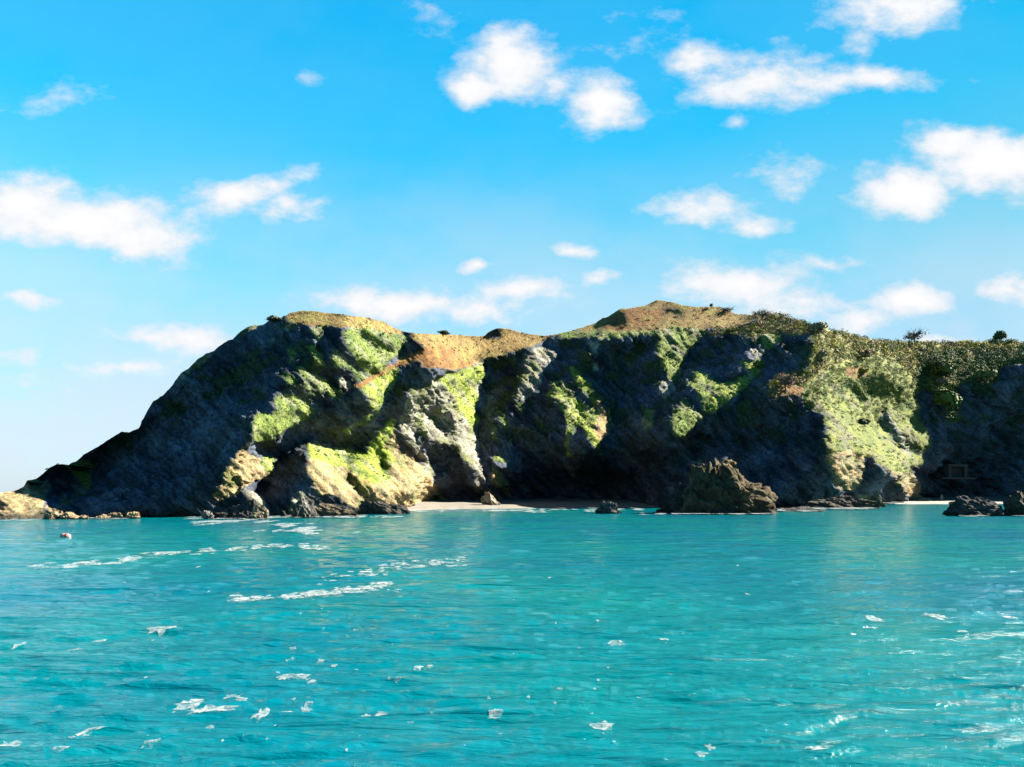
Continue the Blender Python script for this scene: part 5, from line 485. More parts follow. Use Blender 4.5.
[0,0,0,0,0,0,0,0,0,0,0,0,0,0,0,0,0,0,0,0,0,0,0,0,0,0,0,0,0,0,0,0,0,0,0,0,0,0,0,0,0,0,0,0,0,0,0,0,0,0,0,0,0,0,0,0,0,0,0,0,0,0,0,0,0,0,0,0,0,0,0,0,0,0,0,0,0,0,0,0,0,0,0,0,9,-1,-2,-3,
-3,-2,0,0,1,1,3,2,2,2,2,1,1,1,1,0,0,0,1,1,1,3,1,2,2,2,1,2,1,2,0,1,1,-4,-4,-5,-6,-7,-6,-7,-4,-4,-2,0,-1,1,-1,-2,1,4,5,-1,-5,-4,-1,1,0,0,0,0,-1,0,-1,1,1,-1,-7,-8,-10,-3,4,6,6,2,-2,2,
2,2,1,-6,-2,1,2,3,-1,2,4,3,3,3,1,2,0,-7,3,2,2,1,-2,9,4,2,4,3,1,-1,-2,1,0,0,0,-1,-2,-3,-1,0,1,0,0,0,1,2,2,2,1,2,1,-1,-3,-3,-3,-3,-3,-1,-2,-1,0,-2,5,6,5,6,3,0,-1,3,7,4,-1,-5,-2,-3,-4,
-2,1,2,3,1,1,0,0,1,1,-1,2,4,2,1,1,2,3,-1,-5,-5,-3,-4,-4,-4,-5,-5,-6,-3,-2,3,-5,-2,2,3,1,1,0,0,2,2,2,1,-2,-3,-4,-3,-2,0,0,0,1,0,0,1,1,-1,1,0,2,3,2,3,2,4,3,3,3,3,3,2,11,6,3,0,1,0,0,
-1,-2,-2,-3,-3,-3,-6,-5,-6,-5,-6,-3,5,4,2,2,1,-1,-2,0,2,1,1,-2,-5,0,-1,-3,-3,-3,0,-1,0,2,5,4,2,1,-1,-3,-1,0,-1,-2,-1,-3,-2,-2,-1,0,-2,-1,-2,-1,-1,0,-1,0,1,1,0,0,0,0,1,-2,0,1,0,-1,1,
0,0,1,0,1,0,1,0,1,1,0,1,0,-1,1,-1,0,1,0,0,0,1,1,1,0,1,1,1,0,1,0,0,0,0,0,0,-1,1,0,0,0,1,-1,1,0,0,1,0,1,0,0,0,0,1,-1,1],
[0,0,0,0,0,0,0,0,0,0,0,0,0,0,0,0,0,0,0,0,0,0,0,0,0,0,0,0,0,0,0,0,0,0,0,0,0,0,0,0,0,0,0,0,0,0,0,0,0,0,0,0,0,0,0,0,0,0,0,0,0,0,0,0,0,0,0,0,0,0,0,0,0,0,0,0,0,0,0,0,0,0,0,0,14,-4,-1,-1,
-2,-3,-2,0,1,1,1,1,2,2,2,0,1,-1,1,1,0,0,0,1,2,2,2,3,3,2,4,3,3,1,2,2,1,-1,-6,-8,-9,-8,-12,-5,-5,-4,-3,-2,2,2,0,1,1,3,7,4,4,-7,-5,-2,-1,-2,-1,-1,1,0,1,1,-1,-3,-3,-6,-6,-4,-6,-2,2,5,4,
-2,1,1,1,0,-3,-1,1,-4,2,3,3,5,5,2,0,-1,-1,0,2,3,4,1,-1,14,6,5,2,1,0,-2,-2,-3,-4,4,2,2,-3,-2,-2,5,-3,-5,0,0,0,1,2,2,2,2,1,0,-1,-1,-3,-2,-2,-3,-2,-2,-1,7,2,3,4,3,-1,-6,-3,8,6,3,-1,-3,
-1,-1,-4,1,1,3,3,3,2,0,1,2,1,1,2,2,0,1,3,3,4,1,-5,-5,-5,-4,-3,-4,-4,-5,-4,-6,-3,-10,0,6,-2,1,2,0,1,1,1,2,2,-1,-2,-4,-3,-3,-1,-3,-1,1,1,0,1,1,1,1,-1,1,2,1,2,2,3,2,3,5,3,2,8,14,4,4,1,
1,-1,0,0,-1,-2,-2,-3,-4,-5,-5,-7,-6,-5,-3,-1,3,3,5,4,1,-1,-2,-2,-2,0,1,0,-1,1,-2,-3,-5,-3,-2,-1,1,1,5,5,3,1,-1,-3,-2,-2,-1,-1,-3,-2,-1,-1,-2,-1,-1,-1,-1,-1,-2,0,0,0,0,1,1,0,0,0,0,1,
-1,0,0,0,0,1,0,0,1,0,1,1,0,0,0,1,0,0,1,-1,0,0,0,0,1,0,1,0,1,2,0,1,1,0,0,1,-1,0,1,0,0,0,0,0,0,0,0,1,0,0,0,1,0,0,0,1,0,1,-1,1,-1,1],
[0,0,0,0,0,0,0,0,0,0,0,0,0,0,0,0,0,0,0,0,0,0,0,0,0,0,0,0,0,0,0,0,0,0,0,0,0,0,0,0,0,0,0,0,0,0,0,0,0,0,0,0,0,0,0,0,0,0,0,0,0,0,0,0,0,0,0,0,0,0,0,0,0,0,0,0,0,0,0,0,0,0,0,0,0,8,-1,1,0,
0,-3,-1,0,0,1,1,1,0,0,0,0,1,1,0,1,0,1,2,2,2,4,2,2,4,3,5,3,3,2,1,2,1,-15,-11,-10,-8,-4,-8,-5,-4,-2,1,1,1,2,1,3,4,3,5,2,4,-4,-5,-4,-2,-2,-2,-1,1,2,0,-2,-3,-3,-3,-4,-4,-7,-8,-9,2,15,6,
-3,-1,0,1,-1,-2,-2,-4,-1,0,4,5,5,3,0,-2,-2,3,2,3,3,2,19,6,3,2,2,1,-1,-2,-3,-1,0,3,3,1,0,-2,-3,-5,-4,0,-1,-1,0,1,7,5,0,0,0,0,1,-1,-1,-2,-2,-3,-3,-2,-2,8,2,2,1,0,-6,0,0,3,2,-1,0,-5,0,
4,2,2,3,2,3,3,1,2,1,1,3,3,2,0,1,5,1,4,2,1,-2,-10,-3,-3,-3,-2,-3,-4,-5,-4,-13,-4,5,-2,5,0,-3,-1,0,0,0,1,-1,-1,-2,-1,-1,-2,-3,-4,-3,-2,1,1,1,3,2,0,1,1,0,1,1,1,3,4,3,4,9,6,7,8,6,3,2,0,
-1,0,-1,-1,-1,-3,-2,-4,-5,-7,-7,-6,-4,-2,-1,2,4,5,6,3,1,-2,-5,-3,-2,-1,0,2,0,-1,-5,-4,-4,-1,1,0,1,4,2,3,3,-2,-3,-1,-2,-1,-3,-1,-1,-2,-1,-1,-1,-1,-1,-1,-1,0,-1,0,0,0,0,0,1,0,0,0,-1,
1,0,1,1,-1,0,1,1,0,0,1,0,0,1,-1,0,0,1,-1,1,0,0,-1,0,1,0,1,1,1,0,1,1,0,1,1,0,0,1,-1,0,1,0,0,0,0,0,0,0,0,1,1,-1,1,0,1,-1,0,0,1,0,1,-1,1,0,1],
[0,0,0,0,0,0,0,0,0,0,0,0,0,0,0,0,0,0,0,0,0,0,0,0,0,0,0,0,0,0,0,0,0,0,0,0,0,0,0,0,0,0,0,0,0,0,0,0,0,0,0,0,0,0,0,0,0,0,0,0,0,0,0,0,0,0,0,0,0,0,0,0,0,0,0,0,0,0,0,0,0,0,0,0,0,8,-1,-1,1,
-1,1,-1,-1,0,0,0,0,-1,-2,1,-1,1,1,2,1,2,2,2,2,4,2,3,2,1,4,3,5,3,1,2,2,1,-6,-14,-12,-6,-4,-7,-10,0,4,1,0,-2,0,3,3,1,1,2,0,-1,0,0,-1,-2,-1,-2,-2,0,0,-1,-2,-1,-2,-3,-4,-5,-6,-7,-7,8,9,
12,1,-6,-4,-1,0,-2,-4,-5,-4,-2,1,4,5,3,2,-1,-1,1,2,1,-1,16,12,5,2,0,2,2,2,0,-1,1,2,2,1,2,1,0,-2,-6,-5,-5,-1,-1,-1,0,5,5,2,1,0,1,1,1,1,-2,-3,-2,-2,-2,6,1,1,-3,-1,-2,0,0,3,-5,-8,-3,4,
4,3,0,3,4,1,4,3,2,2,1,2,3,2,8,-1,-2,-1,1,4,4,4,3,0,-4,-11,-3,-2,-1,0,-2,-5,-13,-6,5,-3,-2,-2,0,2,-1,-2,-2,-1,-1,-2,-1,0,0,-1,-2,-5,-5,-4,-3,-2,0,3,3,4,3,1,0,0,0,2,1,2,2,10,6,4,8,5,
7,5,4,2,1,-1,-2,0,0,-1,-2,-4,-5,-6,-7,-8,-5,-2,-1,1,1,2,5,7,6,2,-2,-4,-5,-3,-3,0,0,0,-1,-3,-3,-1,-1,-1,0,1,3,3,0,2,-1,0,-2,-1,-3,-2,-2,-1,-1,-2,-1,-1,-1,0,-1,0,-1,0,0,-1,0,0,1,0,0,
0,0,0,1,0,0,1,0,1,0,0,1,1,-1,0,1,-1,1,-1,0,0,0,-1,0,0,1,0,0,1,0,1,1,1,1,1,0,1,0,0,1,-1,1,0,0,1,0,0,0,0,0,0,1,0,-1,1,0,1,-1,1,1,0,0,0,0,1],
[0,0,0,0,0,0,0,0,0,0,0,0,0,0,0,0,0,0,0,0,0,0,0,0,0,0,0,0,0,0,0,0,0,0,0,0,0,0,0,0,0,0,0,0,0,0,0,0,0,0,0,0,0,0,0,0,0,0,0,0,0,0,0,0,0,0,0,0,0,0,0,0,0,0,0,0,0,0,0,0,0,0,0,0,0,0,4,-3,2,
2,-1,-1,2,-1,0,-1,-2,-2,0,-1,2,1,1,2,2,2,2,3,3,3,3,2,1,2,1,3,2,2,2,2,1,0,-2,-6,-7,-9,-6,-6,-7,5,3,2,-1,-2,-2,1,0,-1,-2,-3,-2,0,2,1,2,0,-1,-2,-1,-2,-1,-3,-2,-1,-1,-2,-3,-5,-6,-6,7,4,
3,9,10,-2,-6,-4,-3,-3,-4,-6,-7,-5,-2,2,4,4,2,1,1,1,1,0,9,7,6,4,2,4,4,1,1,4,3,1,1,1,2,1,2,1,-2,-2,-6,-4,-4,-3,-3,6,-1,-1,4,1,0,2,3,3,0,-1,0,-3,-2,4,4,0,-3,-3,-4,-2,0,3,-7,-6,-1,4,2,
7,4,-4,-1,3,3,2,2,1,2,3,2,3,3,-1,2,2,3,0,1,2,2,5,5,0,-6,-11,-1,0,1,-6,-9,-6,-4,-1,-1,-2,-2,-1,1,3,-2,-1,-2,-2,-1,-1,0,0,-1,-4,-6,-5,-5,-4,-4,-1,2,4,3,4,2,1,1,0,0,2,1,3,5,8,8,7,7,5,
4,3,3,1,0,-2,-1,-1,0,-1,-3,-5,-8,-8,-6,-3,-2,0,2,2,1,2,5,6,1,-1,-2,-3,-4,-3,-2,0,-1,-2,-1,0,1,0,-1,0,5,0,0,0,1,-1,1,-2,-1,-3,-1,-2,-1,-2,-1,-2,-2,0,0,1,-1,0,0,-2,0,-1,0,-1,0,1,0,0,
1,0,0,1,0,1,0,0,1,0,0,1,0,0,0,0,0,-1,-1,1,-1,0,0,-1,1,0,1,1,1,0,1,1,0,2,-1,1,0,0,1,0,1,0,0,0,0,0,1,0,0,0,0,1,0,1,-1,1,0,0,1,0,1,0,0,-1,1],
[0,0,0,0,0,0,0,0,0,0,0,0,0,0,0,0,0,0,0,0,0,0,0,0,0,0,0,0,0,0,0,0,0,0,0,0,0,0,0,0,0,0,0,0,0,0,0,0,0,0,0,0,0,0,0,0,0,0,0,0,0,0,0,0,0,0,0,0,0,0,0,0,0,0,0,0,0,0,0,0,0,0,0,0,0,0,1,2,-3,
0,1,0,-1,2,-1,-1,-2,-2,-1,0,2,2,2,2,2,3,2,2,3,2,3,2,2,1,2,1,1,1,1,1,1,0,-1,0,-1,-4,-5,-5,6,-5,-3,-2,-3,-3,-2,0,0,-3,-5,-6,-1,2,1,1,1,2,1,1,-1,-1,-3,-3,-4,-2,0,0,-4,-5,-4,-4,7,4,5,5,
8,1,1,-4,-3,-4,-5,-6,-15,-5,-1,-1,0,2,3,3,3,6,1,1,8,5,3,3,5,5,4,-13,9,6,5,3,2,0,1,1,2,2,1,-2,-3,-5,-5,-4,-2,0,-4,1,2,1,1,1,2,4,2,1,-1,0,-1,5,3,1,-2,-5,-6,-4,3,-3,0,-4,-1,5,2,3,-1,3,
1,-2,1,1,1,2,1,3,3,4,3,1,-1,3,1,1,1,-1,2,5,8,3,-3,-7,-5,-2,-6,-3,-5,-5,-2,-3,-2,-1,-2,-1,-1,1,4,3,-5,-3,-2,1,0,0,-2,-3,-6,-6,-4,-4,-3,-2,-2,0,3,4,2,1,0,1,1,1,2,7,3,5,7,8,7,5,4,1,2,
1,0,-1,-3,0,0,0,-2,-6,-9,-8,-4,-1,1,2,1,1,0,-1,2,2,2,-2,-2,0,1,0,-2,-4,-2,-2,1,1,1,1,0,-1,3,2,0,1,0,1,-1,-1,-3,-1,-1,0,-2,-1,-3,-2,-1,-1,-1,0,1,1,-2,1,-2,-1,-1,0,0,0,1,0,1,-1,1,0,1,
1,0,0,-1,1,0,1,0,0,0,-1,0,0,-1,-1,1,-1,0,1,-1,1,1,1,0,2,0,1,0,0,1,0,0,1,0,1,-1,1,0,1,0,1,-1,1,0,0,0,1,0,0,0,1,0,0,0,1,0,0,0,1],
[0,0,0,0,0,0,0,0,0,0,0,0,0,0,0,0,0,0,0,0,0,0,0,0,0,0,0,0,0,0,0,0,0,0,0,0,0,0,0,0,0,0,0,0,0,0,0,0,0,0,0,0,0,0,0,0,0,0,0,0,0,0,0,0,0,0,0,0,0,0,0,0,0,0,0,0,0,0,0,0,0,0,0,0,0,0,0,-1,-1,
-1,2,0,-1,0,1,-1,-1,-2,-1,2,1,2,2,1,2,2,3,2,2,2,1,2,2,3,2,1,1,0,0,0,1,0,2,2,1,0,-3,-4,1,-5,-7,-6,-4,-4,-2,-2,-3,-3,-5,0,1,2,3,0,1,1,2,1,8,5,-7,-6,-6,-4,-2,-1,-1,-2,-5,-3,8,5,1,2,4,
3,3,2,-3,-3,-4,-7,-10,-7,-7,-4,-3,-1,0,4,5,7,9,10,3,0,1,3,6,7,2,-2,-2,4,4,4,1,0,0,1,3,1,1,0,-3,-3,-4,-3,-3,-3,1,0,1,-3,-2,0,3,2,3,3,1,1,7,2,1,0,-3,-4,-6,-6,-4,1,2,1,6,0,-1,-2,3,4,1,
-1,-3,0,0,1,2,2,3,3,2,2,1,1,3,2,0,1,7,2,4,5,1,-5,-12,-8,-6,-3,-2,1,-1,-2,-1,-3,-1,-3,-1,-1,2,1,5,-3,-2,-1,1,0,-1,-4,-3,-3,-3,-3,-4,-2,-4,-4,-2,0,1,1,1,1,1,1,2,5,4,6,6,7,7,6,1,2,0,1,
1,-1,-2,-3,0,1,-2,-9,-10,-5,1,2,3,1,2,1,-2,-3,-3,0,-5,-2,3,4,3,3,0,-2,-5,-2,0,3,3,1,-1,4,1,-2,1,0,-1,2,0,-2,-3,-1,0,1,-1,-2,-2,-1,-2,-1,-1,-1,0,-1,1,-1,0,0,-2,0,0,-1,0,1,1,0,0,1,1,
0,1,0,-1,0,0,0,1,-1,0,0,-1,0,0,-1,0,0,0,0,1,1,0,1,1,0,1,0,0,0,1,0,1,0,0,0,1,0,1,0,1,-1,1,0,1,0,1,-1,0,1,1,-1,1,1,0,0,0,0,1],
[0,0,0,0,0,0,0,0,0,0,0,0,0,0,0,0,0,0,0,0,0,0,0,0,0,0,0,0,0,0,0,0,0,0,0,0,0,0,0,0,0,0,0,0,0,0,0,0,0,0,0,0,0,0,0,0,0,0,0,0,0,0,0,0,0,0,0,0,0,0,0,0,0,0,0,0,0,0,0,0,0,0,0,0,0,0,0,-3,2,
1,-3,0,0,-1,-1,2,-2,0,1,1,1,1,1,2,2,2,1,2,1,1,2,2,3,2,3,3,0,-1,0,1,0,2,2,1,0,1,-1,-2,-13,-7,-8,-1,-4,-5,-4,-4,-6,-3,2,4,4,3,1,2,1,1,2,11,5,3,4,-6,-7,-6,-4,-4,-3,-2,-2,14,1,-1,-2,-2,
1,11,-1,0,-1,-1,-3,-3,-8,-9,-7,-6,-5,-4,-1,1,3,6,8,9,5,3,2,4,5,5,1,-1,-4,1,7,6,1,0,-1,0,0,2,0,0,0,-2,-2,-3,-2,-2,-2,-2,0,3,-1,-2,0,2,3,6,5,2,1,1,1,-1,-1,-5,-9,-5,-1,1,3,6,2,-2,-6,3,
4,3,0,-1,-1,-2,1,0,1,1,2,1,2,1,2,3,2,3,2,0,3,8,5,4,3,-2,-9,-13,-8,-7,-1,2,7,0,0,-2,-4,-3,-3,-2,-1,-1,1,4,3,-3,-2,-2,-1,0,2,1,-1,-4,-4,0,-1,-4,-9,-7,-2,4,4,-4,-1,0,6,2,3,3,5,5,6,4,4,
0,1,1,0,-1,-2,-3,-1,-2,-4,-14,-8,3,5,5,2,2,-2,-1,-1,-3,-4,-3,-1,0,2,3,5,3,3,-1,-3,-3,0,2,2,2,6,1,-2,-1,-1,0,-1,1,-2,-3,-2,-1,0,0,0,0,0,-2,-1,-2,-2,-1,-1,1,0,1,0,-1,0,-1,0,0,1,-1,0,
2,1,0,0,1,-1,0,0,-1,0,-1,0,1,0,0,0,-1,-1,1,-1,1,0,0,1,0,1,0,1,0,1,-1,1,0,0,0,0,0,1,1,0,0,1,0,1,1,0,0,0,0,1,0,1,0,0,1,0,0,0,1,0,1,0,0,1],
[0,0,0,0,0,0,0,0,0,0,0,0,0,0,0,0,0,0,0,0,0,0,0,0,0,0,0,0,0,0,0,0,0,0,0,0,0,0,0,0,0,0,0,0,0,0,0,0,0,0,0,0,0,0,0,0,0,0,0,0,0,0,0,0,0,0,0,0,0,0,0,0,0,0,0,0,0,0,0,0,0,0,0,0,0,0,0,0,-4,
2,1,0,-2,-1,-2,1,0,2,2,0,0,0,2,1,2,2,2,0,1,2,1,1,2,3,3,0,1,1,0,0,1,1,1,1,1,-2,-1,0,-4,-11,-10,-9,-7,-6,-5,-4,-2,-1,3,5,5,2,3,2,2,9,10,4,3,1,0,0,-1,-4,-5,-5,-4,-4,12,9,1,-5,-6,-5,-2,
5,2,2,1,1,2,-1,-1,-15,-5,-5,-4,-4,-4,-4,-2,2,5,6,5,4,3,5,5,1,-2,-1,-9,10,9,7,1,-1,-2,-1,1,0,1,0,1,1,0,-1,-2,-8,-1,0,0,3,4,1,-3,0,0,-2,6,5,3,1,1,0,-2,-4,-3,-4,-2,-1,6,3,-1,-2,0,2,2,
-1,1,0,0,-1,-1,1,0,0,0,1,1,0,2,3,3,1,1,8,1,4,6,6,3,0,-6,-9,-10,-5,-3,5,4,3,1,-1,-4,-5,-3,-3,-3,-2,-2,1,2,6,-3,-4,-2,4,6,6,0,-4,-7,-5,-4,-2,-1,-2,-2,-5,-2,3,1,1,-2,-1,0,2,3,4,4,4,2,
2,1,0,0,-1,-2,-3,-4,-4,-8,-5,-3,5,4,1,0,-2,-2,-2,0,-3,-1,-1,0,1,3,4,2,4,2,2,0,-1,0,0,1,6,2,0,0,-1,-2,-2,-2,-2,-2,0,-2,-1,-1,0,1,-1,0,1,-1,-2,-1,-2,0,0,0,0,1,0,1,-1,-1,1,-1,1,0,0,1,
1,0,0,0,0,-1,-1,-1,0,0,0,1,-1,0,0,1,-1,1,0,0,1,0,1,0,1,0,0,0,0,0,0,-1,0,1,0,1,-1,1,1,0,1,0,1,0,1,0,1,-1,1,0,0,1,0,1,0,1,-1,1,0,0,1],
[0,0,0,0,0,0,0,0,0,0,0,0,0,0,0,0,0,0,0,0,0,0,0,0,0,0,0,0,0,0,0,0,0,0,0,0,0,0,0,0,0,0,0,0,0,0,0,0,0,0,0,0,0,0,0,0,0,0,0,0,0,0,0,0,0,0,0,0,0,0,0,0,0,0,0,0,0,0,0,0,0,0,0,0,0,0,0,0,0,
-4,2,1,0,-2,0,-3,1,2,2,2,0,0,0,2,2,0,1,2,1,0,1,1,2,2,1,2,0,0,1,0,0,1,1,1,-1,-1,-1,0,0,-5,-8,-13,-9,-6,-2,-4,-4,-3,0,7,7,1,1,2,12,9,7,3,-2,-3,-1,3,7,4,-5,-5,-5,7,7,4,-1,-4,-8,-7,-3,
0,5,0,3,2,3,5,2,-5,-17,-8,-2,-4,-5,-7,-5,-3,2,6,5,4,4,2,2,-3,-3,0,10,2,4,4,2,0,0,0,0,1,0,1,2,2,2,0,-1,-5,-3,-1,0,0,3,4,1,-2,-1,0,-5,5,5,4,1,-1,-3,-4,0,-1,-4,3,2,2,0,-3,3,3,-3,-2,0,
1,2,1,1,-1,0,0,1,1,-1,1,0,2,-1,0,2,7,4,3,4,7,8,1,-2,-6,-6,-6,-2,1,3,3,1,-2,-1,-2,-3,-3,-4,-5,-4,-2,1,1,3,-2,0,4,7,5,1,-5,-7,-5,-4,-2,0,0,-1,-3,-3,-1,-1,0,0,-3,-1,0,1,3,2,3,4,2,0,0,
-1,-1,-3,-2,-5,-7,-11,2,10,2,0,-3,-7,-2,-1,1,0,1,-2,-6,3,5,7,3,1,0,3,6,1,0,-1,-1,5,1,1,2,-1,-2,-4,-6,-2,-2,0,0,1,-1,0,-1,0,1,-1,-1,0,1,-1,0,0,0,0,-1,-1,1,0,0,0,0,0,0,0,1,0,-1,1,-1,
0,0,1,-1,0,-1,-1,0,0,1,0,1,-1,1,0,1,1,0,1,0,0,0,0,0,-1,1,-1,-1,1,-1,0,1,0,1,0,0,1,0,1,0,1,0,1,0,1,0,1,0,0,1,-1,1,0,1,0,1,0,0,0,1],
[0,0,0,0,0,0,0,0,0,0,0,0,0,0,0,0,0,0,0,0,0,0,0,0,0,0,0,0,0,0,0,0,0,0,0,0,0,0,0,0,0,0,0,0,0,0,0,0,0,0,0,0,0,0,0,0,0,0,0,0,0,0,0,0,0,0,0,0,0,0,0,0,0,0,0,0,0,0,0,0,0,0,0,0,0,0,0,0,0,0,
0,-2,0,1,-1,-1,0,2,2,1,0,0,1,1,1,1,1,0,1,0,0,2,1,2,1,-1,1,0,0,0,0,0,0,1,0,-1,2,1,-1,-4,-6,-9,-7,-3,-5,-4,-5,-5,-3,5,6,4,3,12,8,5,3,-2,-6,-3,6,7,5,4,2,-2,3,3,4,2,-1,-6,-6,-7,-6,-4,1,
3,2,2,4,6,5,-1,-7,-16,-16,-7,-4,-6,-5,-3,2,4,5,6,4,3,-2,-2,-3,11,2,-3,1,3,12,-1,-1,1,2,2,3,1,1,1,0,2,-1,-2,-3,-2,-1,1,1,2,4,0,-1,0,-1,2,2,0,0,-1,-5,0,0,-1,-2,3,3,1,-2,3,4,-2,-4,-3,
-2,2,2,3,-1,1,-1,1,2,1,0,-1,1,-1,1,0,3,-2,6,4,3,4,3,7,5,-1,-3,3,0,-2,-1,-1,-3,-1,0,1,1,-3,-5,-6,-5,-5,-3,-1,1,6,2,2,3,2,0,-3,-3,-10,0,-2,0,1,1,0,-2,-2,-2,-1,-3,-2,-2,-1,-1,1,2,3,2,
3,1,-1,-2,-3,-1,-4,-5,-7,-5,7,7,1,-4,-9,-2,-3,0,0,1,-2,-1,-1,6,10,5,0,0,0,2,5,6,4,1,1,-2,-2,0,-1,-1,-2,-4,-2,-4,-3,-1,0,0,1,0,1,0,-2,-1,0,0,1,2,0,1,0,-1,-2,-1,0,-1,0,0,0,0,1,0,-1,
-1,0,-1,0,0,1,0,1,0,-1,-1,0,0,1,1,0,1,1,1,0,1,1,0,0,0,0,0,-1,0,-1,-1,0,-1,0,0,0,0,0,1,1,0,1,0,1,0,1,1,0,0,1,0,0,1,0,1,0,1,0,0,0,1,0,1],
[0,0,0,0,0,0,0,0,0,0,0,0,0,0,0,0,0,0,0,0,0,0,0,0,0,0,0,0,0,0,0,0,0,0,0,0,0,0,0,0,0,0,0,0,0,0,0,0,0,0,0,0,0,0,0,0,0,0,0,0,0,0,0,0,0,0,0,0,0,0,0,0,0,0,0,0,0,0,0,0,0,0,0,0,0,0,0,0,0,0,
0,0,-1,-1,1,0,6,0,-1,-1,0,1,-1,1,0,2,1,0,0,1,0,1,1,1,0,1,-1,0,0,-1,-1,0,0,0,1,3,2,2,-2,-4,-7,-5,-4,-2,-1,-4,-5,-6,2,-2,1,4,12,7,3,2,0,-7,1,1,5,6,4,2,3,2,4,4,4,3,-3,-6,-8,-7,-7,-4,
-1,1,6,4,2,3,4,2,-6,-10,-14,-16,-15,-7,-4,-1,1,4,7,9,8,4,-1,-4,-1,2,-2,-3,2,6,10,4,4,2,4,4,2,2,1,0,1,0,0,-1,-1,-2,-2,-1,-2,0,3,3,3,1,2,0,-1,-1,-1,-6,-1,-1,0,-2,7,2,1,0,2,3,0,-4,-4,
-4,0,0,1,0,1,0,1,0,1,1,1,0,1,1,2,3,2,0,0,-1,2,4,3,9,7,4,4,-2,1,0,-2,-4,-4,0,4,4,0,-2,-5,-5,-7,-7,-6,-5,1,4,7,1,-1,0,-2,1,-1,-3,-4,-2,-2,1,1,1,-1,0,-1,-2,-3,-2,-4,-3,0,-1,2,1,3,2,1,
-1,-2,-3,-3,-2,-4,-5,4,2,2,-2,-8,-3,-3,-2,-2,0,0,-1,2,6,6,8,3,2,0,1,2,4,5,4,3,0,-2,-1,-2,-1,-2,-3,-4,-1,0,-4,-4,-1,0,1,1,-1,0,0,-1,0,1,2,1,2,-1,0,-2,-1,-2,-3,-1,-1,0,-1,1,0,-1,0,0,
1,0,0,-1,-1,2,1,0,-1,1,0,0,1,0,1,2,0,1,1,0,1,0,0,0,-1,0,0,-2,-1,0,-1,-1,0,0,0,0,1,0,0,1,0,1,0,2,0,0,1,0,1,0,1,0,0,1,0,0,1,0,1,0,1],
[0,0,0,0,0,0,0,0,0,0,0,0,0,0,0,0,0,0,0,0,0,0,0,0,0,0,0,0,0,0,0,0,0,0,0,0,0,0,0,0,0,0,0,0,0,0,0,0,0,0,0,0,0,0,0,0,0,0,0,0,0,0,0,0,0,0,0,0,0,0,0,0,0,0,0,0,0,0,0,0,0,0,0,0,0,0,0,0,0,0,
0,0,0,0,-1,7,0,3,-1,0,-1,-2,0,0,0,0,1,1,0,0,1,-1,2,1,1,0,-1,-1,-1,-1,-1,0,1,0,3,2,3,2,0,-4,-2,-3,4,2,0,-10,-8,-7,0,-8,-2,16,7,1,-1,-3,-2,2,1,3,3,2,1,0,4,5,1,12,8,1,-3,-8,-11,-10,-5,
-4,0,2,3,2,4,2,2,1,-2,-8,-11,-14,-14,-14,-12,0,-1,3,9,12,12,7,1,0,-3,-4,-6,-2,2,5,7,14,4,6,2,3,4,2,1,1,0,0,1,1,-2,-3,-3,-2,-4,-2,3,7,3,4,1,-4,-1,0,-3,-4,-3,-1,0,7,5,2,-1,-2,3,1,-4,
-4,-3,-1,-1,-1,-1,-1,0,0,1,1,-1,0,1,2,0,2,3,5,4,0,-7,-3,3,5,11,4,6,8,1,2,0,-1,-2,-2,0,3,4,3,-2,-4,-5,-7,-7,-7,-4,-3,-3,0,3,5,0,-2,1,1,2,0,-2,-5,-2,-2,0,1,1,0,0,-1,-2,-3,-3,-3,-2,-1,
-1,1,1,1,1,1,-1,-1,-2,-2,-3,-1,1,1,-1,-3,-5,-3,-4,-3,-1,-1,-2,8,4,6,5,5,3,3,1,2,2,3,5,4,0,1,-1,-2,-1,-2,-3,-2,-1,-4,0,1,1,0,-5,2,1,1,0,0,1,0,3,1,-4,-2,-1,-3,-2,-3,-3,-2,-2,-2,-1,0,
-1,0,1,0,1,1,0,0,-2,0,1,1,0,1,-1,0,1,1,2,1,0,2,0,1,1,0,0,0,0,-1,-2,0,-1,-1,-1,-1,0,0,-1,0,0,0,1,1,0,1,0,1,0,0,1,0,1,0,1,0,0,1,0,1,0,1,1,0,0,0,0,1],
[0,0,0,0,0,0,0,0,0,0,0,0,0,0,0,0,0,0,0,0,0,0,0,0,0,0,0,0,0,0,0,0,0,0,0,0,0,0,0,0,0,0,0,0,0,0,0,0,0,0,0,0,0,0,0,0,0,0,0,0,0,0,0,0,0,0,0,0,0,0,0,0,0,0,0,0,0,0,0,0,0,0,0,0,0,0,0,0,0,0,
0,0,0,0,4,-5,3,2,4,-2,0,1,0,-1,0,0,-1,0,1,0,0,1,0,2,1,-1,-1,0,-1,0,-1,-1,1,1,1,3,2,2,2,2,2,7,0,-2,-8,-1,-5,-6,-14,10,7,1,-3,-7,-7,-8,-1,6,5,4,1,-3,-1,3,5,14,16,5,0,-2,-3,-9,-11,-9,
-7,-1,1,2,1,5,0,0,2,0,-2,-4,-7,-10,-11,-12,-12,-16,-5,5,9,13,13,8,7,4,-1,-4,-4,-1,0,0,3,9,13,3,2,3,1,3,2,1,2,1,1,0,-6,0,-2,-3,-2,-1,3,3,3,3,3,2,-4,-6,-4,-1,-1,-2,4,5,4,0,-2,3,1,-3,
-5,-5,-3,-1,-1,0,-2,-1,0,1,1,0,0,-2,1,0,2,1,2,2,4,2,-2,-3,4,5,6,6,10,7,6,-2,0,-3,-2,0,2,3,-1,1,0,-1,-2,-3,-4,-7,-9,-8,-2,-1,-1,2,5,3,1,1,3,1,-7,-1,-4,-3,-1,0,1,1,0,-1,-1,-3,-2,-2,
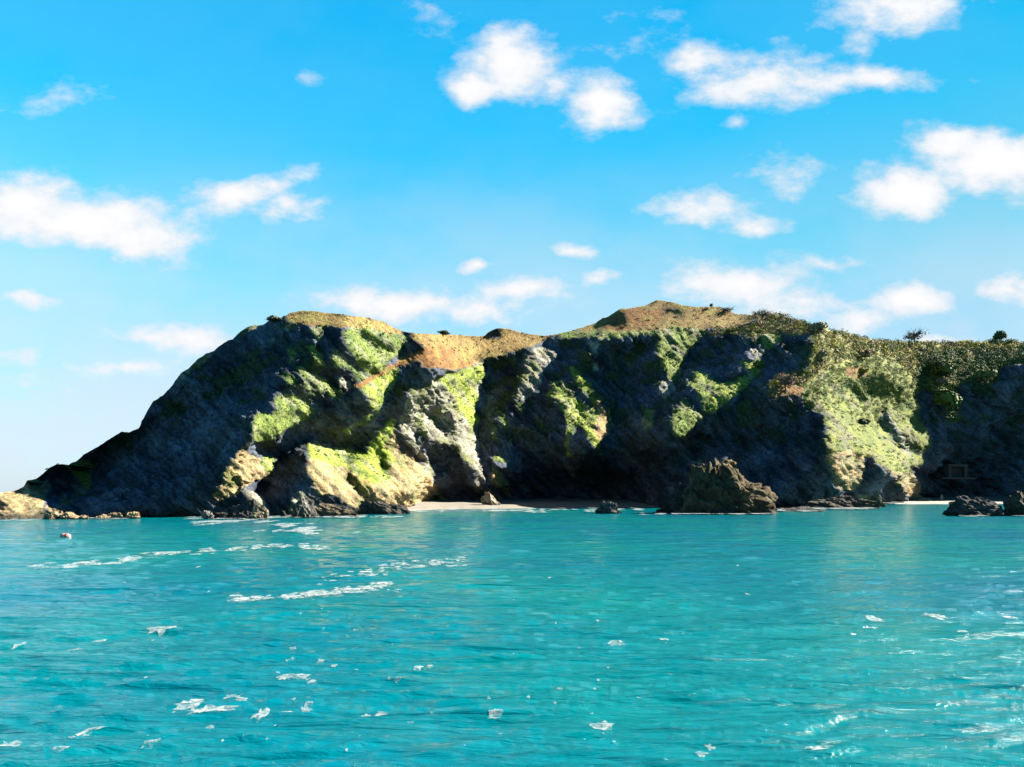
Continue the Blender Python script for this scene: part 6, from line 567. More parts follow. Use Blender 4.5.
-3,-1,-1,-1,-1,1,1,0,1,1,-1,-2,-1,-1,2,-1,-3,-2,1,-2,-7,-4,-2,-3,10,7,3,4,4,2,2,2,3,1,4,3,3,1,2,1,0,0,-2,-3,-3,-3,-1,1,-1,1,0,-1,3,-3,-1,-1,0,1,1,1,0,1,1,-2,-3,-4,-4,-3,-2,-2,-3,-2,
-2,-2,0,-2,1,1,1,2,1,-2,0,-1,0,1,0,1,2,1,1,1,0,1,2,0,2,0,0,0,1,-1,-1,0,-1,-2,0,-2,-1,0,-1,-1,0,0,1,0,0,0,0,1,1,0,1,1,0,1,0,1,0,1,0,1,0,0,1,0,0,1,0,1,0,1],
[0,0,0,0,0,0,0,0,0,0,0,0,0,0,0,0,0,0,0,0,0,0,0,0,0,0,0,0,0,0,0,0,0,0,0,0,0,0,0,0,0,0,0,0,0,0,0,0,0,0,0,0,0,0,0,0,0,0,0,0,0,0,0,0,0,0,0,0,0,0,0,0,0,0,0,0,0,0,0,0,0,0,0,0,0,0,0,0,0,0,
0,0,0,0,0,5,0,-1,0,-1,1,2,1,-1,0,-1,0,0,-1,1,0,1,0,0,0,1,1,0,-1,-1,0,0,0,2,1,2,2,2,1,5,7,6,-1,-6,-8,-6,3,8,6,-6,-7,-9,-15,-10,-7,0,1,5,6,3,-4,2,1,4,7,17,12,2,-4,-12,3,-10,-3,-7,-4,
-1,3,4,1,1,-1,0,0,0,1,0,-4,-5,-9,-9,-10,-13,-12,-9,4,12,11,10,13,9,5,1,1,1,-5,-6,-1,5,9,4,4,0,2,1,2,3,1,2,1,1,-3,-2,-3,-2,3,-1,0,1,0,1,6,2,1,-4,-7,-3,-1,0,4,2,0,-2,2,2,-1,-4,-5,-2,
-1,-1,-2,-2,0,1,1,0,2,0,-1,-1,-2,1,-1,0,-1,1,1,2,3,3,3,2,5,10,5,9,8,4,-5,-2,-2,-1,2,-3,1,-2,1,0,1,0,-2,-3,-7,-8,-9,-8,1,1,6,8,3,4,2,1,-4,-8,-2,-3,-2,-2,0,-1,1,0,-1,-2,-4,-2,-2,-1,
-2,-1,0,-1,0,1,2,-1,0,-1,0,2,1,0,0,-1,1,-1,1,-1,1,4,1,2,2,2,1,0,1,0,2,3,1,2,2,-3,1,0,1,-1,-1,2,-1,-1,-1,0,1,1,0,0,1,-2,-2,0,0,-1,2,1,0,-1,0,-2,-3,-3,-2,-2,-2,-3,-2,-2,-2,-2,-3,0,-1,
-1,1,0,1,1,1,0,0,-2,2,2,2,2,1,1,2,1,0,1,0,0,1,0,-1,0,0,-2,0,-2,-1,-1,-1,-1,-1,0,0,0,0,0,1,0,0,1,0,1,0,1,0,1,1,0,0,0,1,0,1,1,0,0,1,0,1,0,1,-1],
[0,0,0,0,0,0,0,0,0,0,0,0,0,0,0,0,0,0,0,0,0,0,0,0,0,0,0,0,0,0,0,0,0,0,0,0,0,0,0,0,0,0,0,0,0,0,0,0,0,0,0,0,0,0,0,0,0,0,0,0,0,0,0,0,0,0,0,0,0,0,0,0,0,0,0,0,0,0,0,0,0,0,0,0,0,0,0,0,0,0,
0,0,0,0,0,0,1,1,0,4,1,-3,1,1,0,-1,-1,0,0,-1,1,-1,0,0,1,1,1,0,1,0,0,0,1,0,2,3,3,0,1,4,6,-1,-4,-3,-3,-1,5,5,3,-8,-18,-15,-4,-3,-5,-2,0,2,1,2,4,1,1,5,18,8,3,-6,-13,5,-3,0,-1,-9,0,3,4,
2,2,1,-2,-1,0,1,1,2,1,-1,-3,-6,-8,-10,-11,-8,-7,-10,2,5,26,14,4,8,8,0,-5,-6,1,4,2,1,1,2,1,1,1,2,4,2,2,0,-1,-3,-1,-2,1,3,-1,-2,0,0,2,4,0,-1,-3,-3,-1,5,-1,-2,-4,1,1,-2,-2,-3,0,0,0,-1,
-1,-1,0,1,1,1,0,0,-1,-2,-1,-2,-1,-1,0,-1,0,2,4,9,2,0,2,6,6,9,9,8,1,-7,-1,-4,-3,1,-2,-3,-1,2,2,1,0,-1,-3,-5,-9,-6,-3,1,3,6,6,5,4,3,0,-7,-11,-6,-6,-4,-3,-1,-2,-1,-1,-1,2,0,-1,-2,0,-1,
-1,0,0,1,-1,1,-1,1,1,3,2,3,0,1,1,2,3,2,2,4,0,0,1,0,-1,-2,-2,0,0,0,0,0,-1,0,0,1,-1,0,0,-3,0,3,3,3,2,0,0,0,-1,0,-1,-1,-1,1,0,0,-1,2,-1,-2,-4,-3,-1,-1,-1,-1,-2,-2,-3,-2,-2,-2,-2,0,-1,
-1,0,3,1,1,-1,0,1,3,2,3,1,1,1,0,1,0,0,1,-1,1,-1,0,-1,-1,-2,0,-2,0,-1,-1,0,-1,0,0,0,1,-1,1,0,0,0,1,0,1,1,0,0,1,1,0,1,0,0,0,1,0,1,0,1,0,0,1],
[0,0,0,0,0,0,0,0,0,0,0,0,0,0,0,0,0,0,0,0,0,0,0,0,0,0,0,0,0,0,0,0,0,0,0,0,0,0,0,0,0,0,0,0,0,0,0,0,0,0,0,0,0,0,0,0,0,0,0,0,0,0,0,0,0,0,0,0,0,0,0,0,0,0,0,0,0,0,0,0,0,0,0,0,0,0,0,0,0,0,
0,0,0,0,0,0,9,-8,1,2,1,3,-3,2,1,-1,0,-1,-1,0,-1,0,-1,-1,0,1,1,2,0,1,0,1,0,2,3,3,1,0,1,4,2,0,-2,-5,-3,-2,4,2,-4,-14,-8,-8,-4,-2,-1,-5,-4,-2,1,3,2,4,3,16,9,0,-13,-7,4,-1,-9,6,-1,13,
-6,5,2,5,2,1,-1,-1,-1,0,1,2,3,1,1,-1,-4,-6,-8,-8,-10,-11,6,14,2,-16,-3,25,14,3,-6,0,3,3,-3,-1,-1,1,2,2,2,3,2,3,2,1,0,-7,0,1,0,2,-2,-1,3,-1,-1,0,2,0,1,1,1,3,-5,-5,-1,-1,-2,-4,-4,5,6,
-1,1,-1,-2,-2,0,0,1,0,-2,-1,-1,0,-1,-1,-1,-1,0,2,0,0,3,6,2,1,1,3,9,5,7,7,7,1,-8,-1,-2,-2,-3,-3,-2,0,1,1,1,1,-1,-3,-4,-1,-4,-2,-1,3,10,4,6,5,0,-5,-9,-10,-7,-5,-5,-5,-3,-1,-1,-2,1,-1,
-2,0,0,0,0,0,1,0,1,-1,0,1,2,4,5,3,2,1,2,3,4,4,2,1,1,0,-1,-1,-2,-3,-2,-2,-2,-2,-2,-3,-2,0,-1,-1,0,0,1,0,5,2,5,4,2,0,0,-1,1,0,-1,0,-1,0,-2,-2,0,1,5,-3,-5,-2,0,-1,-1,-2,-1,-2,-3,-2,-1,
-2,-2,-2,-2,-2,1,1,3,1,0,1,1,3,3,0,2,0,0,1,0,1,0,0,0,-1,0,-2,0,-1,-1,-1,-1,-1,-1,0,-1,1,-1,0,0,0,0,0,1,0,1,0,1,-1,1,0,1,0,0,1,0,1,0,1,0,1,0,0,1,1],
[0,0,0,0,0,0,0,0,0,0,0,0,0,0,0,0,0,0,0,0,0,0,0,0,0,0,0,0,0,0,0,0,0,0,0,0,0,0,0,0,0,0,0,0,0,0,0,0,0,0,0,0,0,0,0,0,0,0,0,0,0,0,0,0,0,0,0,0,0,0,0,0,0,0,0,0,0,0,0,0,0,0,0,0,0,0,0,0,0,0,
0,0,0,0,0,0,0,11,-9,1,2,1,2,1,-2,3,-2,-1,0,-1,-1,-1,0,-1,-1,1,0,1,1,1,2,1,1,1,1,0,1,2,5,2,1,-1,-1,-3,-4,-3,1,-6,-7,-4,-4,-5,0,-5,-3,-4,-5,-4,-2,0,2,14,15,3,-4,-13,0,4,-6,-7,-1,5,7,
14,14,-11,-3,4,4,1,4,-3,-2,-1,1,1,2,2,8,4,4,2,-2,-6,-5,-3,-9,-4,-9,10,12,-4,-1,-3,-21,12,9,-1,-11,-1,2,3,3,4,4,3,3,2,2,1,1,-1,0,-1,-1,-1,-2,0,1,3,-2,-3,0,3,3,5,4,-4,-2,-4,-5,-4,-5,
-4,-3,3,5,4,2,-1,-2,-1,0,0,-1,-1,-1,-1,-1,1,1,1,0,-1,0,0,0,0,7,2,1,0,0,3,4,5,7,6,6,3,1,-4,-1,-3,-4,-2,-3,-1,0,2,2,2,0,-1,2,-3,-4,-3,-2,1,4,6,7,3,1,-2,-6,-7,-9,-6,-6,-5,-5,-4,-1,-1,
-5,-3,3,2,1,1,0,0,0,1,1,2,2,1,2,2,3,4,4,2,2,3,4,4,3,2,0,-1,-1,-2,-2,-1,-3,-3,-3,-4,-5,-4,-3,-2,0,0,0,0,0,0,3,6,6,5,2,2,-1,1,0,0,0,-1,0,-2,0,-1,-1,-1,3,4,-3,-3,-2,0,-2,-1,-2,-3,-1,
-2,-2,-1,-2,-2,-3,-1,-2,1,2,3,1,3,2,1,1,1,-1,1,0,0,1,0,0,-1,0,0,-1,0,-2,0,-1,-1,-1,-1,0,-1,0,-1,1,0,0,-1,1,0,0,0,0,0,1,1,0,1,0,0,1,0,0,0,1,0,0,1,0,1,0,0,1],
[0,0,0,0,0,0,0,0,0,0,0,0,0,0,0,0,0,0,0,0,0,0,0,0,0,0,0,0,0,0,0,0,0,0,0,0,0,0,0,0,0,0,0,0,0,0,0,0,0,0,0,0,0,0,0,0,0,0,0,0,0,0,0,0,0,0,0,0,0,0,0,0,0,0,0,0,0,0,0,0,0,0,0,0,0,0,0,0,0,0,
0,0,0,0,0,0,0,0,13,-1,-1,-1,-1,-3,2,-2,2,1,1,-2,-1,-1,-2,-1,0,-1,1,0,2,2,1,1,0,0,0,0,1,3,5,3,1,-2,-2,-3,4,-1,-14,-4,-1,-2,-3,-4,-1,5,1,-7,-9,-7,1,3,7,4,6,-4,-14,-1,10,-4,0,-4,-5,13,
17,7,5,7,-9,-12,0,3,3,5,3,2,-5,-2,0,7,2,6,7,8,1,3,-4,-6,-9,-4,-7,2,3,-5,-7,-6,11,-6,-7,-9,-6,-1,2,3,4,5,4,4,3,3,2,3,2,1,-1,0,0,-2,-3,-1,2,2,1,0,-1,2,5,4,2,-2,-5,-5,-6,-7,-5,-3,-1,
-4,1,7,4,4,0,0,-1,0,-1,-1,-1,0,2,1,2,1,-1,-1,-2,-1,0,6,2,1,-1,0,0,0,3,5,5,5,4,5,2,2,-2,-2,-2,-3,-3,-2,1,1,3,3,2,-1,-4,-3,0,-1,-1,-2,3,4,2,2,1,-1,-1,-3,-5,-7,-5,-7,-6,-4,-2,-1,-4,1,
-1,1,3,0,0,-1,0,2,1,2,3,1,1,1,1,2,4,4,4,4,4,3,3,2,1,-1,-1,-1,-2,-2,-2,-3,-4,-5,-4,-4,-3,1,-2,-1,0,1,-1,-1,5,4,4,4,3,1,2,1,1,0,0,0,-1,-1,-1,-1,-1,0,-1,3,6,2,0,0,0,-1,-3,-1,-2,-2,-2,
-2,-1,-2,-1,-2,-1,-6,-2,0,2,1,2,0,0,0,1,0,0,1,0,0,0,1,-1,-1,0,-2,0,-1,-1,-1,0,0,-1,-1,0,0,0,0,0,0,0,-1,0,0,0,1,0,0,1,0,0,0,0,1,0,1,0,0,1,0,1,0,1,0,0,1],
[0,0,0,0,0,0,0,0,0,0,0,0,0,0,0,0,0,0,0,0,0,0,0,0,0,0,0,0,0,0,0,0,0,0,0,0,0,0,0,0,0,0,0,0,0,0,0,0,0,0,0,0,0,0,0,0,0,0,0,0,0,0,0,0,0,0,0,0,0,0,0,0,0,0,0,0,0,0,0,0,0,0,0,0,0,0,0,0,0,0,
0,0,0,0,0,0,0,0,0,0,15,-8,2,-1,0,2,-2,-2,-3,6,-1,-1,-1,-1,-2,0,0,0,1,1,2,1,1,-1,-1,0,2,5,2,3,-1,-1,-3,-1,1,5,-4,-3,-6,-5,-4,-3,2,5,1,-3,-5,-8,-2,3,3,-1,-4,-10,-3,8,4,0,0,-4,15,8,8,
4,2,0,4,2,-13,-8,5,4,0,1,4,2,1,-1,0,3,7,10,7,1,-6,-12,7,-1,-6,-5,-4,-6,-4,-4,2,-10,-11,-16,1,4,3,2,4,3,5,4,3,3,3,3,4,2,-5,2,2,1,0,-1,1,2,2,3,2,1,0,0,-1,-3,-2,-5,-5,-7,-6,-2,0,-1,-1,
2,4,3,4,1,-1,-1,-2,0,1,3,3,2,-2,-2,-1,-1,-1,-1,0,4,2,1,-2,-1,-1,1,2,3,5,4,5,4,4,1,0,-1,-2,-2,-1,0,-1,1,2,3,2,1,-3,-4,-5,-3,2,1,1,2,1,-1,0,2,2,-1,-2,-5,-5,-4,-6,-6,-5,-2,-2,-1,0,1,3,
2,-2,0,0,1,2,2,2,3,0,-1,0,3,3,4,4,4,3,3,2,2,2,1,-2,-2,-1,-2,-2,-2,-4,-4,-4,-2,-1,2,2,3,2,2,2,4,-3,-2,-1,-1,0,2,4,2,2,1,0,-2,-1,0,-2,0,0,-2,1,2,2,2,2,2,1,0,1,-1,-2,-1,-1,-2,-3,-1,-2,
-2,-2,0,0,0,1,0,0,-1,-2,0,-1,0,1,0,1,0,0,-5,3,-4,-2,0,-1,-1,0,0,-1,-1,0,0,-1,0,-1,0,0,0,-1,1,-1,0,0,0,0,1,-1,1,0,1,0,0,1,-1,1,0,0,0,1,1,-1,1,1],
[0,0,0,0,0,0,0,0,0,0,0,0,0,0,0,0,0,0,0,0,0,0,0,0,0,0,0,0,0,0,0,0,0,0,0,0,0,0,0,0,0,0,0,0,0,0,0,0,0,0,0,0,0,0,0,0,0,0,0,0,0,0,0,0,0,0,0,0,0,0,0,0,0,0,0,0,0,0,0,0,0,0,0,0,0,0,0,0,0,0,
0,0,0,0,0,0,0,0,0,0,0,17,-8,2,-2,0,3,-2,-2,-4,5,0,-1,-2,0,-1,-1,0,-1,1,1,1,1,1,1,2,2,1,2,-1,0,-2,-2,-1,4,3,0,-2,-2,-3,-3,-3,3,0,-1,-2,-2,-3,-1,-3,-3,-6,-10,-3,2,6,5,2,3,18,7,2,2,-2,
-2,0,1,0,6,-2,-9,-1,2,-4,-2,0,5,2,2,2,4,7,14,1,10,10,-9,-11,-10,-7,-6,-5,-5,-4,-5,-13,-10,1,3,1,2,-3,0,3,2,2,3,2,4,4,4,3,-1,0,3,3,3,1,1,1,1,1,5,0,-1,-3,-4,-3,-1,-2,-5,-6,-4,-3,0,6,
-4,-2,1,2,2,1,0,-2,1,1,1,2,4,4,0,-4,-4,-1,-1,-1,0,2,4,0,-2,-3,0,1,0,5,1,4,4,4,3,2,-1,-1,1,2,2,-1,-1,-1,0,0,2,0,0,-1,-3,-3,-4,2,2,0,0,0,1,4,2,1,-2,-2,-3,-3,-4,-7,-7,-4,-3,-2,-2,0,1,
2,2,0,1,1,2,2,1,1,2,0,2,1,4,3,2,3,4,2,1,2,2,0,0,-2,-1,-1,-2,-3,-3,-1,-1,0,1,1,3,2,3,3,5,3,-2,-2,-3,-4,-2,0,2,3,2,1,1,-1,-1,-2,-1,-1,-1,0,0,2,2,1,2,2,2,2,0,1,0,0,-2,-2,-1,-2,-2,-1,
-2,1,-1,0,-1,0,-2,-2,-1,-2,0,-1,0,0,-2,0,-1,2,-3,2,1,-1,0,0,-1,0,0,-1,0,0,0,0,0,-1,-5,-2,-1,-1,0,0,0,-1,-1,0,1,-1,2,-1,1,0,-1,1,0,0,1,0,0,0,1,1],
[0,0,0,0,0,0,0,0,0,0,0,0,0,0,0,0,0,0,0,0,0,0,0,0,0,0,0,0,0,0,0,0,0,0,0,0,0,0,0,0,0,0,0,0,0,0,0,0,0,0,0,0,0,0,0,0,0,0,0,0,0,0,0,0,0,0,0,0,0,0,0,0,0,0,0,0,0,0,0,0,0,0,0,0,0,0,0,0,0,0,
0,0,0,0,0,0,0,0,0,0,0,0,18,-9,2,-1,0,3,-1,-3,-4,1,3,0,-1,-2,0,-1,0,-1,1,1,1,3,2,1,1,0,-1,-1,-1,-2,0,6,2,0,-2,-2,0,0,0,6,-2,-5,-8,1,0,0,-4,-5,-8,-11,-5,0,10,5,4,13,12,7,3,0,-4,-6,-4,
-1,0,-1,2,7,3,-5,-6,-3,3,-4,-3,3,2,1,4,6,11,15,8,4,-6,-9,-7,-7,-5,-5,-6,-6,-7,-6,-5,1,0,-1,-1,4,3,1,2,-4,-2,1,2,3,4,3,2,1,2,6,6,5,0,-1,-1,0,-3,2,0,-2,-3,-1,-2,-1,-2,-2,-4,-3,-2,0,5,
-2,-4,-2,-1,0,-1,1,0,2,3,1,3,6,3,-2,-3,-4,-2,-1,5,-1,0,1,-2,-2,-1,-1,1,0,0,4,3,4,3,1,0,1,2,2,4,2,-1,-2,-3,-1,-2,2,1,1,-1,-1,1,-2,-4,3,-3,0,3,4,4,1,0,-1,-1,-1,-3,-5,-7,-7,-5,-4,-5,
-4,-2,2,4,4,2,2,2,1,1,1,1,2,2,3,2,2,2,2,2,2,2,1,0,0,0,-1,-1,-1,-2,-1,-1,-1,1,2,2,2,2,3,3,3,2,3,1,-1,-3,-2,-2,-2,0,2,1,2,-1,1,-1,-2,-1,-2,-1,-1,0,2,3,1,1,2,2,2,2,1,1,0,-1,-1,-2,-1,
-1,-2,0,-1,-1,-2,-2,-2,-1,-1,-1,0,-1,-1,-2,-1,-1,-2,0,-1,-1,0,-1,1,0,-1,1,-1,0,1,0,-1,0,0,0,0,2,0,0,0,-1,0,-1,0,1,-1,0,-5,-3,-1,-1,0,1,0,0,1,-1,1,0,0,0,0,1],
[0,0,0,0,0,0,0,0,0,0,0,0,0,0,0,0,0,0,0,0,0,0,0,0,0,0,0,0,0,0,0,0,0,0,0,0,0,0,0,0,0,0,0,0,0,0,0,0,0,0,0,0,0,0,0,0,0,0,0,0,0,0,0,0,0,0,0,0,0,0,0,0,0,0,0,0,0,0,0,0,0,0,0,0,0,0,0,0,0,0,
0,0,0,0,0,0,0,0,0,0,0,0,0,19,-9,-5,3,2,4,-2,-2,-3,-1,2,1,0,-2,-1,-1,1,-1,2,1,2,2,1,-1,-1,-1,-2,-1,1,1,6,2,-5,-1,-1,1,3,0,7,-4,-9,-3,1,0,-1,-3,-9,-9,-6,-4,7,8,6,6,10,10,3,0,-3,-8,
-15,3,2,-2,-3,0,6,11,4,-3,-4,-9,-1,2,-1,-3,-1,9,9,10,11,5,4,-2,-3,-5,-4,-5,-8,-6,-5,-5,-1,-1,-2,-3,-2,-2,2,2,1,-1,3,2,2,1,-2,0,2,1,-5,6,7,8,6,2,-3,-2,-6,-3,0,2,1,0,0,0,-1,0,-1,-2,
-4,2,-4,-2,-2,-2,-3,-3,-2,0,-1,1,1,1,1,3,5,9,4,-3,-4,-3,-2,1,0,0,-1,1,-1,-2,-1,-2,-1,3,-1,3,3,3,2,1,0,2,2,1,2,1,1,-1,-3,-2,1,3,2,6,2,-3,-5,-5,-8,-1,3,5,5,4,3,2,1,-1,-1,-1,-2,-5,-8,
-7,-12,-5,-4,-2,2,4,4,4,2,1,1,0,0,2,2,2,3,1,2,1,1,2,3,2,0,-1,-1,-1,1,-1,-1,0,-1,0,0,2,1,3,3,3,3,3,1,1,1,2,1,0,-2,-2,0,0,1,1,0,1,0,1,0,-2,-1,-1,-2,-1,-1,2,2,0,-1,1,1,2,2,2,0,0,0,0,
-1,0,-1,-2,-1,-1,-3,-1,-2,-1,0,-1,-1,-1,-1,-1,-3,-1,-2,-2,0,-1,-1,0,-1,-1,1,0,0,0,0,0,1,0,-1,0,0,2,1,0,-1,0,0,0,0,-2,1,-1,3,0,0,0,0,0,0,0,0,0,0,0,0,1,0,-6,-2],
[0,0,0,0,0,0,0,0,0,0,0,0,0,0,0,0,0,0,0,0,0,0,0,0,0,0,0,0,0,0,0,0,0,0,0,0,0,0,0,0,0,0,0,0,0,0,0,0,0,0,0,0,0,0,0,0,0,0,0,0,0,0,0,0,0,0,0,0,0,0,0,0,0,0,0,0,0,0,0,0,0,0,0,0,0,0,0,0,0,0,
0,0,0,0,0,0,0,0,0,0,0,0,0,0,16,2,-10,-3,1,2,0,1,-1,-2,-1,3,1,-1,0,-1,1,-1,2,1,0,0,0,-1,-2,0,-1,1,2,5,-4,0,2,0,-1,6,6,-5,-8,-3,0,-1,-1,-1,-7,-2,-5,-5,-3,6,7,7,7,6,4,-1,-4,-8,-15,-1,
3,1,-6,-4,-2,9,10,7,5,-2,-4,-6,-7,-4,6,12,7,8,8,6,3,2,0,-2,-2,-3,-3,-21,4,-4,-1,0,-1,-2,-3,-3,-2,0,0,0,1,1,2,1,2,5,3,3,4,3,-15,-2,5,9,0,-2,-5,-3,-2,-1,2,1,3,2,2,2,1,0,-1,-2,-2,-4,
-1,-3,-4,-3,-3,-2,-2,0,-1,0,0,0,0,2,7,8,5,-1,-2,-2,-1,-1,-2,1,0,0,-1,-2,-1,-3,-1,4,1,3,4,2,0,0,-1,0,0,2,3,2,2,-1,0,2,3,1,2,2,-2,-7,-8,-4,0,6,2,3,5,3,4,2,1,-1,1,-1,-2,-6,-8,-10,-9,
-7,-1,1,4,3,3,1,2,0,0,0,0,1,2,1,1,0,0,1,2,4,3,-1,-1,-1,-2,-1,0,0,-1,-1,0,2,1,2,3,4,5,2,1,2,3,2,2,1,-2,-1,0,1,0,0,0,-1,1,1,1,1,1,1,0,0,-3,-1,0,1,-1,-1,0,-1,1,1,0,0,1,1,0,1,-1,0,-1,
-2,-2,0,-1,0,0,-2,0,-1,-1,-3,-3,-2,-2,-1,-2,0,-2,0,0,0,-1,0,-1,0,0,0,0,1,0,1,-1,1,0,0,1,0,1,-2,1,-1,1,-1,0,1,1,0,0,0,-1,1,0,0,1,0,-1,1,-1,0,4],
[0,0,0,0,0,0,0,0,0,0,0,0,0,0,0,0,0,0,0,0,0,0,0,0,0,0,0,0,0,0,0,0,0,0,0,0,0,0,0,0,0,0,0,0,0,0,0,0,0,0,0,0,0,0,0,0,0,0,0,0,0,0,0,0,0,0,0,0,0,0,0,0,0,0,0,0,0,0,0,0,0,0,0,0,0,0,0,0,0,0,
0,0,0,0,0,0,0,0,0,0,0,0,0,0,0,0,15,0,-5,0,0,0,-2,0,0,-2,2,1,-1,0,0,1,1,-1,1,-1,-1,-1,-1,-1,1,1,8,-6,-1,2,3,0,-1,-4,-1,-1,0,0,0,-1,0,1,-1,-4,-4,-5,4,3,5,4,4,3,-2,-6,-10,-14,-1,2,1,
-6,1,-1,8,5,4,9,4,3,-2,-4,-6,-6,11,11,7,7,5,4,1,0,0,0,-3,-3,-5,-4,-16,-12,4,2,1,3,3,-4,-2,-2,-2,0,0,2,1,2,-1,2,6,5,5,2,5,-2,-12,-4,1,1,-2,-1,-3,-3,-2,3,2,4,3,4,2,2,0,-2,-3,-3,-5,-3,
-2,-3,-2,-2,0,-2,-1,-2,1,0,-3,-2,1,7,8,5,1,0,-1,-2,-1,-1,1,0,0,-1,-3,-2,0,0,6,2,1,1,1,-1,-2,0,2,1,2,3,2,3,2,2,2,1,0,-5,-3,-2,-4,-2,3,0,5,2,1,4,3,2,1,1,0,1,0,-3,-5,-8,-14,-2,-1,2,1,
1,1,1,-1,-1,0,1,-1,-1,0,0,0,0,1,0,2,2,1,1,-1,-1,-1,-1,-1,-1,0,-1,1,0,2,4,4,5,3,4,1,3,3,4,3,-1,-1,-3,-1,0,1,-1,0,0,0,1,1,3,3,3,2,0,-1,-2,0,-1,0,-2,-3,-1,-2,-1,0,0,1,1,2,1,0,-2,-1,-1,
-1,1,1,1,0,0,-1,-1,-3,-2,-3,-3,-2,-2,-1,-2,-1,-1,-1,-1,1,-1,1,0,1,0,1,-1,0,0,1,-1,0,1,0,1,0,0,-1,1,-1,0,0,1,0,1,0,0,1,-1,0,0,0,0,1,0,0,1,0,2],
[0,0,0,0,0,0,0,0,0,0,0,0,0,0,0,0,0,0,0,0,0,0,0,0,0,0,0,0,0,0,0,0,0,0,0,0,0,0,0,0,0,0,0,0,0,0,0,0,0,0,0,0,0,0,0,0,0,0,0,0,0,0,0,0,0,0,0,0,0,0,0,0,0,0,0,0,0,0,0,0,0,0,0,0,0,0,0,0,0,0,
0,0,0,0,0,0,0,0,0,0,0,0,0,0,0,0,0,0,16,0,-2,-1,-1,-1,-1,-1,-1,0,0,0,1,1,1,1,-1,-1,-1,-2,4,-1,-2,0,-2,0,1,2,1,2,-1,-3,-1,-4,-1,0,-1,2,2,1,1,0,-2,-7,4,3,3,4,1,-3,-8,-16,-10,-3,2,8,-3,
-3,1,3,10,5,3,5,0,3,2,1,8,11,2,3,1,0,0,1,2,3,1,-2,-3,-7,-7,4,-6,-3,-11,-6,-2,2,4,5,-3,-4,-1,-2,0,2,3,-1,5,6,5,3,2,1,2,-5,-2,-8,-10,-3,4,0,1,-1,-1,-1,2,1,2,5,5,4,2,-1,-8,-7,-5,4,-1,
-1,-2,-1,-2,-1,-2,-1,0,1,-2,-4,-3,2,5,6,6,2,-5,1,1,0,0,2,-1,-1,-1,-2,-2,0,1,6,1,1,0,-1,-1,1,2,2,2,2,3,3,4,2,2,5,-10,-2,-3,-1,-2,3,-2,-1,2,5,6,-1,0,0,0,1,2,2,1,2,-2,-4,-10,-2,0,-2,
-2,-1,-2,-2,-1,-1,-1,-2,-1,0,-2,-1,0,0,-1,1,-1,0,0,1,0,-1,0,0,-1,-1,0,1,0,2,4,5,5,4,4,1,2,1,4,4,1,2,-1,-3,-1,1,0,1,-1,1,-1,0,3,3,4,3,2,2,1,1,-2,-1,-3,-3,-4,-4,-4,-2,-2,1,1,2,2,0,0,
-1,-2,-2,1,1,2,3,1,2,0,-2,-3,-2,-3,-1,-3,-2,-1,-2,0,-1,-1,0,-2,1,-1,0,0,0,0,1,1,0,0,0,0,1,0,0,0,0,0,0,0,0,0,-1,1,0,0,1,0,0,0,1,0,0,0,0,1,-1,1,1],
[0,0,0,0,0,0,0,0,0,0,0,0,0,0,0,0,0,0,0,0,0,0,0,0,0,0,0,0,0,0,0,0,0,0,0,0,0,0,0,0,0,0,0,0,0,0,0,0,0,0,0,0,0,0,0,0,0,0,0,0,0,0,0,0,0,0,0,0,0,0,0,0,0,0,0,0,0,0,0,0,0,0,0,0,0,0,0,0,0,0,
0,0,0,0,0,0,0,0,0,0,0,0,0,0,0,0,0,0,0,0,18,-2,0,-2,-1,-1,-2,-1,0,0,1,2,1,1,0,-1,-3,-1,0,-2,0,1,0,-1,0,0,2,1,0,-1,-2,-2,3,4,4,-2,-3,-1,-2,-1,-1,5,0,-1,2,0,-3,-9,-16,-6,-6,0,8,3,-9,1,
12,12,5,4,3,-2,2,0,4,10,7,8,2,0,-2,-4,-2,1,4,3,-1,-4,-6,-7,-8,-2,-4,-3,-4,-4,-2,1,2,2,2,1,-3,-1,0,2,3,5,3,2,-1,1,1,2,0,-3,-3,-8,1,2,-4,0,-1,1,-1,0,0,2,4,2,4,3,3,2,2,-9,-2,-3,2,2,2,
0,0,-1,-2,-1,-6,-2,-2,-5,-4,-1,2,4,3,3,-1,0,0,1,2,0,0,-1,-1,-1,-2,-2,0,2,5,0,0,1,1,0,1,2,1,2,3,3,3,3,1,-3,2,-2,-1,-2,-1,2,1,-2,0,2,3,6,-2,-2,-1,0,1,2,2,4,2,-1,7,-4,-5,-6,-5,-3,-3,
-3,-3,-2,-3,-2,-3,-4,-2,-1,-1,-1,0,-2,-1,0,0,-1,0,0,-1,-1,0,1,0,0,1,5,6,5,5,4,2,1,-1,3,3,4,3,1,-2,-2,1,2,3,1,2,0,0,0,1,3,2,2,1,2,1,-1,-2,-3,-2,-1,-2,-1,0,-3,-1,-2,1,1,0,-2,-2,-1,-2,
0,1,3,3,2,3,1,0,-2,-2,-3,-2,-3,-1,-2,-1,0,-1,-1,-1,-1,1,-1,0,0,-1,1,0,-1,0,0,1,0,0,0,0,0,0,1,0,0,0,-1,0,1,0,1,0,0,0,0,1,-1,1,0,0,0,0,0,1],
[0,0,0,0,0,0,0,0,0,0,0,0,0,0,0,0,0,0,0,0,0,0,0,0,0,0,0,0,0,0,0,0,0,0,0,0,0,0,0,0,0,0,0,0,0,0,0,0,0,0,0,0,0,0,0,0,0,0,0,0,0,0,0,0,0,0,0,0,0,0,0,0,0,0,0,0,0,0,0,0,0,0,0,0,0,0,0,0,0,0,
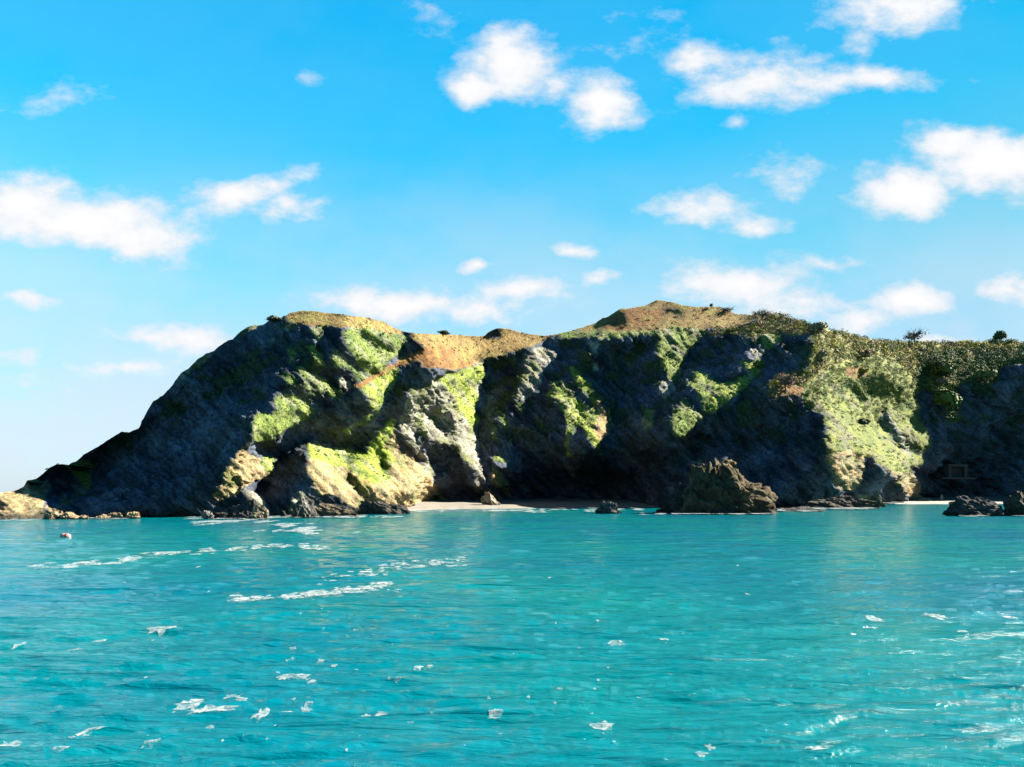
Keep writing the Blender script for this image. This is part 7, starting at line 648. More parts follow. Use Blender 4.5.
0,0,0,0,0,0,0,0,0,0,0,0,0,0,0,0,0,0,0,0,0,19,-2,0,-1,0,-2,-2,-1,-1,0,2,2,3,0,-1,-3,-3,-7,-1,1,2,1,2,0,0,-1,0,1,-1,-1,4,2,4,2,-1,0,-2,-4,-4,-2,6,1,1,-1,-2,-8,-17,-5,-3,-3,6,4,2,-2,
11,7,13,5,0,-5,-3,-3,2,6,8,5,5,1,-1,-2,-3,-2,2,2,1,-2,-6,-4,-5,-5,-7,-6,0,-3,-2,-1,-1,-2,-1,2,0,0,-1,4,4,3,5,2,1,1,1,3,1,1,0,-2,-2,0,0,4,4,3,-7,2,1,1,1,2,4,4,4,3,2,-5,1,-5,-4,-3,-2,
-1,1,-1,-1,-1,-1,2,2,0,-2,-9,-5,0,0,1,1,-1,1,1,1,1,-1,1,-1,-1,-1,-2,-2,-2,-1,3,6,1,1,0,-1,-1,1,3,2,2,2,3,2,3,1,5,2,1,-4,4,-2,-1,-2,-4,-1,0,3,1,-1,-3,0,1,1,4,9,10,-2,7,-1,-7,-7,-7,
-6,-5,-3,-4,-5,-4,-6,-5,-2,-2,-2,-1,-2,-3,-1,0,0,-6,-2,-1,0,1,0,1,1,1,1,2,10,8,5,4,3,2,-7,-1,10,7,3,2,-1,-7,-2,7,5,2,2,1,1,-7,6,4,2,2,0,2,-1,0,-2,-7,-3,-1,-1,1,-1,-1,0,-1,-1,5,1,-6,
-2,-1,0,0,0,7,5,4,2,0,-1,-1,-3,-4,-3,-2,-1,-2,0,-2,-1,-1,0,-1,0,0,-1,0,0,1,-1,0,0,1,0,-1,0,0,0,0,1,0,0,0,-1,1,0,0,-1,0,0,1,0,1,1,-1,1,0,0,1],
[0,0,0,0,0,0,0,0,0,0,0,0,0,0,0,0,0,0,0,0,0,0,0,0,0,0,0,0,0,0,0,0,0,0,0,0,0,0,0,0,0,0,0,0,0,0,0,0,0,0,0,0,0,0,0,0,0,0,0,0,0,0,0,0,0,0,0,0,0,0,0,0,0,0,0,0,0,0,0,0,0,0,0,0,0,0,0,0,0,0,
0,0,0,0,0,0,0,0,0,0,0,0,0,0,0,0,0,0,0,0,0,0,19,1,1,-2,0,-1,-1,-2,-2,-1,1,-1,0,0,2,-2,-5,-2,-2,-1,1,2,2,1,0,0,0,1,-2,1,3,3,2,0,0,-1,-2,-4,-2,0,3,1,-1,-7,-11,-9,-4,-1,7,4,3,4,12,8,7,
3,0,-5,-13,-6,1,3,2,3,5,1,1,-2,-3,-2,5,7,5,1,-9,-9,-6,-3,-4,1,1,-1,-9,-8,-5,-3,0,3,4,2,1,-1,2,2,4,3,4,2,2,3,1,2,1,0,0,-3,-2,1,6,6,4,9,1,-3,-2,1,-1,1,2,4,5,5,6,3,-8,-7,-6,-5,-2,-1,1,
-1,-1,-2,1,0,1,0,2,0,0,1,0,0,-6,-3,0,0,-1,-1,-2,-1,-1,-1,-1,-1,-2,-2,0,4,8,5,2,1,-1,1,2,4,1,2,2,4,3,2,-1,0,-1,5,0,-2,-3,-3,-3,-4,-1,-1,5,0,1,0,1,2,3,1,3,11,3,-3,-7,-8,-6,-6,-5,-7,
-6,-6,-7,-5,-4,-5,-3,0,-1,-6,-3,-1,5,2,4,2,1,1,0,2,1,2,2,5,6,1,1,3,2,1,0,6,7,-24,0,0,0,0,29,5,-1,0,1,1,0,-1,7,-1,1,1,0,1,-1,0,-2,-2,1,-1,-1,0,0,1,0,1,1,1,-3,-1,1,-1,0,0,2,4,0,0,0,
-1,-1,-1,-4,-9,-3,-2,-1,-1,0,-1,-1,-1,0,-1,0,-1,-1,-1,-1,0,-1,0,-1,5,1,1,0,1,0,0,0,0,0,0,1,0,-1,0,0,1,-1,0,0,0,0,0,0,0,0,0,0,0,0,1,0,1],
[0,0,0,0,0,0,0,0,0,0,0,0,0,0,0,0,0,0,0,0,0,0,0,0,0,0,0,0,0,0,0,0,0,0,0,0,0,0,0,0,0,0,0,0,0,0,0,0,0,0,0,0,0,0,0,0,0,0,0,0,0,0,0,0,0,0,0,0,0,0,0,0,0,0,0,0,0,0,0,0,0,0,0,0,0,0,0,0,0,0,
0,0,0,0,0,0,0,0,0,0,0,0,0,0,0,0,0,0,0,0,0,0,0,0,0,22,-1,1,0,-2,3,0,0,-4,-5,-1,0,0,-1,-4,-3,-1,-1,6,0,-1,0,0,0,-1,0,4,1,1,1,-1,1,1,-1,-1,-1,-8,3,2,-3,-7,-16,-2,5,7,7,6,8,6,7,0,-1,-2,
-4,-7,-4,-6,-1,2,2,-6,1,-1,-2,-3,-3,-3,20,12,4,-4,-26,-11,-6,-1,1,1,1,-1,3,1,-2,-2,0,2,-1,1,0,1,1,3,1,2,1,0,1,-3,1,2,1,2,2,4,3,2,0,1,2,2,0,4,4,6,5,-1,0,1,3,6,6,4,4,-8,-9,-5,-2,0,0,
-1,-1,-3,-2,0,1,1,2,1,1,1,1,-1,3,-4,-4,-2,-2,-1,-2,-2,-1,-1,-1,-2,-2,-2,-1,1,1,3,3,4,4,2,4,2,4,2,2,3,3,3,1,0,1,2,1,-2,-3,-2,-3,-2,-4,-1,1,2,3,4,2,0,1,1,2,4,0,-2,-5,-6,-6,-7,-9,-8,
-7,-7,-6,-6,-7,-4,-2,3,2,4,3,2,15,0,0,0,0,0,0,0,0,0,0,0,0,0,0,0,0,0,0,0,0,0,0,0,0,0,0,0,0,0,0,0,0,0,0,0,0,0,0,0,0,0,0,0,0,0,0,0,0,0,0,0,0,0,0,0,0,0,0,0,0,0,0,0,0,0,0,0,0,35,-1,-1,
-1,-1,-2,-1,0,-1,-1,-1,-1,-4,-3,-1,-1,-2,-1,0,1,-3,-1,0,0,0,1,0,4,1,2,1,-1,1,0,0,0,-1,1,0,0,-1,0,0,0,0,0,0,-1,1,0,-1,1],
[0,0,0,0,0,0,0,0,0,0,0,0,0,0,0,0,0,0,0,0,0,0,0,0,0,0,0,0,0,0,0,0,0,0,0,0,0,0,0,0,0,0,0,0,0,0,0,0,0,0,0,0,0,0,0,0,0,0,0,0,0,0,0,0,0,0,0,0,0,0,0,0,0,0,0,0,0,0,0,0,0,0,0,0,0,0,0,0,0,0,
0,0,0,0,0,0,0,0,0,0,0,0,0,0,0,0,0,0,0,0,0,0,0,0,0,0,24,-2,0,1,-6,1,-2,2,-1,-1,0,0,-2,0,-2,-3,1,-1,-1,1,0,-1,0,1,8,0,-1,-3,-3,1,1,1,2,1,6,5,-16,-3,-6,-7,2,4,5,7,4,4,2,1,0,-1,-3,-4,
-9,-10,-5,1,5,3,-1,14,5,5,3,4,6,9,-7,-7,-8,-10,4,-2,-3,-3,-2,0,-2,-1,1,-1,0,-1,-1,-1,-11,-6,-2,0,1,-1,1,-1,-3,1,1,4,8,5,5,3,2,3,3,2,1,1,1,2,-4,-3,-1,-2,0,7,4,2,1,3,2,4,1,3,2,-4,-5,
-1,0,-1,-4,-2,-2,-2,1,2,1,1,1,3,1,1,2,-2,-3,-4,-3,-2,-2,-1,-1,-1,-1,-1,-3,-2,-2,-1,4,4,3,2,1,4,3,4,2,3,2,2,3,3,1,0,1,2,0,0,-2,-2,-1,-4,1,1,3,6,4,0,-1,1,0,-2,-5,-4,0,-2,-2,-5,-5,-10,
-10,-7,-5,-12,-6,-3,4,3,3,14,0,0,0,0,0,0,0,0,0,0,0,0,0,0,0,0,0,0,0,0,0,0,0,0,0,0,0,0,0,0,0,0,0,0,0,0,0,0,0,0,0,0,0,0,0,0,0,0,0,0,0,0,0,0,0,0,0,0,0,0,0,0,0,0,0,0,0,0,0,0,0,0,0,0,0,0,
0,0,0,0,0,0,0,0,0,29,-2,-2,-1,0,-1,-2,-2,-6,-4,0,1,0,0,0,-2,0,0,0,1,0,0,5,1,1,0,0,0,1,-1,0,0,0,-1,0,0,0,-1,1],
[0,0,0,0,0,0,0,0,0,0,0,0,0,0,0,0,0,0,0,0,0,0,0,0,0,0,0,0,0,0,0,0,0,0,0,0,0,0,0,0,0,0,0,0,0,0,0,0,0,0,0,0,0,0,0,0,0,0,0,0,0,0,0,0,0,0,0,0,0,0,0,0,0,0,0,0,0,0,0,0,0,0,0,0,0,0,0,0,0,0,
0,0,0,0,0,0,0,0,0,0,0,0,0,0,0,0,0,0,0,0,0,0,0,0,0,0,0,25,-2,-1,-1,-8,1,0,5,-2,0,1,1,0,-1,-2,-7,-9,4,3,3,0,6,4,2,-1,-3,-4,-2,3,3,4,5,3,2,1,0,-11,-10,-6,3,5,3,4,2,-1,-2,-1,-2,-4,-5,
-11,-12,-3,12,11,8,8,11,-32,0,0,0,0,0,0,0,0,0,0,0,0,0,0,0,0,0,0,0,0,0,0,0,0,12,-10,-7,-5,-9,-1,-2,0,9,6,5,6,-4,0,0,0,0,0,0,0,0,0,0,0,29,1,0,-1,0,-13,-2,1,6,0,-1,0,9,4,0,5,2,-5,-8,
-4,-1,-1,-1,0,1,1,1,1,1,1,3,2,2,-2,-3,-3,-3,-3,0,-1,0,0,-1,-1,-1,-2,-2,-1,0,2,3,2,3,2,3,3,1,2,9,3,2,4,3,1,1,1,0,-1,0,1,-1,1,-2,-2,-1,2,2,1,0,0,-3,-9,-12,2,-2,0,-1,0,-7,-16,-10,0,-4,
2,-2,-1,8,0,0,0,0,0,0,0,0,0,0,0,0,0,0,0,0,0,0,0,0,0,0,0,0,0,0,0,0,0,0,0,0,0,0,0,0,0,0,0,0,0,0,0,0,0,0,0,0,0,0,0,0,0,0,0,0,0,0,0,0,0,0,0,0,0,0,0,0,0,0,0,0,0,0,0,0,0,0,0,0,0,0,0,0,0,
0,0,0,0,0,0,0,0,0,0,0,24,-1,-2,-2,-1,-1,-1,-5,-3,0,0,0,1,1,-2,0,0,0,0,0,-1,5,-3,3,0,1,0,1,-1,1,0,-1,1],
[0,0,0,0,0,0,0,0,0,0,0,0,0,0,0,0,0,0,0,0,0,0,0,0,0,0,0,0,0,0,0,0,0,0,0,0,0,0,0,0,0,0,0,0,0,0,0,0,0,0,0,0,0,0,0,0,0,0,0,0,0,0,0,0,0,0,0,0,0,0,0,0,0,0,0,0,0,0,0,0,0,0,0,0,0,0,0,0,0,0,
0,0,0,0,0,0,0,0,0,0,0,0,0,0,0,0,0,0,0,0,0,0,0,0,0,0,0,0,24,1,-3,-2,-7,-2,2,4,1,2,2,0,0,-1,-4,1,1,3,2,3,-2,2,0,0,-2,-2,-1,1,2,2,2,4,1,1,0,-8,-8,-4,0,4,3,1,-1,-2,-4,-4,-7,-8,-14,-3,
12,11,-3,0,0,0,0,0,0,0,0,0,0,0,0,0,0,0,0,0,0,0,0,0,0,0,0,0,0,0,0,0,0,20,-3,-2,-3,-4,-2,1,-7,0,0,0,0,0,0,0,0,0,0,0,0,0,0,0,0,0,0,0,0,35,-2,0,-10,-4,-1,-1,-3,11,4,-2,1,3,1,-10,-7,-4,
3,2,0,2,3,0,1,1,2,2,1,1,-2,-3,-2,0,-2,0,-1,-1,0,0,1,-1,-1,0,1,1,1,1,1,2,1,0,4,5,0,2,2,1,3,4,-1,1,2,2,1,0,1,0,-1,-1,0,-1,0,-1,-2,-5,-7,0,8,1,-2,-4,-4,-7,-8,-1,-3,-14,0,0,0,0,0,0,0,0,
0,0,0,0,0,0,0,0,0,0,0,0,0,0,0,0,0,0,0,0,0,0,0,0,0,0,0,0,0,0,0,0,0,0,0,0,0,0,0,0,0,0,0,0,0,0,0,0,0,0,0,0,0,0,0,0,0,0,0,0,0,0,0,0,0,0,0,0,0,0,0,0,0,0,0,0,0,0,0,0,0,0,0,0,0,0,0,0,0,0,
0,0,0,0,0,0,0,0,0,0,21,-1,-3,0,0,-2,0,-1,-5,0,0,0,-1,1,-2,3,-2,1,0,0,-1,0,0,-1,5,1],
[0,0,0,0,0,0,0,0,0,0,0,0,0,0,0,0,0,0,0,0,0,0,0,0,0,0,0,0,0,0,0,0,0,0,0,0,0,0,0,0,0,0,0,0,0,0,0,0,0,0,0,0,0,0,0,0,0,0,0,0,0,0,0,0,0,0,0,0,0,0,0,0,0,0,0,0,0,0,0,0,0,0,0,0,0,0,0,0,0,0,
0,0,0,0,0,0,0,0,0,0,0,0,0,0,0,0,0,0,0,0,0,0,0,0,0,0,0,0,0,0,25,-1,-2,-1,-2,0,-1,1,2,3,2,0,3,-2,-1,0,2,2,0,0,0,-1,-2,-1,-1,1,1,1,1,2,0,0,-1,-5,-5,-4,1,1,2,-1,-6,-8,-8,-8,-8,-3,12,11,
-1,0,0,0,0,0,0,0,0,0,0,0,0,0,0,0,0,0,0,0,0,0,0,0,0,0,0,0,0,0,0,0,0,0,0,0,0,0,0,0,0,0,0,0,0,0,0,0,0,0,0,0,0,0,0,0,0,0,0,0,0,0,0,0,37,-2,-3,-5,-4,-7,1,5,-1,-3,4,5,-4,-5,-6,2,2,-1,0,1,
1,0,1,3,2,2,0,-1,-1,-1,0,-1,-2,-1,-1,-1,-1,1,2,1,1,0,1,0,4,1,1,-1,-2,1,3,1,1,3,1,3,3,0,1,1,2,1,0,0,0,0,-1,0,-3,-3,-2,2,4,-3,-3,1,-1,-2,-5,-4,-25,0,0,0,0,0,0,0,0,0,0,0,0,0,0,0,0,0,0,
0,0,0,0,0,0,0,0,0,0,0,0,0,0,0,0,0,0,0,0,0,0,0,0,0,0,0,0,0,0,0,0,0,0,0,0,0,0,0,0,0,0,0,0,0,0,0,0,0,0,0,0,0,0,0,0,0,0,0,0,0,0,0,0,0,0,0,0,0,0,0,0,0,0,0,0,0,0,0,0,0,0,0,0,0,0,0,0,0,0,
0,0,0,0,0,0,0,0,0,0,0,18,-1,-2,0,0,0,-2,0,0,-1,-2,0,-1,0,0,1,-2,1],
[0,0,0,0,0,0,0,0,0,0,0,0,0,0,0,0,0,0,0,0,0,0,0,0,0,0,0,0,0,0,0,0,0,0,0,0,0,0,0,0,0,0,0,0,0,0,0,0,0,0,0,0,0,0,0,0,0,0,0,0,0,0,0,0,0,0,0,0,0,0,0,0,0,0,0,0,0,0,0,0,0,0,0,0,0,0,0,0,0,0,
0,0,0,0,0,0,0,0,0,0,0,0,0,0,0,0,0,0,0,0,0,0,0,0,0,0,0,0,0,0,0,0,0,0,0,22,1,-1,-1,0,0,0,2,3,-1,1,0,2,1,0,0,-1,-1,-1,1,0,0,-1,0,0,-1,-2,-4,-3,-5,-3,-4,-2,-5,-10,-5,-2,-3,-1,11,11,2,0,
0,0,0,0,0,0,0,0,0,0,0,0,0,0,0,0,0,0,0,0,0,0,0,0,0,0,0,0,0,0,0,0,0,0,0,0,0,0,0,0,0,0,0,0,0,0,0,0,0,0,0,0,0,0,0,0,0,0,0,0,0,0,0,0,0,0,0,37,-2,-8,-4,-5,0,0,-4,4,7,4,0,-5,-4,-1,0,0,-3,
-2,0,2,3,2,1,1,-1,0,0,-5,-4,-2,2,1,0,1,0,1,0,0,1,2,0,1,-2,0,2,2,2,2,2,0,1,1,2,0,1,1,1,0,0,0,0,0,0,-2,0,2,-3,-2,0,3,2,-35,0,0,0,0,0,0,0,0,0,0,0,0,0,0,0,0,0,0,0,0,0,0,0,0,0,0,0,0,0,0,
0,0,0,0,0,0,0,0,0,0,0,0,0,0,0,0,0,0,0,0,0,0,0,0,0,0,0,0,0,0,0,0,0,0,0,0,0,0,0,0,0,0,0,0,0,0,0,0,0,0,0,0,0,0,0,0,0,0,0,0,0,0,0,0,0,0,0,0,0,0,0,0,0,0,0,0,0,0,0,0,0,0,0,0,0,0,0,0,0,0,
0,0,0,0,0,0,0,0,0,0,0,0,0,0,15,-2,1,-1,0,0,-1,-1],
[0,0,0,0,0,0,0,0,0,0,0,0,0,0,0,0,0,0,0,0,0,0,0,0,0,0,0,0,0,0,0,0,0,0,0,0,0,0,0,0,0,0,0,0,0,0,0,0,0,0,0,0,0,0,0,0,0,0,0,0,0,0,0,0,0,0,0,0,0,0,0,0,0,0,0,0,0,0,0,0,0,0,0,0,0,0,0,0,0,0,
0,0,0,0,0,0,0,0,0,0,0,0,0,0,0,0,0,0,0,0,0,0,0,0,0,0,0,0,0,0,0,0,0,0,0,0,0,24,1,-1,-1,-1,-2,2,1,-2,-1,0,1,0,0,-1,1,1,0,0,-2,-1,-1,-1,-3,-4,-3,-5,-5,-5,-3,-4,-3,0,4,2,4,5,3,0,0,0,0,0,
0,0,0,0,0,0,0,0,0,0,0,0,0,0,0,0,0,0,0,0,0,0,0,0,0,0,0,0,0,0,0,0,0,0,0,0,0,0,0,0,0,0,0,0,0,0,0,0,0,0,0,0,0,0,0,0,0,0,0,0,0,0,0,0,0,0,0,36,-5,-4,-4,2,-3,-4,2,7,2,-1,-2,-2,-3,-1,-1,-2,
-2,-1,3,2,0,-1,0,0,-5,-1,2,1,-2,0,0,0,-1,-2,-1,0,1,1,1,-1,1,2,2,3,-7,-2,-1,0,0,5,4,3,1,2,1,1,1,0,1,1,-3,-1,1,-1,2,0,-27],
[0,0,0,0,0,0,0,0,0,0,0,0,0,0,0,0,0,0,0,0,0,0,0,0,0,0,0,0,0,0,0,0,0,0,0,0,0,0,0,0,0,0,0,0,0,0,0,0,0,0,0,0,0,0,0,0,0,0,0,0,0,0,0,0,0,0,0,0,0,0,0,0,0,0,0,0,0,0,0,0,0,0,0,0,0,0,0,0,0,0,
0,0,0,0,0,0,0,0,0,0,0,0,0,0,0,0,0,0,0,0,0,0,0,0,0,0,0,0,0,0,0,0,0,0,0,0,0,0,0,0,25,0,0,-7,-6,3,1,-1,0,0,-1,0,0,-1,-1,0,-2,-1,-1,-1,0,0,-1,-2,-3,-3,-4,-2,-2,3,7,0,0,0,0,0,0,0,0,0,0,
0,0,0,0,0,0,0,0,0,0,0,0,0,0,0,0,0,0,0,0,0,0,0,0,0,0,0,0,0,0,0,0,0,0,0,0,0,0,0,0,0,0,0,0,0,0,0,0,0,0,0,0,0,0,0,0,0,0,0,0,0,0,0,0,0,0,0,39,-2,-3,-8,3,2,0,3,3,-1,-1,-3,-2,-2,-2,-3,-3,
-1,-2,-1,-3,-2,-1,0,3,2,1,-1,0,-2,0,-1,-2,-1,-1,0,0,1,0,0,1,1,1,-8,0,0,0,1,1,-1,1,6,5,2,2,2,-2,-1,1,0,1,1,-23],
[0,0,0,0,0,0,0,0,0,0,0,0,0,0,0,0,0,0,0,0,0,0,0,0,0,0,0,0,0,0,0,0,0,0,0,0,0,0,0,0,0,0,0,0,0,0,0,0,0,0,0,0,0,0,0,0,0,0,0,0,0,0,0,0,0,0,0,0,0,0,0,0,0,0,0,0,0,0,0,0,0,0,0,0,0,0,0,0,0,0,
0,0,0,0,0,0,0,0,0,0,0,0,0,0,0,0,0,0,0,0,0,0,0,0,0,0,0,0,0,0,0,0,0,0,0,0,0,0,0,0,0,0,0,22,-1,-4,-6,-1,-1,0,-1,-1,-1,-1,2,1,1,1,-1,-1,1,-1,-8,0,0,0,0,0,0,0,0,0,0,0,0,0,0,0,0,0,0,0,0,
0,0,0,0,0,0,0,0,0,0,0,0,0,0,0,0,0,0,0,0,0,0,0,0,0,0,0,0,0,0,0,0,0,0,0,0,0,0,0,0,0,0,0,0,0,0,0,0,0,0,0,0,0,0,0,0,0,0,0,0,0,0,0,0,0,0,0,0,34,-7,-2,3,-1,0,2,1,2,1,-1,-2,-2,-3,-4,-2,-1,
1,0,-1,-2,0,2,0,0,-2,-1,-2,-2,-1,-2,0,0,1,-1,-1,0,-1,-4,-3,1,1,0,1,0,2,1,3,1,2,3,1,1,2,1,-19],
[0,0,0,0,0,0,0,0,0,0,0,0,0,0,0,0,0,0,0,0,0,0,0,0,0,0,0,0,0,0,0,0,0,0,0,0,0,0,0,0,0,0,0,0,0,0,0,0,0,0,0,0,0,0,0,0,0,0,0,0,0,0,0,0,0,0,0,0,0,0,0,0,0,0,0,0,0,0,0,0,0,0,0,0,0,0,0,0,0,0,
0,0,0,0,0,0,0,0,0,0,0,0,0,0,0,0,0,0,0,0,0,0,0,0,0,0,0,0,0,0,0,0,0,0,0,0,0,0,0,0,0,0,0,0,0,0,14,-2,-2,-1,0,0,0,1,-10,0,0,0,0,0,0,0,0,0,0,0,0,0,0,0,0,0,0,0,0,0,0,0,0,0,0,0,0,0,0,0,0,
0,0,0,0,0,0,0,0,0,0,0,0,0,0,0,0,0,0,0,0,0,0,0,0,0,0,0,0,0,0,0,0,0,0,0,0,0,0,0,0,0,0,0,0,0,0,0,0,0,0,0,0,0,0,0,0,0,0,0,0,0,0,0,0,0,32,-2,-6,-5,-3,-3,-1,-1,-1,1,6,7,1,-2,-2,-2,1,1,1,
-1,0,0,-2,-5,-4,-3,-2,-2,-2,0,2,-2,1,2,-4,-2,-2,1,0,3],
[0,0,0,0,0,0,0,0,0,0,0,0,0,0,0,0,0,0,0,0,0,0,0,0,0,0,0,0,0,0,0,0,0,0,0,0,0,0,0,0,0,0,0,0,0,0,0,0,0,0,0,0,0,0,0,0,0,0,0,0,0,0,0,0,0,0,0,0,0,0,0,0,0,0,0,0,0,0,0,0,0,0,0,0,0,0,0,0,0,0,
0,0,0,0,0,0,0,0,0,0,0,0,0,0,0,0,0,0,0,0,0,0,0,0,0,0,0,0,0,0,0,0,0,0,0,0,0,0,0,0,0,0,0,0,0,0,0,0,0,0,0,0,0,0,0,0,0,0,0,0,0,0,0,0,0,0,0,0,0,0,0,0,0,0,0,0,0,0,0,0,0,0,0,0,0,0,0,0,0,0,
0,0,0,0,0,0,0,0,0,0,0,0,0,0,0,0,0,0,0,0,0,0,0,0,0,0,0,0,0,0,0,0,0,0,0,0,0,0,0,0,0,0,0,0,0,0,0,0,0,0,0,0,0,0,0,0,0,0,0,0,0,0,0,0,24,-3,-4,-1,-2,-1,1,-2,-3,-1,6,5,1,0,0,1,0,0,-1,-5,
-3,0,-2,-3,-2,-2,-1,-1,-2,1,0,-2,1,-1,-1,3],
[0,0,0,0,0,0,0,0,0,0,0,0,0,0,0,0,0,0,0,0,0,0,0,0,0,0,0,0,0,0,0,0,0,0,0,0,0,0,0,0,0,0,0,0,0,0,0,0,0,0,0,0,0,0,0,0,0,0,0,0,0,0,0,0,0,0,0,0,0,0,0,0,0,0,0,0,0,0,0,0,0,0,0,0,0,0,0,0,0,0,
0,0,0,0,0,0,0,0,0,0,0,0,0,0,0,0,0,0,0,0,0,0,0,0,0,0,0,0,0,0,0,0,0,0,0,0,0,0,0,0,0,0,0,0,0,0,0,0,0,0,0,0,0,0,0,0,0,0,0,0,0,0,0,0,0,0,0,0,0,0,0,0,0,0,0,0,0,0,0,0,0,0,0,0,0,0,0,0,0,0,
0,0,0,0,0,0,0,0,0,0,0,0,0,0,0,0,0,0,0,0,0,0,0,0,0,0,0,0,0,0,0,0,0,0,0,0,0,0,0,0,0,0,0,0,0,0,0,0,0,0,0,0,0,0,0,0,0,0,0,0,0,0,0,0,0,0,0,0,0,0,0,13,0,-1,-5,-1,0,0,1,1,1,0,2,2,-1,-2,-2,
-8],
[0,0,0,0,0,0,0,0,0,0,0,0,0,0,0,0,0,0,0,0,0,0,0,0,0,0,0,0,0,0,0,0,0,0,0,0,0,0,0,0,0,0,0,0,0,0,0,0,0,0,0,0,0,0,0,0,0,0,0,0,0,0,0,0,0,0,0,0,0,0,0,0,0,0,0,0,0,0,0,0,0,0,0,0,0,0,0,0,0,0,
0,0,0,0,0,0,0,0,0,0,0,0,0,0,0,0,0,0,0,0,0,0,0,0,0,0,0,0,0,0,0,0,0,0,0,0,0,0,0,0,0,0,0,0,0,0,0,0,0,0,0,0,0,0,0,0,0,0,0,0,0,0,0,0,0,0,0,0,0,0,0,0,0,0,0,0,0,0,0,0,0,0,0,0,0,0,0,0,0,0,
0,0,0,0,0,0,0,0,0,0,0,0,0,0,0,0,0,0,0,0,0,0,0,0,0,0,0,0,0,0,0,0,0,0,0,0,0,0,0,0,0,0,0,0,0,0,0,0,0,0,0,0,0,0,0,0,0,0,0,0,0,0,0,0,0,0,0,0,0,0,0,0,0,0,8,-2,-2,1,2,2,1,2,-12]]
def solve_relief():
    D = np.zeros((len(RELIEF), 450))
    for i, r in enumerate(RELIEF): D[i,:len(r)] = r
    W = np.cumsum(np.cumsum(D, 1), 0)[::-1]*3e-4
    return np.concatenate([np.repeat(W[:,:1], 30, 1), W, np.repeat(W[:,-1:], 20, 1)], 1)
def bicubic(G, px, py):
    fx = (px-GX[0])/STEP; fy = (py-GY[0])/STEP
    ix = np.clip(np.floor(fx).astype(int), 1, G.shape[1]-3); iy = np.clip(np.floor(fy).astype(int), 1, G.shape[0]-3)
    tx = np.clip(fx-ix, 0, 1); ty = np.clip(fy-iy, 0, 1)
    def wt(t): return [(1-t)**3/6, (3*t**3-6*t*t+4)/6, (-3*t**3+3*t*t+3*t+1)/6, t**3/6]
    wx, wy = wt(tx), wt(ty); o = 0
    for a in range(4):
        for b in range(4): o = o+wx[b]*wy[a]*G[iy+a-1, ix+b-1]
    return o
# ---------------------------------------------------------------- materials
def _rock(n, p, link):
    tc = n('ShaderNodeTexCoord'); at = n('ShaderNodeAttribute', attribute_name='col')
    m0 = n('ShaderNodeMapping', {0: tc.outputs['Object'], 2: (0, math.radians(-52), 0)})
    mp = n('ShaderNodeMapping', {0: m0.outputs[0], 3: (.55, .5, 1.1)})
    a = n('ShaderNodeTexNoise', {'Vector': mp.outputs[0], 'Scale': .8, 'Detail': 6., 'Roughness': .65})
    b = n('ShaderNodeTexNoise', {'Vector': tc.outputs['Object'], 'Scale': .5, 'Detail': 8., 'Roughness': .7})
    s = n('ShaderNodeMath', {0: a.outputs['Fac'], 1: b.outputs['Fac']}, operation='ADD')
    mc = n('ShaderNodeMapping', {0: m0.outputs[0], 3: (.12, .12, .4)})
    cn = n('ShaderNodeTexNoise', {'Vector': mc.outputs[0], 'Scale': 1., 'Detail': 5., 'Roughness': .62, 'Distortion': .5})
    c1 = n('ShaderNodeMath', {0: cn.outputs['Fac'], 1: .5}, operation='SUBTRACT'); c2 = n('ShaderNodeMath', {0: c1.outputs[0]}, operation='ABSOLUTE')
    ck = n('ShaderNodeMapRange', {'Value': c2.outputs[0], 'From Min': 0., 'From Max': .04, 'To Min': -.14, 'To Max': 0.})
    s = n('ShaderNodeMath', {0: s.outputs[0], 1: ck.outputs[0]}, operation='ADD')
    r = n('ShaderNodeMapRange', {'Value': s.outputs[0], 'From Min': .7, 'From Max': 1.22, 'To Min': .35, 'To Max': 1.75})
    m = n('ShaderNodeVectorMath', {0: at.outputs['Color'], 1: r.outputs[0]}, operation='MULTIPLY')
    link(m.outputs[0], p.inputs['Base Color']); p.inputs['Roughness'].default_value = .95; p.inputs['Specular IOR Level'].default_value = .15
    bm = n('ShaderNodeBump', {'Height': s.outputs[0], 'Strength': .8, 'Distance': 1.2}); link(bm.outputs[0], p.inputs['Normal'])
M_ROCK = material('cliff rock and turf', _rock)
def _leaf(n, p, link):
    at = n('ShaderNodeAttribute', attribute_name='col'); link(at.outputs['Color'], p.inputs['Base Color'])
    p.inputs['Roughness'].default_value = .8; p.inputs['Specular IOR Level'].default_value = .15
M_LEAF = material('foliage', _leaf)
def _beach(n, p, link):
    tc = n('ShaderNodeTexCoord')
    a = n('ShaderNodeTexNoise', {'Vector': tc.outputs['Object'], 'Scale': .25, 'Detail': 10., 'Roughness': .75})
    c = n('ShaderNodeMix', {0: a.outputs['Fac'], 6: (.08, .072, .06, 1), 7: (.17, .15, .12, 1)}, data_type='RGBA')
    link(c.outputs[2], p.inputs['Base Color']); p.inputs['Roughness'].default_value = .9
    bm = n('ShaderNodeBump', {'Height': a.outputs['Fac'], 'Strength': .6, 'Distance': .8}); link(bm.outputs[0], p.inputs['Normal'])
M_BEACH = material('shingle', _beach)
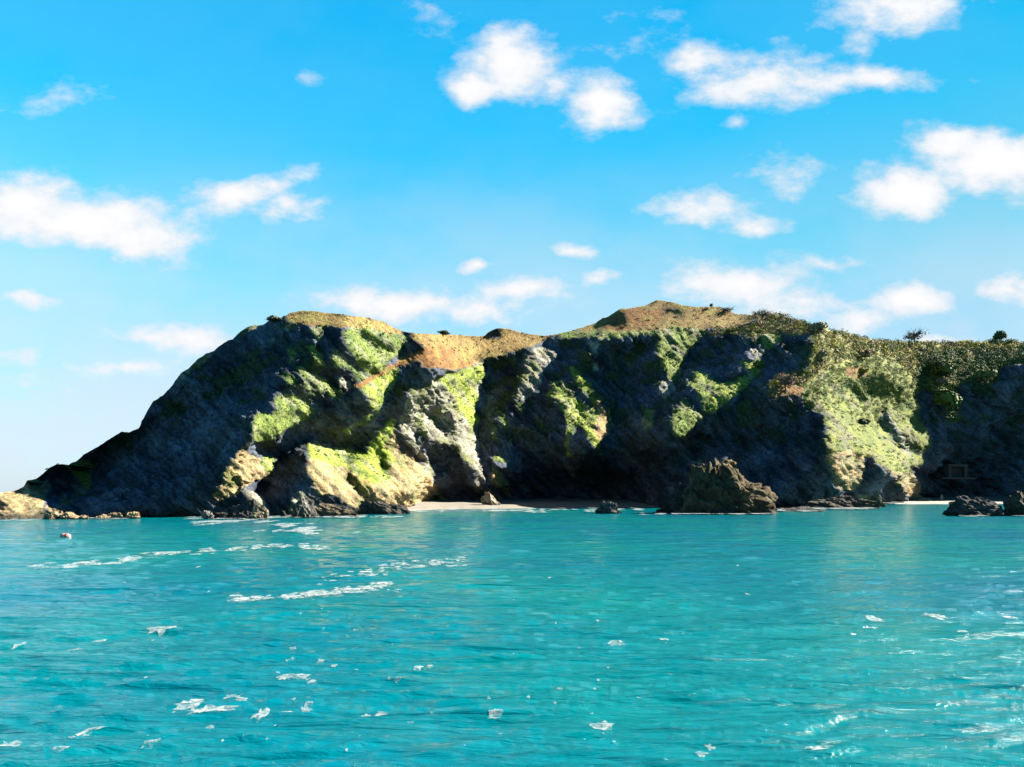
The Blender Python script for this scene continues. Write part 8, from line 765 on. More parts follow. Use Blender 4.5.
def _water(n, p, link):
    tc = n('ShaderNodeTexCoord')
    big = n('ShaderNodeTexNoise', {'Vector': tc.outputs['Object'], 'Scale': .02, 'Detail': 3.})
    mr = n('ShaderNodeMapRange', {'Value': big.outputs['Fac'], 'From Min': .35, 'From Max': .65})
    c = n('ShaderNodeMix', {0: mr.outputs[0], 6: (0, .078, .115, 1), 7: (0, .108, .106, 1)}, data_type='RGBA')
    link(c.outputs[2], p.inputs['Base Color'])
    p.inputs['Roughness'].default_value = .11; p.inputs['IOR'].default_value = 1.33
    m1 = n('ShaderNodeMapping', {0: tc.outputs['Object'], 2: (0, 0, .18), 3: (.2, 1., 1.)})
    a = n('ShaderNodeTexNoise', {'Vector': m1.outputs[0], 'Scale': 1.5, 'Detail': 6., 'Roughness': .6, 'Distortion': .6})
    b = n('ShaderNodeTexNoise', {'Vector': m1.outputs[0], 'Scale': .32, 'Detail': 2., 'Roughness': .5, 'Distortion': .4})
    d = n('ShaderNodeTexNoise', {'Vector': m1.outputs[0], 'Scale': .11, 'Detail': 3., 'Roughness': .55, 'Distortion': .3})
    s = n('ShaderNodeMath', {0: b.outputs['Fac'], 1: 3., 2: a.outputs['Fac']}, operation='MULTIPLY_ADD')
    s = n('ShaderNodeMath', {0: d.outputs['Fac'], 1: 5.5, 2: s.outputs[0]}, operation='MULTIPLY_ADD')
    bm = n('ShaderNodeBump', {'Height': s.outputs[0], 'Strength': 1., 'Distance': .34}); link(bm.outputs[0], p.inputs['Normal'])
M_WATER = material('sea water', _water)
def _foam(n, p, link):
    tc = n('ShaderNodeTexCoord')
    a = n('ShaderNodeTexNoise', {'Vector': tc.outputs['Object'], 'Scale': 6., 'Detail': 6., 'Roughness': .7})
    c = n('ShaderNodeMix', {0: a.outputs['Fac'], 6: (.18, .26, .28, 1), 7: (.36, .37, .36, 1)}, data_type='RGBA')
    lc = n('ShaderNodeTexNoise', {'Vector': tc.outputs['Object'], 'Scale': 1.6, 'Detail': 8., 'Roughness': .75, 'Distortion': 1.})
    ar = n('ShaderNodeMapRange', {'Value': lc.outputs['Fac'], 'From Min': .40, 'From Max': .62, 'To Min': 0., 'To Max': .72}); link(ar.outputs[0], p.inputs['Alpha'])
    link(c.outputs[2], p.inputs['Base Color']); p.inputs['Roughness'].default_value = .7
    bm = n('ShaderNodeBump', {'Height': a.outputs['Fac'], 'Strength': .5, 'Distance': .06}); link(bm.outputs[0], p.inputs['Normal'])
M_FOAM = material('sea foam', _foam)
# ---------------------------------------------------------------- headland
W_ = solve_relief()
COLS = {'T': (.16, .132, .072), 'R': (.135, .13, .105), 'K': (.10, .075, .04), 'G': (.085, .112, .026), 'Y': (.125, .155, .022), 'B': (.13, .09, .032), 'O': (.13, .066, .022), 'V': (.105, .125, .019), 'S': (.15, .14, .045)}
pxs = np.arange(-195, 1290, 1.15); NR = 270
skyl = np.interp(pxs, *zip(*SKY_PTS))
skyl = skyl + .7*noise3(pxs/5, 0*pxs, 0*pxs) + .8*np.clip((pxs-720)/60, 0, 1)*noise3(pxs/3.1, 3+0*pxs, 0*pxs)
tt = np.linspace(0, 1, NR)[:,None]
PYg = skyl[None,:]+tt*(np.maximum(536-skyl, 6))[None,:]; PXg = np.repeat(pxs[None,:], NR, 0)
Wg = bicubic(W_, PXg, PYg)
Yg = np.exp(Wg); Xg = (PXg-512)/FOC*Yg; Zg = CAMH+(HZ-PYg)/FOC*Yg
zone = np.full(PXg.shape, ' ', dtype='<U1')
wx = PXg+2.2*fbm(PXg/9, PYg/9, 0*PXg, 3); wy = PYg+1.8*fbm(PXg/9, PYg/9, 9+0*PXg, 3)
for c, l, P in ZONES:
    if c != 'D': zone[inpoly(wx, wy, P)] = c
def zm(s): return np.isin(zone, list(s)).astype(float)
def blur(a, k):
    for _ in range(k):
        a = a.copy(); a[1:-1,1:-1] = (a[1:-1,1:-1]*4+a[:-2,1:-1]+a[2:,1:-1]+a[1:-1,:-2]+a[1:-1,2:])/8
    return a
soft = blur(zm('BO'), 8); grs = blur(zm('GYV'), 5); scr = blur(zm('S'), 5); rk = np.clip(1-soft-grs-scr, 0, 1)
th = math.radians(46)
ac = ((PXg-512)*math.sin(th)+(HZ-PYg)*math.cos(th))*.6
al_ = ((PXg-512)*math.cos(th)-(HZ-PYg)*math.sin(th))*.6
strata = fbm(ac/2.6, al_/34, Yg/60, 4, .6, True); slab = fbm(ac/8, al_/55, Yg/90, 3, .55, True)
lump = fbm(Xg/26, Yg/26, Zg/26, 5, .55); fine = fbm(Xg/5, Yg/5, Zg/5, 4, .6)
bushy = -np.abs(fbm(Xg/7, Yg/9, Zg/6, 3, .5))
def saw(L, k):
    q = ac/L+.4*fbm(Xg/40, Yg/80, Zg/40, 3)+.15*noise3(ac/6, al_/30, Yg/40)+k; f = q-np.floor(q)
    return np.where(f < .78, f/.78, (1-f)/.22)*(.45+.9*np.clip(noise3(ac/14+k, al_/40, Yg/40)+.4, 0, 1))
def blocks(p, q, r, k):
    # fractured blocks: every cell of a jointed grid gets its own step and tilt
    P_ = np.floor(p).astype(int); Q_ = np.floor(q).astype(int); R_c = np.floor(r).astype(int)
    best = np.full(p.shape, 9e9); out = np.zeros(p.shape)
    for a in (-1, 0, 1):
        for b_ in (-1, 0, 1):
            for c in (-1, 0, 1):
                h = _perm[(_perm[(_perm[(P_+a+k) & 4095]+Q_+b_) & 4095]+R_c+c) & 4095]; g = _grad[h]; g2 = _grad[(h*7+11) & 4095]
                dp, dq, dr = p-(P_+a+.5+.62*g[...,0]), q-(Q_+b_+.5+.62*g[...,1]), r-(R_c+c+.5+.62*g[...,2])
                d = dp*dp+dq*dq+dr*dr; m = d < best; best = np.where(m, d, best)
                out = np.where(m, .55*g2[...,0]+1.1*(g2[...,1]*dp+g2[...,2]*dq)+.5*g[...,0]*dr, out)
    return out
jw = .5*fbm(Xg/14, Yg/18, Zg/14, 4)
blk1 = blocks(ac/8+jw, al_/20+jw, Yg/40, 5); blk2 = blocks(ac/3.2+jw, al_/9+jw, Yg/24, 90); blk3 = blocks(ac/1.6+jw, al_/4+jw, Yg/14, 300)
slabs = saw(8.5, 0)+.3*saw(3.7, 7)
top = np.clip(tt*9, 0, 1)           # keep the crest line itself steady
disp = (rk*((.35+.65*np.maximum(zm('TRK'), .0))*(.8*slabs+.3*strata)+.3*slab+.6*lump+.3*fine+1.9*blk1+1.1*blk2+.6*blk3)+grs*(.55*slabs+.2*strata+.4*slab+.5*lump+.3*fine+1.1*blk1+.6*blk2+.2*blk3)+soft*(.5*lump+.35*fine+.2*strata)+scr*(2.6*bushy+1.0*lump+.5*fine))*(.25+.75*top)
disp = disp*(Yg/450)*(.45+.55*np.clip((PXg-95)/40, 0, 1))
# crags stand out along the ground's own outward direction
def normals(X, Y, Z):
    a = [np.gradient(q, axis=1) for q in (X, Y, Z)]; b = [np.gradient(q, axis=0) for q in (X, Y, Z)]
    n = np.array([a[1]*b[2]-a[2]*b[1], a[2]*b[0]-a[0]*b[2], a[0]*b[1]-a[1]*b[0]]); n /= np.linalg.norm(n, axis=0)+1e-9
    return n*np.where(n[1] > 0, -1, 1)
nn = normals(Xg, Yg, Zg); nn = np.array([blur(q, 10) for q in nn])
nz = np.array([nn[0]*.9, np.minimum(nn[1], -.25), nn[2]*.6])
Xd = Xg+nz[0]*disp; Yd = Yg+nz[1]*disp; Zd = Zg+nz[2]*disp*top
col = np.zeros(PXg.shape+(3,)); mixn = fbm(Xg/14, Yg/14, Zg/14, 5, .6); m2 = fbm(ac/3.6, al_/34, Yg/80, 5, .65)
shade_c = np.array([.037, .045, .062])[None,None]*np.clip(1+.5*m2+.4*blk2+.35*blk1+.8*np.clip(lump, -.5, .9), .35, 3.2)[...,None]  # slate tone darkened and blued to paint shade outside the sunlit zones
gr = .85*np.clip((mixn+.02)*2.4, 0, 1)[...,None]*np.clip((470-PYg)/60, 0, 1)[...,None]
col[:] = shade_c*(1-gr)+gr*np.array([.028, .04, .014])
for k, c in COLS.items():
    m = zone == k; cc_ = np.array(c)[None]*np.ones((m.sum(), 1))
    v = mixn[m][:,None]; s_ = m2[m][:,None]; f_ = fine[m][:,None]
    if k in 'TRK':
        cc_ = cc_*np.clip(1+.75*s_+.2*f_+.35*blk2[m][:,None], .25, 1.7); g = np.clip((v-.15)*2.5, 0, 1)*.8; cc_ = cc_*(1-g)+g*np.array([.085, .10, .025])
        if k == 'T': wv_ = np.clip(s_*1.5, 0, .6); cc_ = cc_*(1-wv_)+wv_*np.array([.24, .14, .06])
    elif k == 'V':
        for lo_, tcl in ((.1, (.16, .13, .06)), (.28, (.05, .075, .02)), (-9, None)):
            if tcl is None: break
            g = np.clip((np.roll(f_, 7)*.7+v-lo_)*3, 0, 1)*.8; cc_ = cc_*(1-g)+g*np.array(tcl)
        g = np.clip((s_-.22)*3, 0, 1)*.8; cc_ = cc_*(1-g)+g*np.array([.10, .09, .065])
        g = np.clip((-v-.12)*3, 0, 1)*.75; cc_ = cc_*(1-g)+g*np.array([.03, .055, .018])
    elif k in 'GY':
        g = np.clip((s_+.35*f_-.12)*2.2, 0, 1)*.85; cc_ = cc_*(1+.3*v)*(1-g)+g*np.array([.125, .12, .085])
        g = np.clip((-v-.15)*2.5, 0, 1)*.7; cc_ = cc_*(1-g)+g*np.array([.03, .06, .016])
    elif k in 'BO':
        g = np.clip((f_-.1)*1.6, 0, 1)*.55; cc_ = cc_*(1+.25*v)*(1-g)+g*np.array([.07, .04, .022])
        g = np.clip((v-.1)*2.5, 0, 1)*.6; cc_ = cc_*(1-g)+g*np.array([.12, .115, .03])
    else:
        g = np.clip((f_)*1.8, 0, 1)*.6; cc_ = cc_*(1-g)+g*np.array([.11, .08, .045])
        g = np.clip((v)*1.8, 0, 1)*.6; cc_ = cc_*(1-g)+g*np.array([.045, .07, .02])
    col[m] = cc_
for _ in range(2): col[1:-1,1:-1] = (col[1:-1,1:-1]*4+col[:-2,1:-1]+col[2:,1:-1]+col[1:-1,:-2]+col[1:-1,2:])/8
wet = np.clip(1-(Zd-.6-1.6*mixn)/3.4, 0, 1)[...,None]*.85; col = np.clip(col*(1-wet)+wet*np.array([.02, .02, .018]), .004, .5)
# the far side of the hill, unseen but there
bk = [(420, 60), (260, 34), (150, 18), (80, 9), (35, 3.2), (12, 1.0)]
Xb = []; Yb = []; Zb = []
for dy, dz in bk:
    Xb.append(Xd[0]*(1+dy*.0005)); Yb.append(Yd[0]+dy); Zb.append(Zd[0]-dz*np.clip(Zd[0]/60, .2, 1.2))
X_ = np.vstack([np.array(Xb), Xd]); Y_ = np.vstack([np.array(Yb), Yd]); Z_ = np.vstack([np.array(Zb), Zd])
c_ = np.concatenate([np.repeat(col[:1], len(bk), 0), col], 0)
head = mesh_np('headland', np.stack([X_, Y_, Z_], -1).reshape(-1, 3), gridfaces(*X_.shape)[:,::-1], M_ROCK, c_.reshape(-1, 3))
tag(head, kind='structure')
GR, NC = PXg.shape
def ground(px, py):      # the ground point on a bearing
    W = float(bicubic(W_, np.array([float(px)]), np.array([float(py)]))[0]); y = math.exp(W)
    return Vector(((px-512)/FOC*y, y, CAMH+(HZ-py)/FOC*y))
def sea(px, py):
    y = CAMH*FOC/(py-HZ); return Vector(((px-512)/FOC*y, y, 0))
# ---------------------------------------------------------------- the sea
rw = np.random.RandomState(11); WAVES = []
for i in range(64):
    lam = .4*(26**(i/63)); a = -math.pi/2+.10+rw.normal()*.24; WAVES.append((lam, 2*math.pi/lam*math.cos(a), 2*math.pi/lam*math.sin(a), rw.rand()*6.28, lam*.0095*(1.4 if lam < 2. else 1.0 if lam < 4 else .5)))
def wave(x, y, sp=None):
    z = np.zeros_like(x); wx = x+1.2*noise3(x/7, y/7, 0*x); wy = y+1.2*noise3(x/7, y/7, 4+0*x)
    gust = .85+.35*noise3(x/40, y/18, 8+0*x)
    for lam, kx, ky, ph, A in WAVES:
        f = 1 if sp is None else np.clip((lam/sp-2.5)/2, 0, 1)
        s = np.sin(kx*wx+ky*wy+ph); z += A*f*(1-np.abs(s)*1.4+.35*s)
    return z*gust-.05
rr = np.exp(np.linspace(math.log(3), math.log(9000), 980)); az = np.concatenate([np.linspace(-math.pi, -.72, 30)[:-1], np.linspace(-.72, .72, 760), np.linspace(.72, math.pi, 30)[1:]])
R_, A_z = np.meshgrid(rr, az, indexing='ij')
xs = R_*np.sin(A_z); ys = R_*np.cos(A_z); zs = wave(xs, ys, R_*.0083)*np.clip((1200-R_)/600, 0, 1)
zs[:, np.abs(az) > .74] = -.05
seao = mesh_np('sea', np.stack([xs, ys, zs], -1).reshape(-1, 3), gridfaces(*xs.shape)[:,::-1], M_WATER); tag(seao, kind='structure')
# ---------------------------------------------------------------- beaches
def strip(name, pts, mat):   # pts: (px, y_front, y_back, z_back)
    P = np.array(pts, float); px = np.arange(P[0,0], P[-1,0], 1.5); yf, yb, zb = [np.interp(px, P[:,0], P[:,i]) for i in (1, 2, 3)]
    t = np.linspace(0, 1, 26)[:,None]; yf = yf+7*noise3(px/14, 0*px, 0*px)
    y = yf+(yb-yf)*t; x = (px-512)/FOC*y; z = -1.2+(zb+1.2)*t**.85+.12*noise3(x/6, y/6, 0*x)
    o = mesh_np(name, np.stack([x, y, z], -1).reshape(-1, 3), gridfaces(*x.shape), mat); tag(o, kind='structure'); return o
strip('beach', [(404,378,440,1.5),(420,405,520,5.0),(450,430,575,6.0),(500,440,600,6.0),(560,450,640,6.4),(620,460,640,6.2),(660,470,600,4)], M_BEACH)
strip('beach', [(895,590,720,3),(915,600,800,5.5),(940,610,860,7.0),(1040,610,900,7.5),(1100,560,860,7)], M_BEACH)
# ---------------------------------------------------------------- rocks
def rock(label, px, py, wpx, hpx, colr, seed, group=None, lean=0., depth=.7, base=None, cat='rock', sub=5, cone=0.):
    b = base or sea(px, py); sx = wpx/2/FOC*b.y; sz = hpx/FOC*b.y
    bm = bmesh.new(); bmesh.ops.create_icosphere(bm, subdivisions=sub, radius=1)
    co = np.array([v.co[:] for v in bm.verts]); fc = np.array([[v.index for v in f.verts] for f in bm.faces]); bm.free()
    k = seed*13.7
    for q in range(9):            # flat broken faces
        rs = np.random.RandomState(seed*31+q); nv = rs.normal(size=3); nv[2] = abs(nv[2])*.7; nv /= np.linalg.norm(nv); dd = rs.uniform(.55, .85)
        t = co@nv-dd; co = co-np.clip(t, 0, None)[:,None]*nv*.92
    a = co[:,0]*.8+co[:,2]*.6; l = co[:,0]*.6-co[:,2]*.8
    cz = np.clip(co[:,2], 0, 1)[:,None]; co[:,:2] *= 1-cone*cz
    jb = .3*fbm(co[:,0]*2+k, co[:,1]*2, co[:,2]*2, 3)
    co = co*(1+.13*blocks(a*3.5+jb, l*1.6+jb, co[:,1]*2.5, seed)[:,None]+.07*blocks(a*8+jb, l*3.5+jb, co[:,1]*6, seed+9)[:,None])
    n = .10*fbm(a*5+k, l*1.2, co[:,1]*2, 4, .6, True)+.16*fbm(co[:,0]*2+k, co[:,1]*2, co[:,2]*2, 4)
    co = co*(1+n[:,None]); co[:,0] += lean*np.clip(co[:,2], 0, 1)
    m = fbm(a*4+k, l, co[:,1]*2, 4, .6)
    P = co*np.array([sx, sx*depth, sz*1.15]); P[:,2] += .0
    cl = np.array(colr)[None]*(1+.5*m[:,None]); wt = np.clip(1-(P[:,2]-.2)/(.25*sz+.2), 0, 1)[:,None]*.75
    cl = np.clip(cl*(1-wt)+wt*np.array([.02, .02, .018]), .005, .5)
    o = mesh_np('rock', P, fc, M_ROCK, cl, smooth=sub > 5); o.location = b; tag(o, label, cat, group); return o
TAN = (.23, .17, .10); DK = (.035, .035, .035); GY_ = (.13, .125, .11)
G1 = 'low rocks along the foot of the headland'
rock('tan boulder at the left tip of the headland, nearest the pale slab', 53, 519, 20, 8, TAN, 1, G1)
rock('low tan rock right of the boulder at the headland tip', 70, 519, 22, 5, TAN, 2, G1)
rock('small flat rock ending the row of tan rocks at the headland tip', 84, 519, 12, 4, TAN, 3, G1)
rock('squat tan rock alone at the waterline under the dark slope', 102, 518.6, 16, 4, TAN, 4, G1)
rock('pale rounded rock in the middle of three under the dark slope', 117, 518.4, 17, 4.5, TAN, 5, G1)
rock('tan rock at the right end of three under the dark slope', 132, 518.3, 17, 5, TAN, 6, G1, .3)
rock('small grey rock standing in white surf under the dark slope', 209, 519, 15, 7, GY_, 7, G1, -.2)
rock('brown boulder in the surf below the striped slab', 259, 519, 22, 10, (.15, .12, .08), 8, G1)
rock('small dark rock at the waterline left of the sunlit crag', 243, 518.5, 12, 5, DK, 9, G1)
rock('dark low rock surrounded by surf in front of the middle beach', 607, 513.5, 25, 8.5, (.05, .05, .05), 10, 'dark sea rocks', .1)
rock('low dark skerry left of the brown crag, awash with surf', 690, 512.6, 44, 4.5, DK, 11, 'dark sea rocks')
rock('thin dark ledge in surf right of the brown crag', 796, 511, 52, 3.6, DK, 12, 'dark sea rocks')
GJ = 'jagged dark rocks under the cliffs'
rock('broad jagged dark brown outcrop right of the middle beach, lit on its upper right side', 712, 513, 112, 38, (.055, .043, .024), 31, GJ, .05, .8, sub=6, cone=.4)
rock('low black shoulder on the left side of the broad brown outcrop', 690, 512.6, 66, 27, (.03, .027, .024), 32, GJ, .2, .6, cone=.35)
rock('black jagged rock under the striped tan slab', 238, 518.5, 52, 17, (.035, .032, .03), 33, GJ, .3, .5, cone=.3)
rock('grey fractured rock at the left foot of the sunlit tan crag', 304, 517.5, 32, 21, (.075, .072, .062), 34, GJ, -.2, .7, cone=.5)
rock('brown low ledge at the foot of the sunlit tan crag', 338, 516.5, 44, 10, (.09, .07, .045), 35, GJ, -.3, .5)
rock('dark wedge shaped rock where the tan crag meets the beach', 384, 514, 46, 13, (.05, .045, .038), 36, GJ, -.4, .5)
rock('dark broken ledge below the ochre cliff foot', 845, 508.5, 62, 9, (.045, .038, .03), 37, GJ, -.1, .5)
rock('small brown rock at the right end of the ledge below the ochre cliff', 877, 507, 20, 11, (.10, .075, .045), 38, GJ, -.2, .6)
rock('broad black rock in the sea at the right edge of the photo', 981, 515.6, 64, 16, (.03, .03, .03), 13, 'black rocks at the right edge', 0, .5)
rock('brown streaked rock leaning behind the broad black one, cut by the photo edge', 1022, 515.5, 40, 19, (.055, .045, .035), 14, 'black rocks at the right edge', -.3, .6)
rock('pale slab lying on the small right beach against the cliff', 926, 500, 13, 4.5, (.26, .22, .17), 15, None, -.2, .8, Vector(((926-512)/800*700, 700, 1.0)), 'rock', 4)
rock('small upright stone standing on the sunlit right beach', 941.5, 500, 3.2, 6.5, (.25, .2, .15), 16, None, -.3, .9, Vector(((941.5-512)/800*690, 690, 1.0)), 'rock', 3)
rock('tan leaning slab at the cliff foot splitting the middle beach', 492, 503, 18, 11, (.22, .18, .13), 17, None, -.6, .6, Vector(((492-512)/800*490, 490, 1.8)), 'rock', 4)
# ---------------------------------------------------------------- foam
def foam_blob(pts, name='foam'):
    """pts: list of (px, py, rx, ry, ang). ragged rafts lying on the waves"""
    V = []; F = []; off = 0
    for px, py, rx, ry, ang in pts:
        c = sea(px, py); rxw = rx/FOC*c.y; ryw = ry*c.y*c.y/(CAMH*FOC)
        na, nrad = 28, 4; a = np.linspace(0, 2*np.pi, na, endpoint=False); k = random.random()*100
        rad = 1+.6*fbm(np.cos(a)*1.6+k, np.sin(a)*1.6, 0*a, 4, .65); t = np.linspace(0, 1, nrad+1)[1:][:,None]
        lx_ = np.cos(a)*rad*t; ly_ = np.sin(a)*rad*t
        lx_ = np.concatenate([[0], lx_.ravel()])*rxw; ly_ = np.concatenate([[0], ly_.ravel()])*ryw
        sl = math.tan(ang)*ryw/rxw if rxw else 0
        x = c.x+lx_; y = c.y+ly_-lx_*sl
        z = wave(x, y, np.hypot(x, y)*.0083)+.02+.000045*c.y*c.y/10
        V.append(np.stack([x, y, z], -1))
        for j in range(na): F.append((off, off+1+j, off+1+(j+1) % na, off+1+(j+1) % na))
        for r in range(nrad-1):
            for j in range(na):
                p = off+1+r*na; F.append((p+j, p+na+j, p+na+(j+1) % na, p+(j+1) % na))
        off += 1+na*nrad
    V = np.concatenate(V); me = bpy.data.meshes.new(name)
    me.from_pydata([tuple(v) for v in V], [], [tuple(dict.fromkeys(f)) for f in F]); me.materials.append(M_FOAM)
    for p in me.polygons: p.use_smooth = True
    o = bpy.data.objects.new(name, me); C.objects.link(o); return o
GF = 'patches of foam on the near water'
for lab, pts in [
 ('largest white foam raft, a long tapering wedge near the lower left', [(216,712,24,2.8,-.45),(203,713,11,3.6,0),(234,709,13,1.8,-.4)]),
 ('white foam patch touching the left end of the long wedge', [(190,708,12,4.5,0)]),
 ('hooked white foam patch just above the long wedge', [(232,697,8,2.6,0),(240,701,6,3,.4)]),
 ('rounded white foam patch right of the long wedge', [(261,717,7,5,0)]),
 ('thin slanting sliver of foam between two rounded patches', [(288,713,9,1.6,-.4)]),
 ('small notched foam patch right of the slanting sliver', [(306,710,6,3.6,0)]),
 ('fish shaped foam patch with a thin tail above the notched one', [(287,678,8,3.6,0),(300,679,8,1.5,0)]),
 ('flat foam patch alone above the lower left water', [(160,631,12,2.6,0)]),
 ('slanting foam patch close to the lower left corner', [(92,731,9,4,-.6)]),
 ('pale foam patch cut by the left edge of the photo', [(6,746,12,4,0)]),
 ('small foam patch at the lower middle, alone on green water', [(495,715,6,3,0)]),
 ('oval foam patch near the bottom, right of the middle', [(603,728,9,3.4,0)]),
 ('thin foam patch at the bottom edge right of centre', [(819,751,11,2.8,0)]),
]:
    tag(foam_blob(pts, 'foam_patch'), lab, 'foam patch', GF)
rf = random.Random(5)
fl = []
for px, py, r in [(290,660,4),(306,682,4),(320,662,3),(293,650,3),(369,716,6),(381,713,5),(357,669,3),(398,683,3),(411,725,4),(430,668,3),(418,669,4),(334,667,3),(312,685,4),(292,700,3),(150,746,8),(38,745,5),(62,752,6),(72,740,3),(75,650,4),(100,641,5),(616,643,6),(664,640,4),(875,620,6),(870,628,5),(935,617,7),(966,633,5),(858,636,4),(702,754,6),(500,735,3),(465,745,3),(640,700,3),(560,690,3),(20,646,4),(210,728,4),(1010,617,5),(752,655,3),(710,748,5),(450,700,3)]:
    fl.append((px, py, r, r*.38, 0))
for _ in range(60):
    px = rf.uniform(120, 620); py = 560+rf.random()**.7*190; r = rf.uniform(.6, 1.8); fl.append((px, py, r, r*.35, 0))
for _ in range(22):
    px = rf.uniform(0, 1024); py = 560+rf.random()*200; r = rf.uniform(.8, 2.2); fl.append((px, py, r, r*.35, 0))
tag(foam_blob(fl, 'foam_flecks'), 'scattered tiny white foam flecks over the turquoise water', 'foam', kind='stuff')
st = []
def band(pts, n, wid, r0, r1):
    P = np.array(pts, float)
    for _ in range(n):
        t = rf.random()*(len(P)-1); i = int(t); f = t-i; q = P[i]*(1-f)+P[i+1]*f
        x_ = q[0]+rf.gauss(0, 4)
        if float(noise3(np.array([x_/7]), np.array([q[1]/2.2]), np.array([1.5]))[0]) < -.22: continue
        r = rf.uniform(r0*.5, r1*.55); st.append((x_, q[1]+rf.gauss(0, wid), r, max(r*.11, .28), -.15))
band([(232,600),(290,598),(330,593),(375,588),(385,583)], 260, 1.4, 3, 13)
band([(320,580),(370,573),(400,566),(465,562)], 230, 2.6, 2, 9)
band([(340,588),(400,590)], 20, 1.2, 2, 6)
band([(40,568),(110,563),(160,554),(210,551)], 130, 1.2, 3, 12)
band([(225,550),(280,546),(330,549)], 120, 1.3, 3, 9)
band([(195,524),(240,521),(300,527),(312,533)], 120, 1.2, 4, 12)
band([(265,531),(320,532)], 45, .8, 3, 9)
band([(325,535),(365,534)], 12, 1., 2, 5)
tag(foam_blob(st, 'foam_streaks'), 'long broken white foam streaks drifting off the headland', 'foam', kind='stuff')
st = []
for a, b, y, n, wd in [(85,125,519,16,.4),(188,262,518.6,50,.7),(270,400,517.3,36,.5),(395,530,512.0,70,.6),(530,612,512.6,60,.8),(590,655,510.5,30,.6),(640,770,514.2,150,.5),(262,400,517.8,90,.4),(745,812,511,70,.8),(808,872,509.6,46,.5),(862,915,505,34,.7),(915,960,505.5,18,.4),(440,640,510.6,50,.5),(960,1030,516.6,12,.4),(0,45,521,16,.4)]:
    for _ in range(n):
        r = rf.uniform(1.5, 5); x_ = rf.uniform(a, b)
        if float(noise3(np.array([x_/9]), np.array([y*3]), np.array([.5]))[0]) < -.2: continue
        st.append((x_, y+rf.gauss(0, wd), r, rf.uniform(.16, .42), 0))
tag(foam_blob(st, 'surf'), 'white surf washing along the foot of the cliffs and rocks', 'surf', kind='stuff')
# ---------------------------------------------------------------- scrub and bushes
def leafmass(centers, radii, cols, nq, q=.22):
    """leaf-size faces spread through the crown volumes; returns verts, quads, colours"""
    V = []; K = []
    for c, r, cl in zip(centers, radii, cols):
        n = nq if np.isscalar(nq) else nq[len(K)]
        d = np.random.normal(size=(n, 3)); d[:,2] = np.abs(d[:,2])*.9-.12; d /= np.linalg.norm(d, axis=1)[:,None]
        lum = noise3(d[:,0]*1.7+c[0], d[:,1]*1.7+c[1], d[:,2]*1.7)
        rad = (np.random.rand(n)**.18)*(1+.35*lum)
        p = np.array(c)+d*rad[:,None]*np.array(r)
        nd_ = d+np.random.normal(size=(n, 3))*.38; t = np.cross(nd_, np.random.normal(size=(n, 3))); t /= np.linalg.norm(t, axis=1)[:,None]
        b = np.cross(nd_, t); b /= np.linalg.norm(b, axis=1)[:,None]
        s = q*np.mean(r)*np.random.uniform(.6, 1.3, (n, 1))
        V.append(np.stack([p-t*s-b*s*.6, p+t*s-b*s*.6, p+t*s*.7+b*s*.7, p-t*s*.7+b*s*.7], 1).reshape(-1, 3))
        K.append(np.repeat(np.clip(np.array(cl)*(1+.16*np.random.normal(size=(n, 1))+.3*lum[:,None]), .006, .4), 4, 0))
    V = np.concatenate(V); K = np.concatenate(K); return V, np.arange(len(V)).reshape(-1, 4), K
rs = np.random.RandomState(21)
cen = []; rad = []; cl = []
PAL = [(.13,.14,.035),(.10,.125,.03),(.045,.08,.024),(.18,.155,.045),(.18,.125,.065),(.14,.15,.033),(.035,.065,.024),(.22,.185,.02)]
idx = np.argwhere((zone == 'S') & (tt*np.ones_like(PXg) > .003)); idx = idx[rs.permutation(len(idx))[:3300]]
for i, j in idx:
    pp = PXg[i,j]
    r = (1.1+1.1*rs.rand()+2.2*rs.rand()**5)*Yd[i,j]/520; k = int(np.clip((mixn[i,j]+.5+.12*rs.normal())*8, 0, 7)) if rs.rand() < .75 else rs.randint(len(PAL))
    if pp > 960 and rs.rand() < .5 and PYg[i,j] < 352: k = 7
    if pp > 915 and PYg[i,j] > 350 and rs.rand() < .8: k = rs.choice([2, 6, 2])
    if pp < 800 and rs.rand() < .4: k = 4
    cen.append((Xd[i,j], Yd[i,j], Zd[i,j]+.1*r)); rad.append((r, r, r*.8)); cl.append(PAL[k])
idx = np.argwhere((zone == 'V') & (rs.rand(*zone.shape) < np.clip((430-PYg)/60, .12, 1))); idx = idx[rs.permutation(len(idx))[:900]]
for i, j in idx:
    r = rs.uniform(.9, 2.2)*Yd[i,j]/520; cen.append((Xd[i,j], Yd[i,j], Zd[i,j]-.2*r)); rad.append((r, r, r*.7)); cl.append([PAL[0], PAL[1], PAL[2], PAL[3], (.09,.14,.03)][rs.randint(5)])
V, F, K = leafmass(cen, rad, cl, 105, .115)
o = mesh_np('scrub', V, F, M_LEAF, K, smooth=False); tag(o, 'dense mixed green and brown scrub covering the right hand hill', 'scrub', kind='stuff')
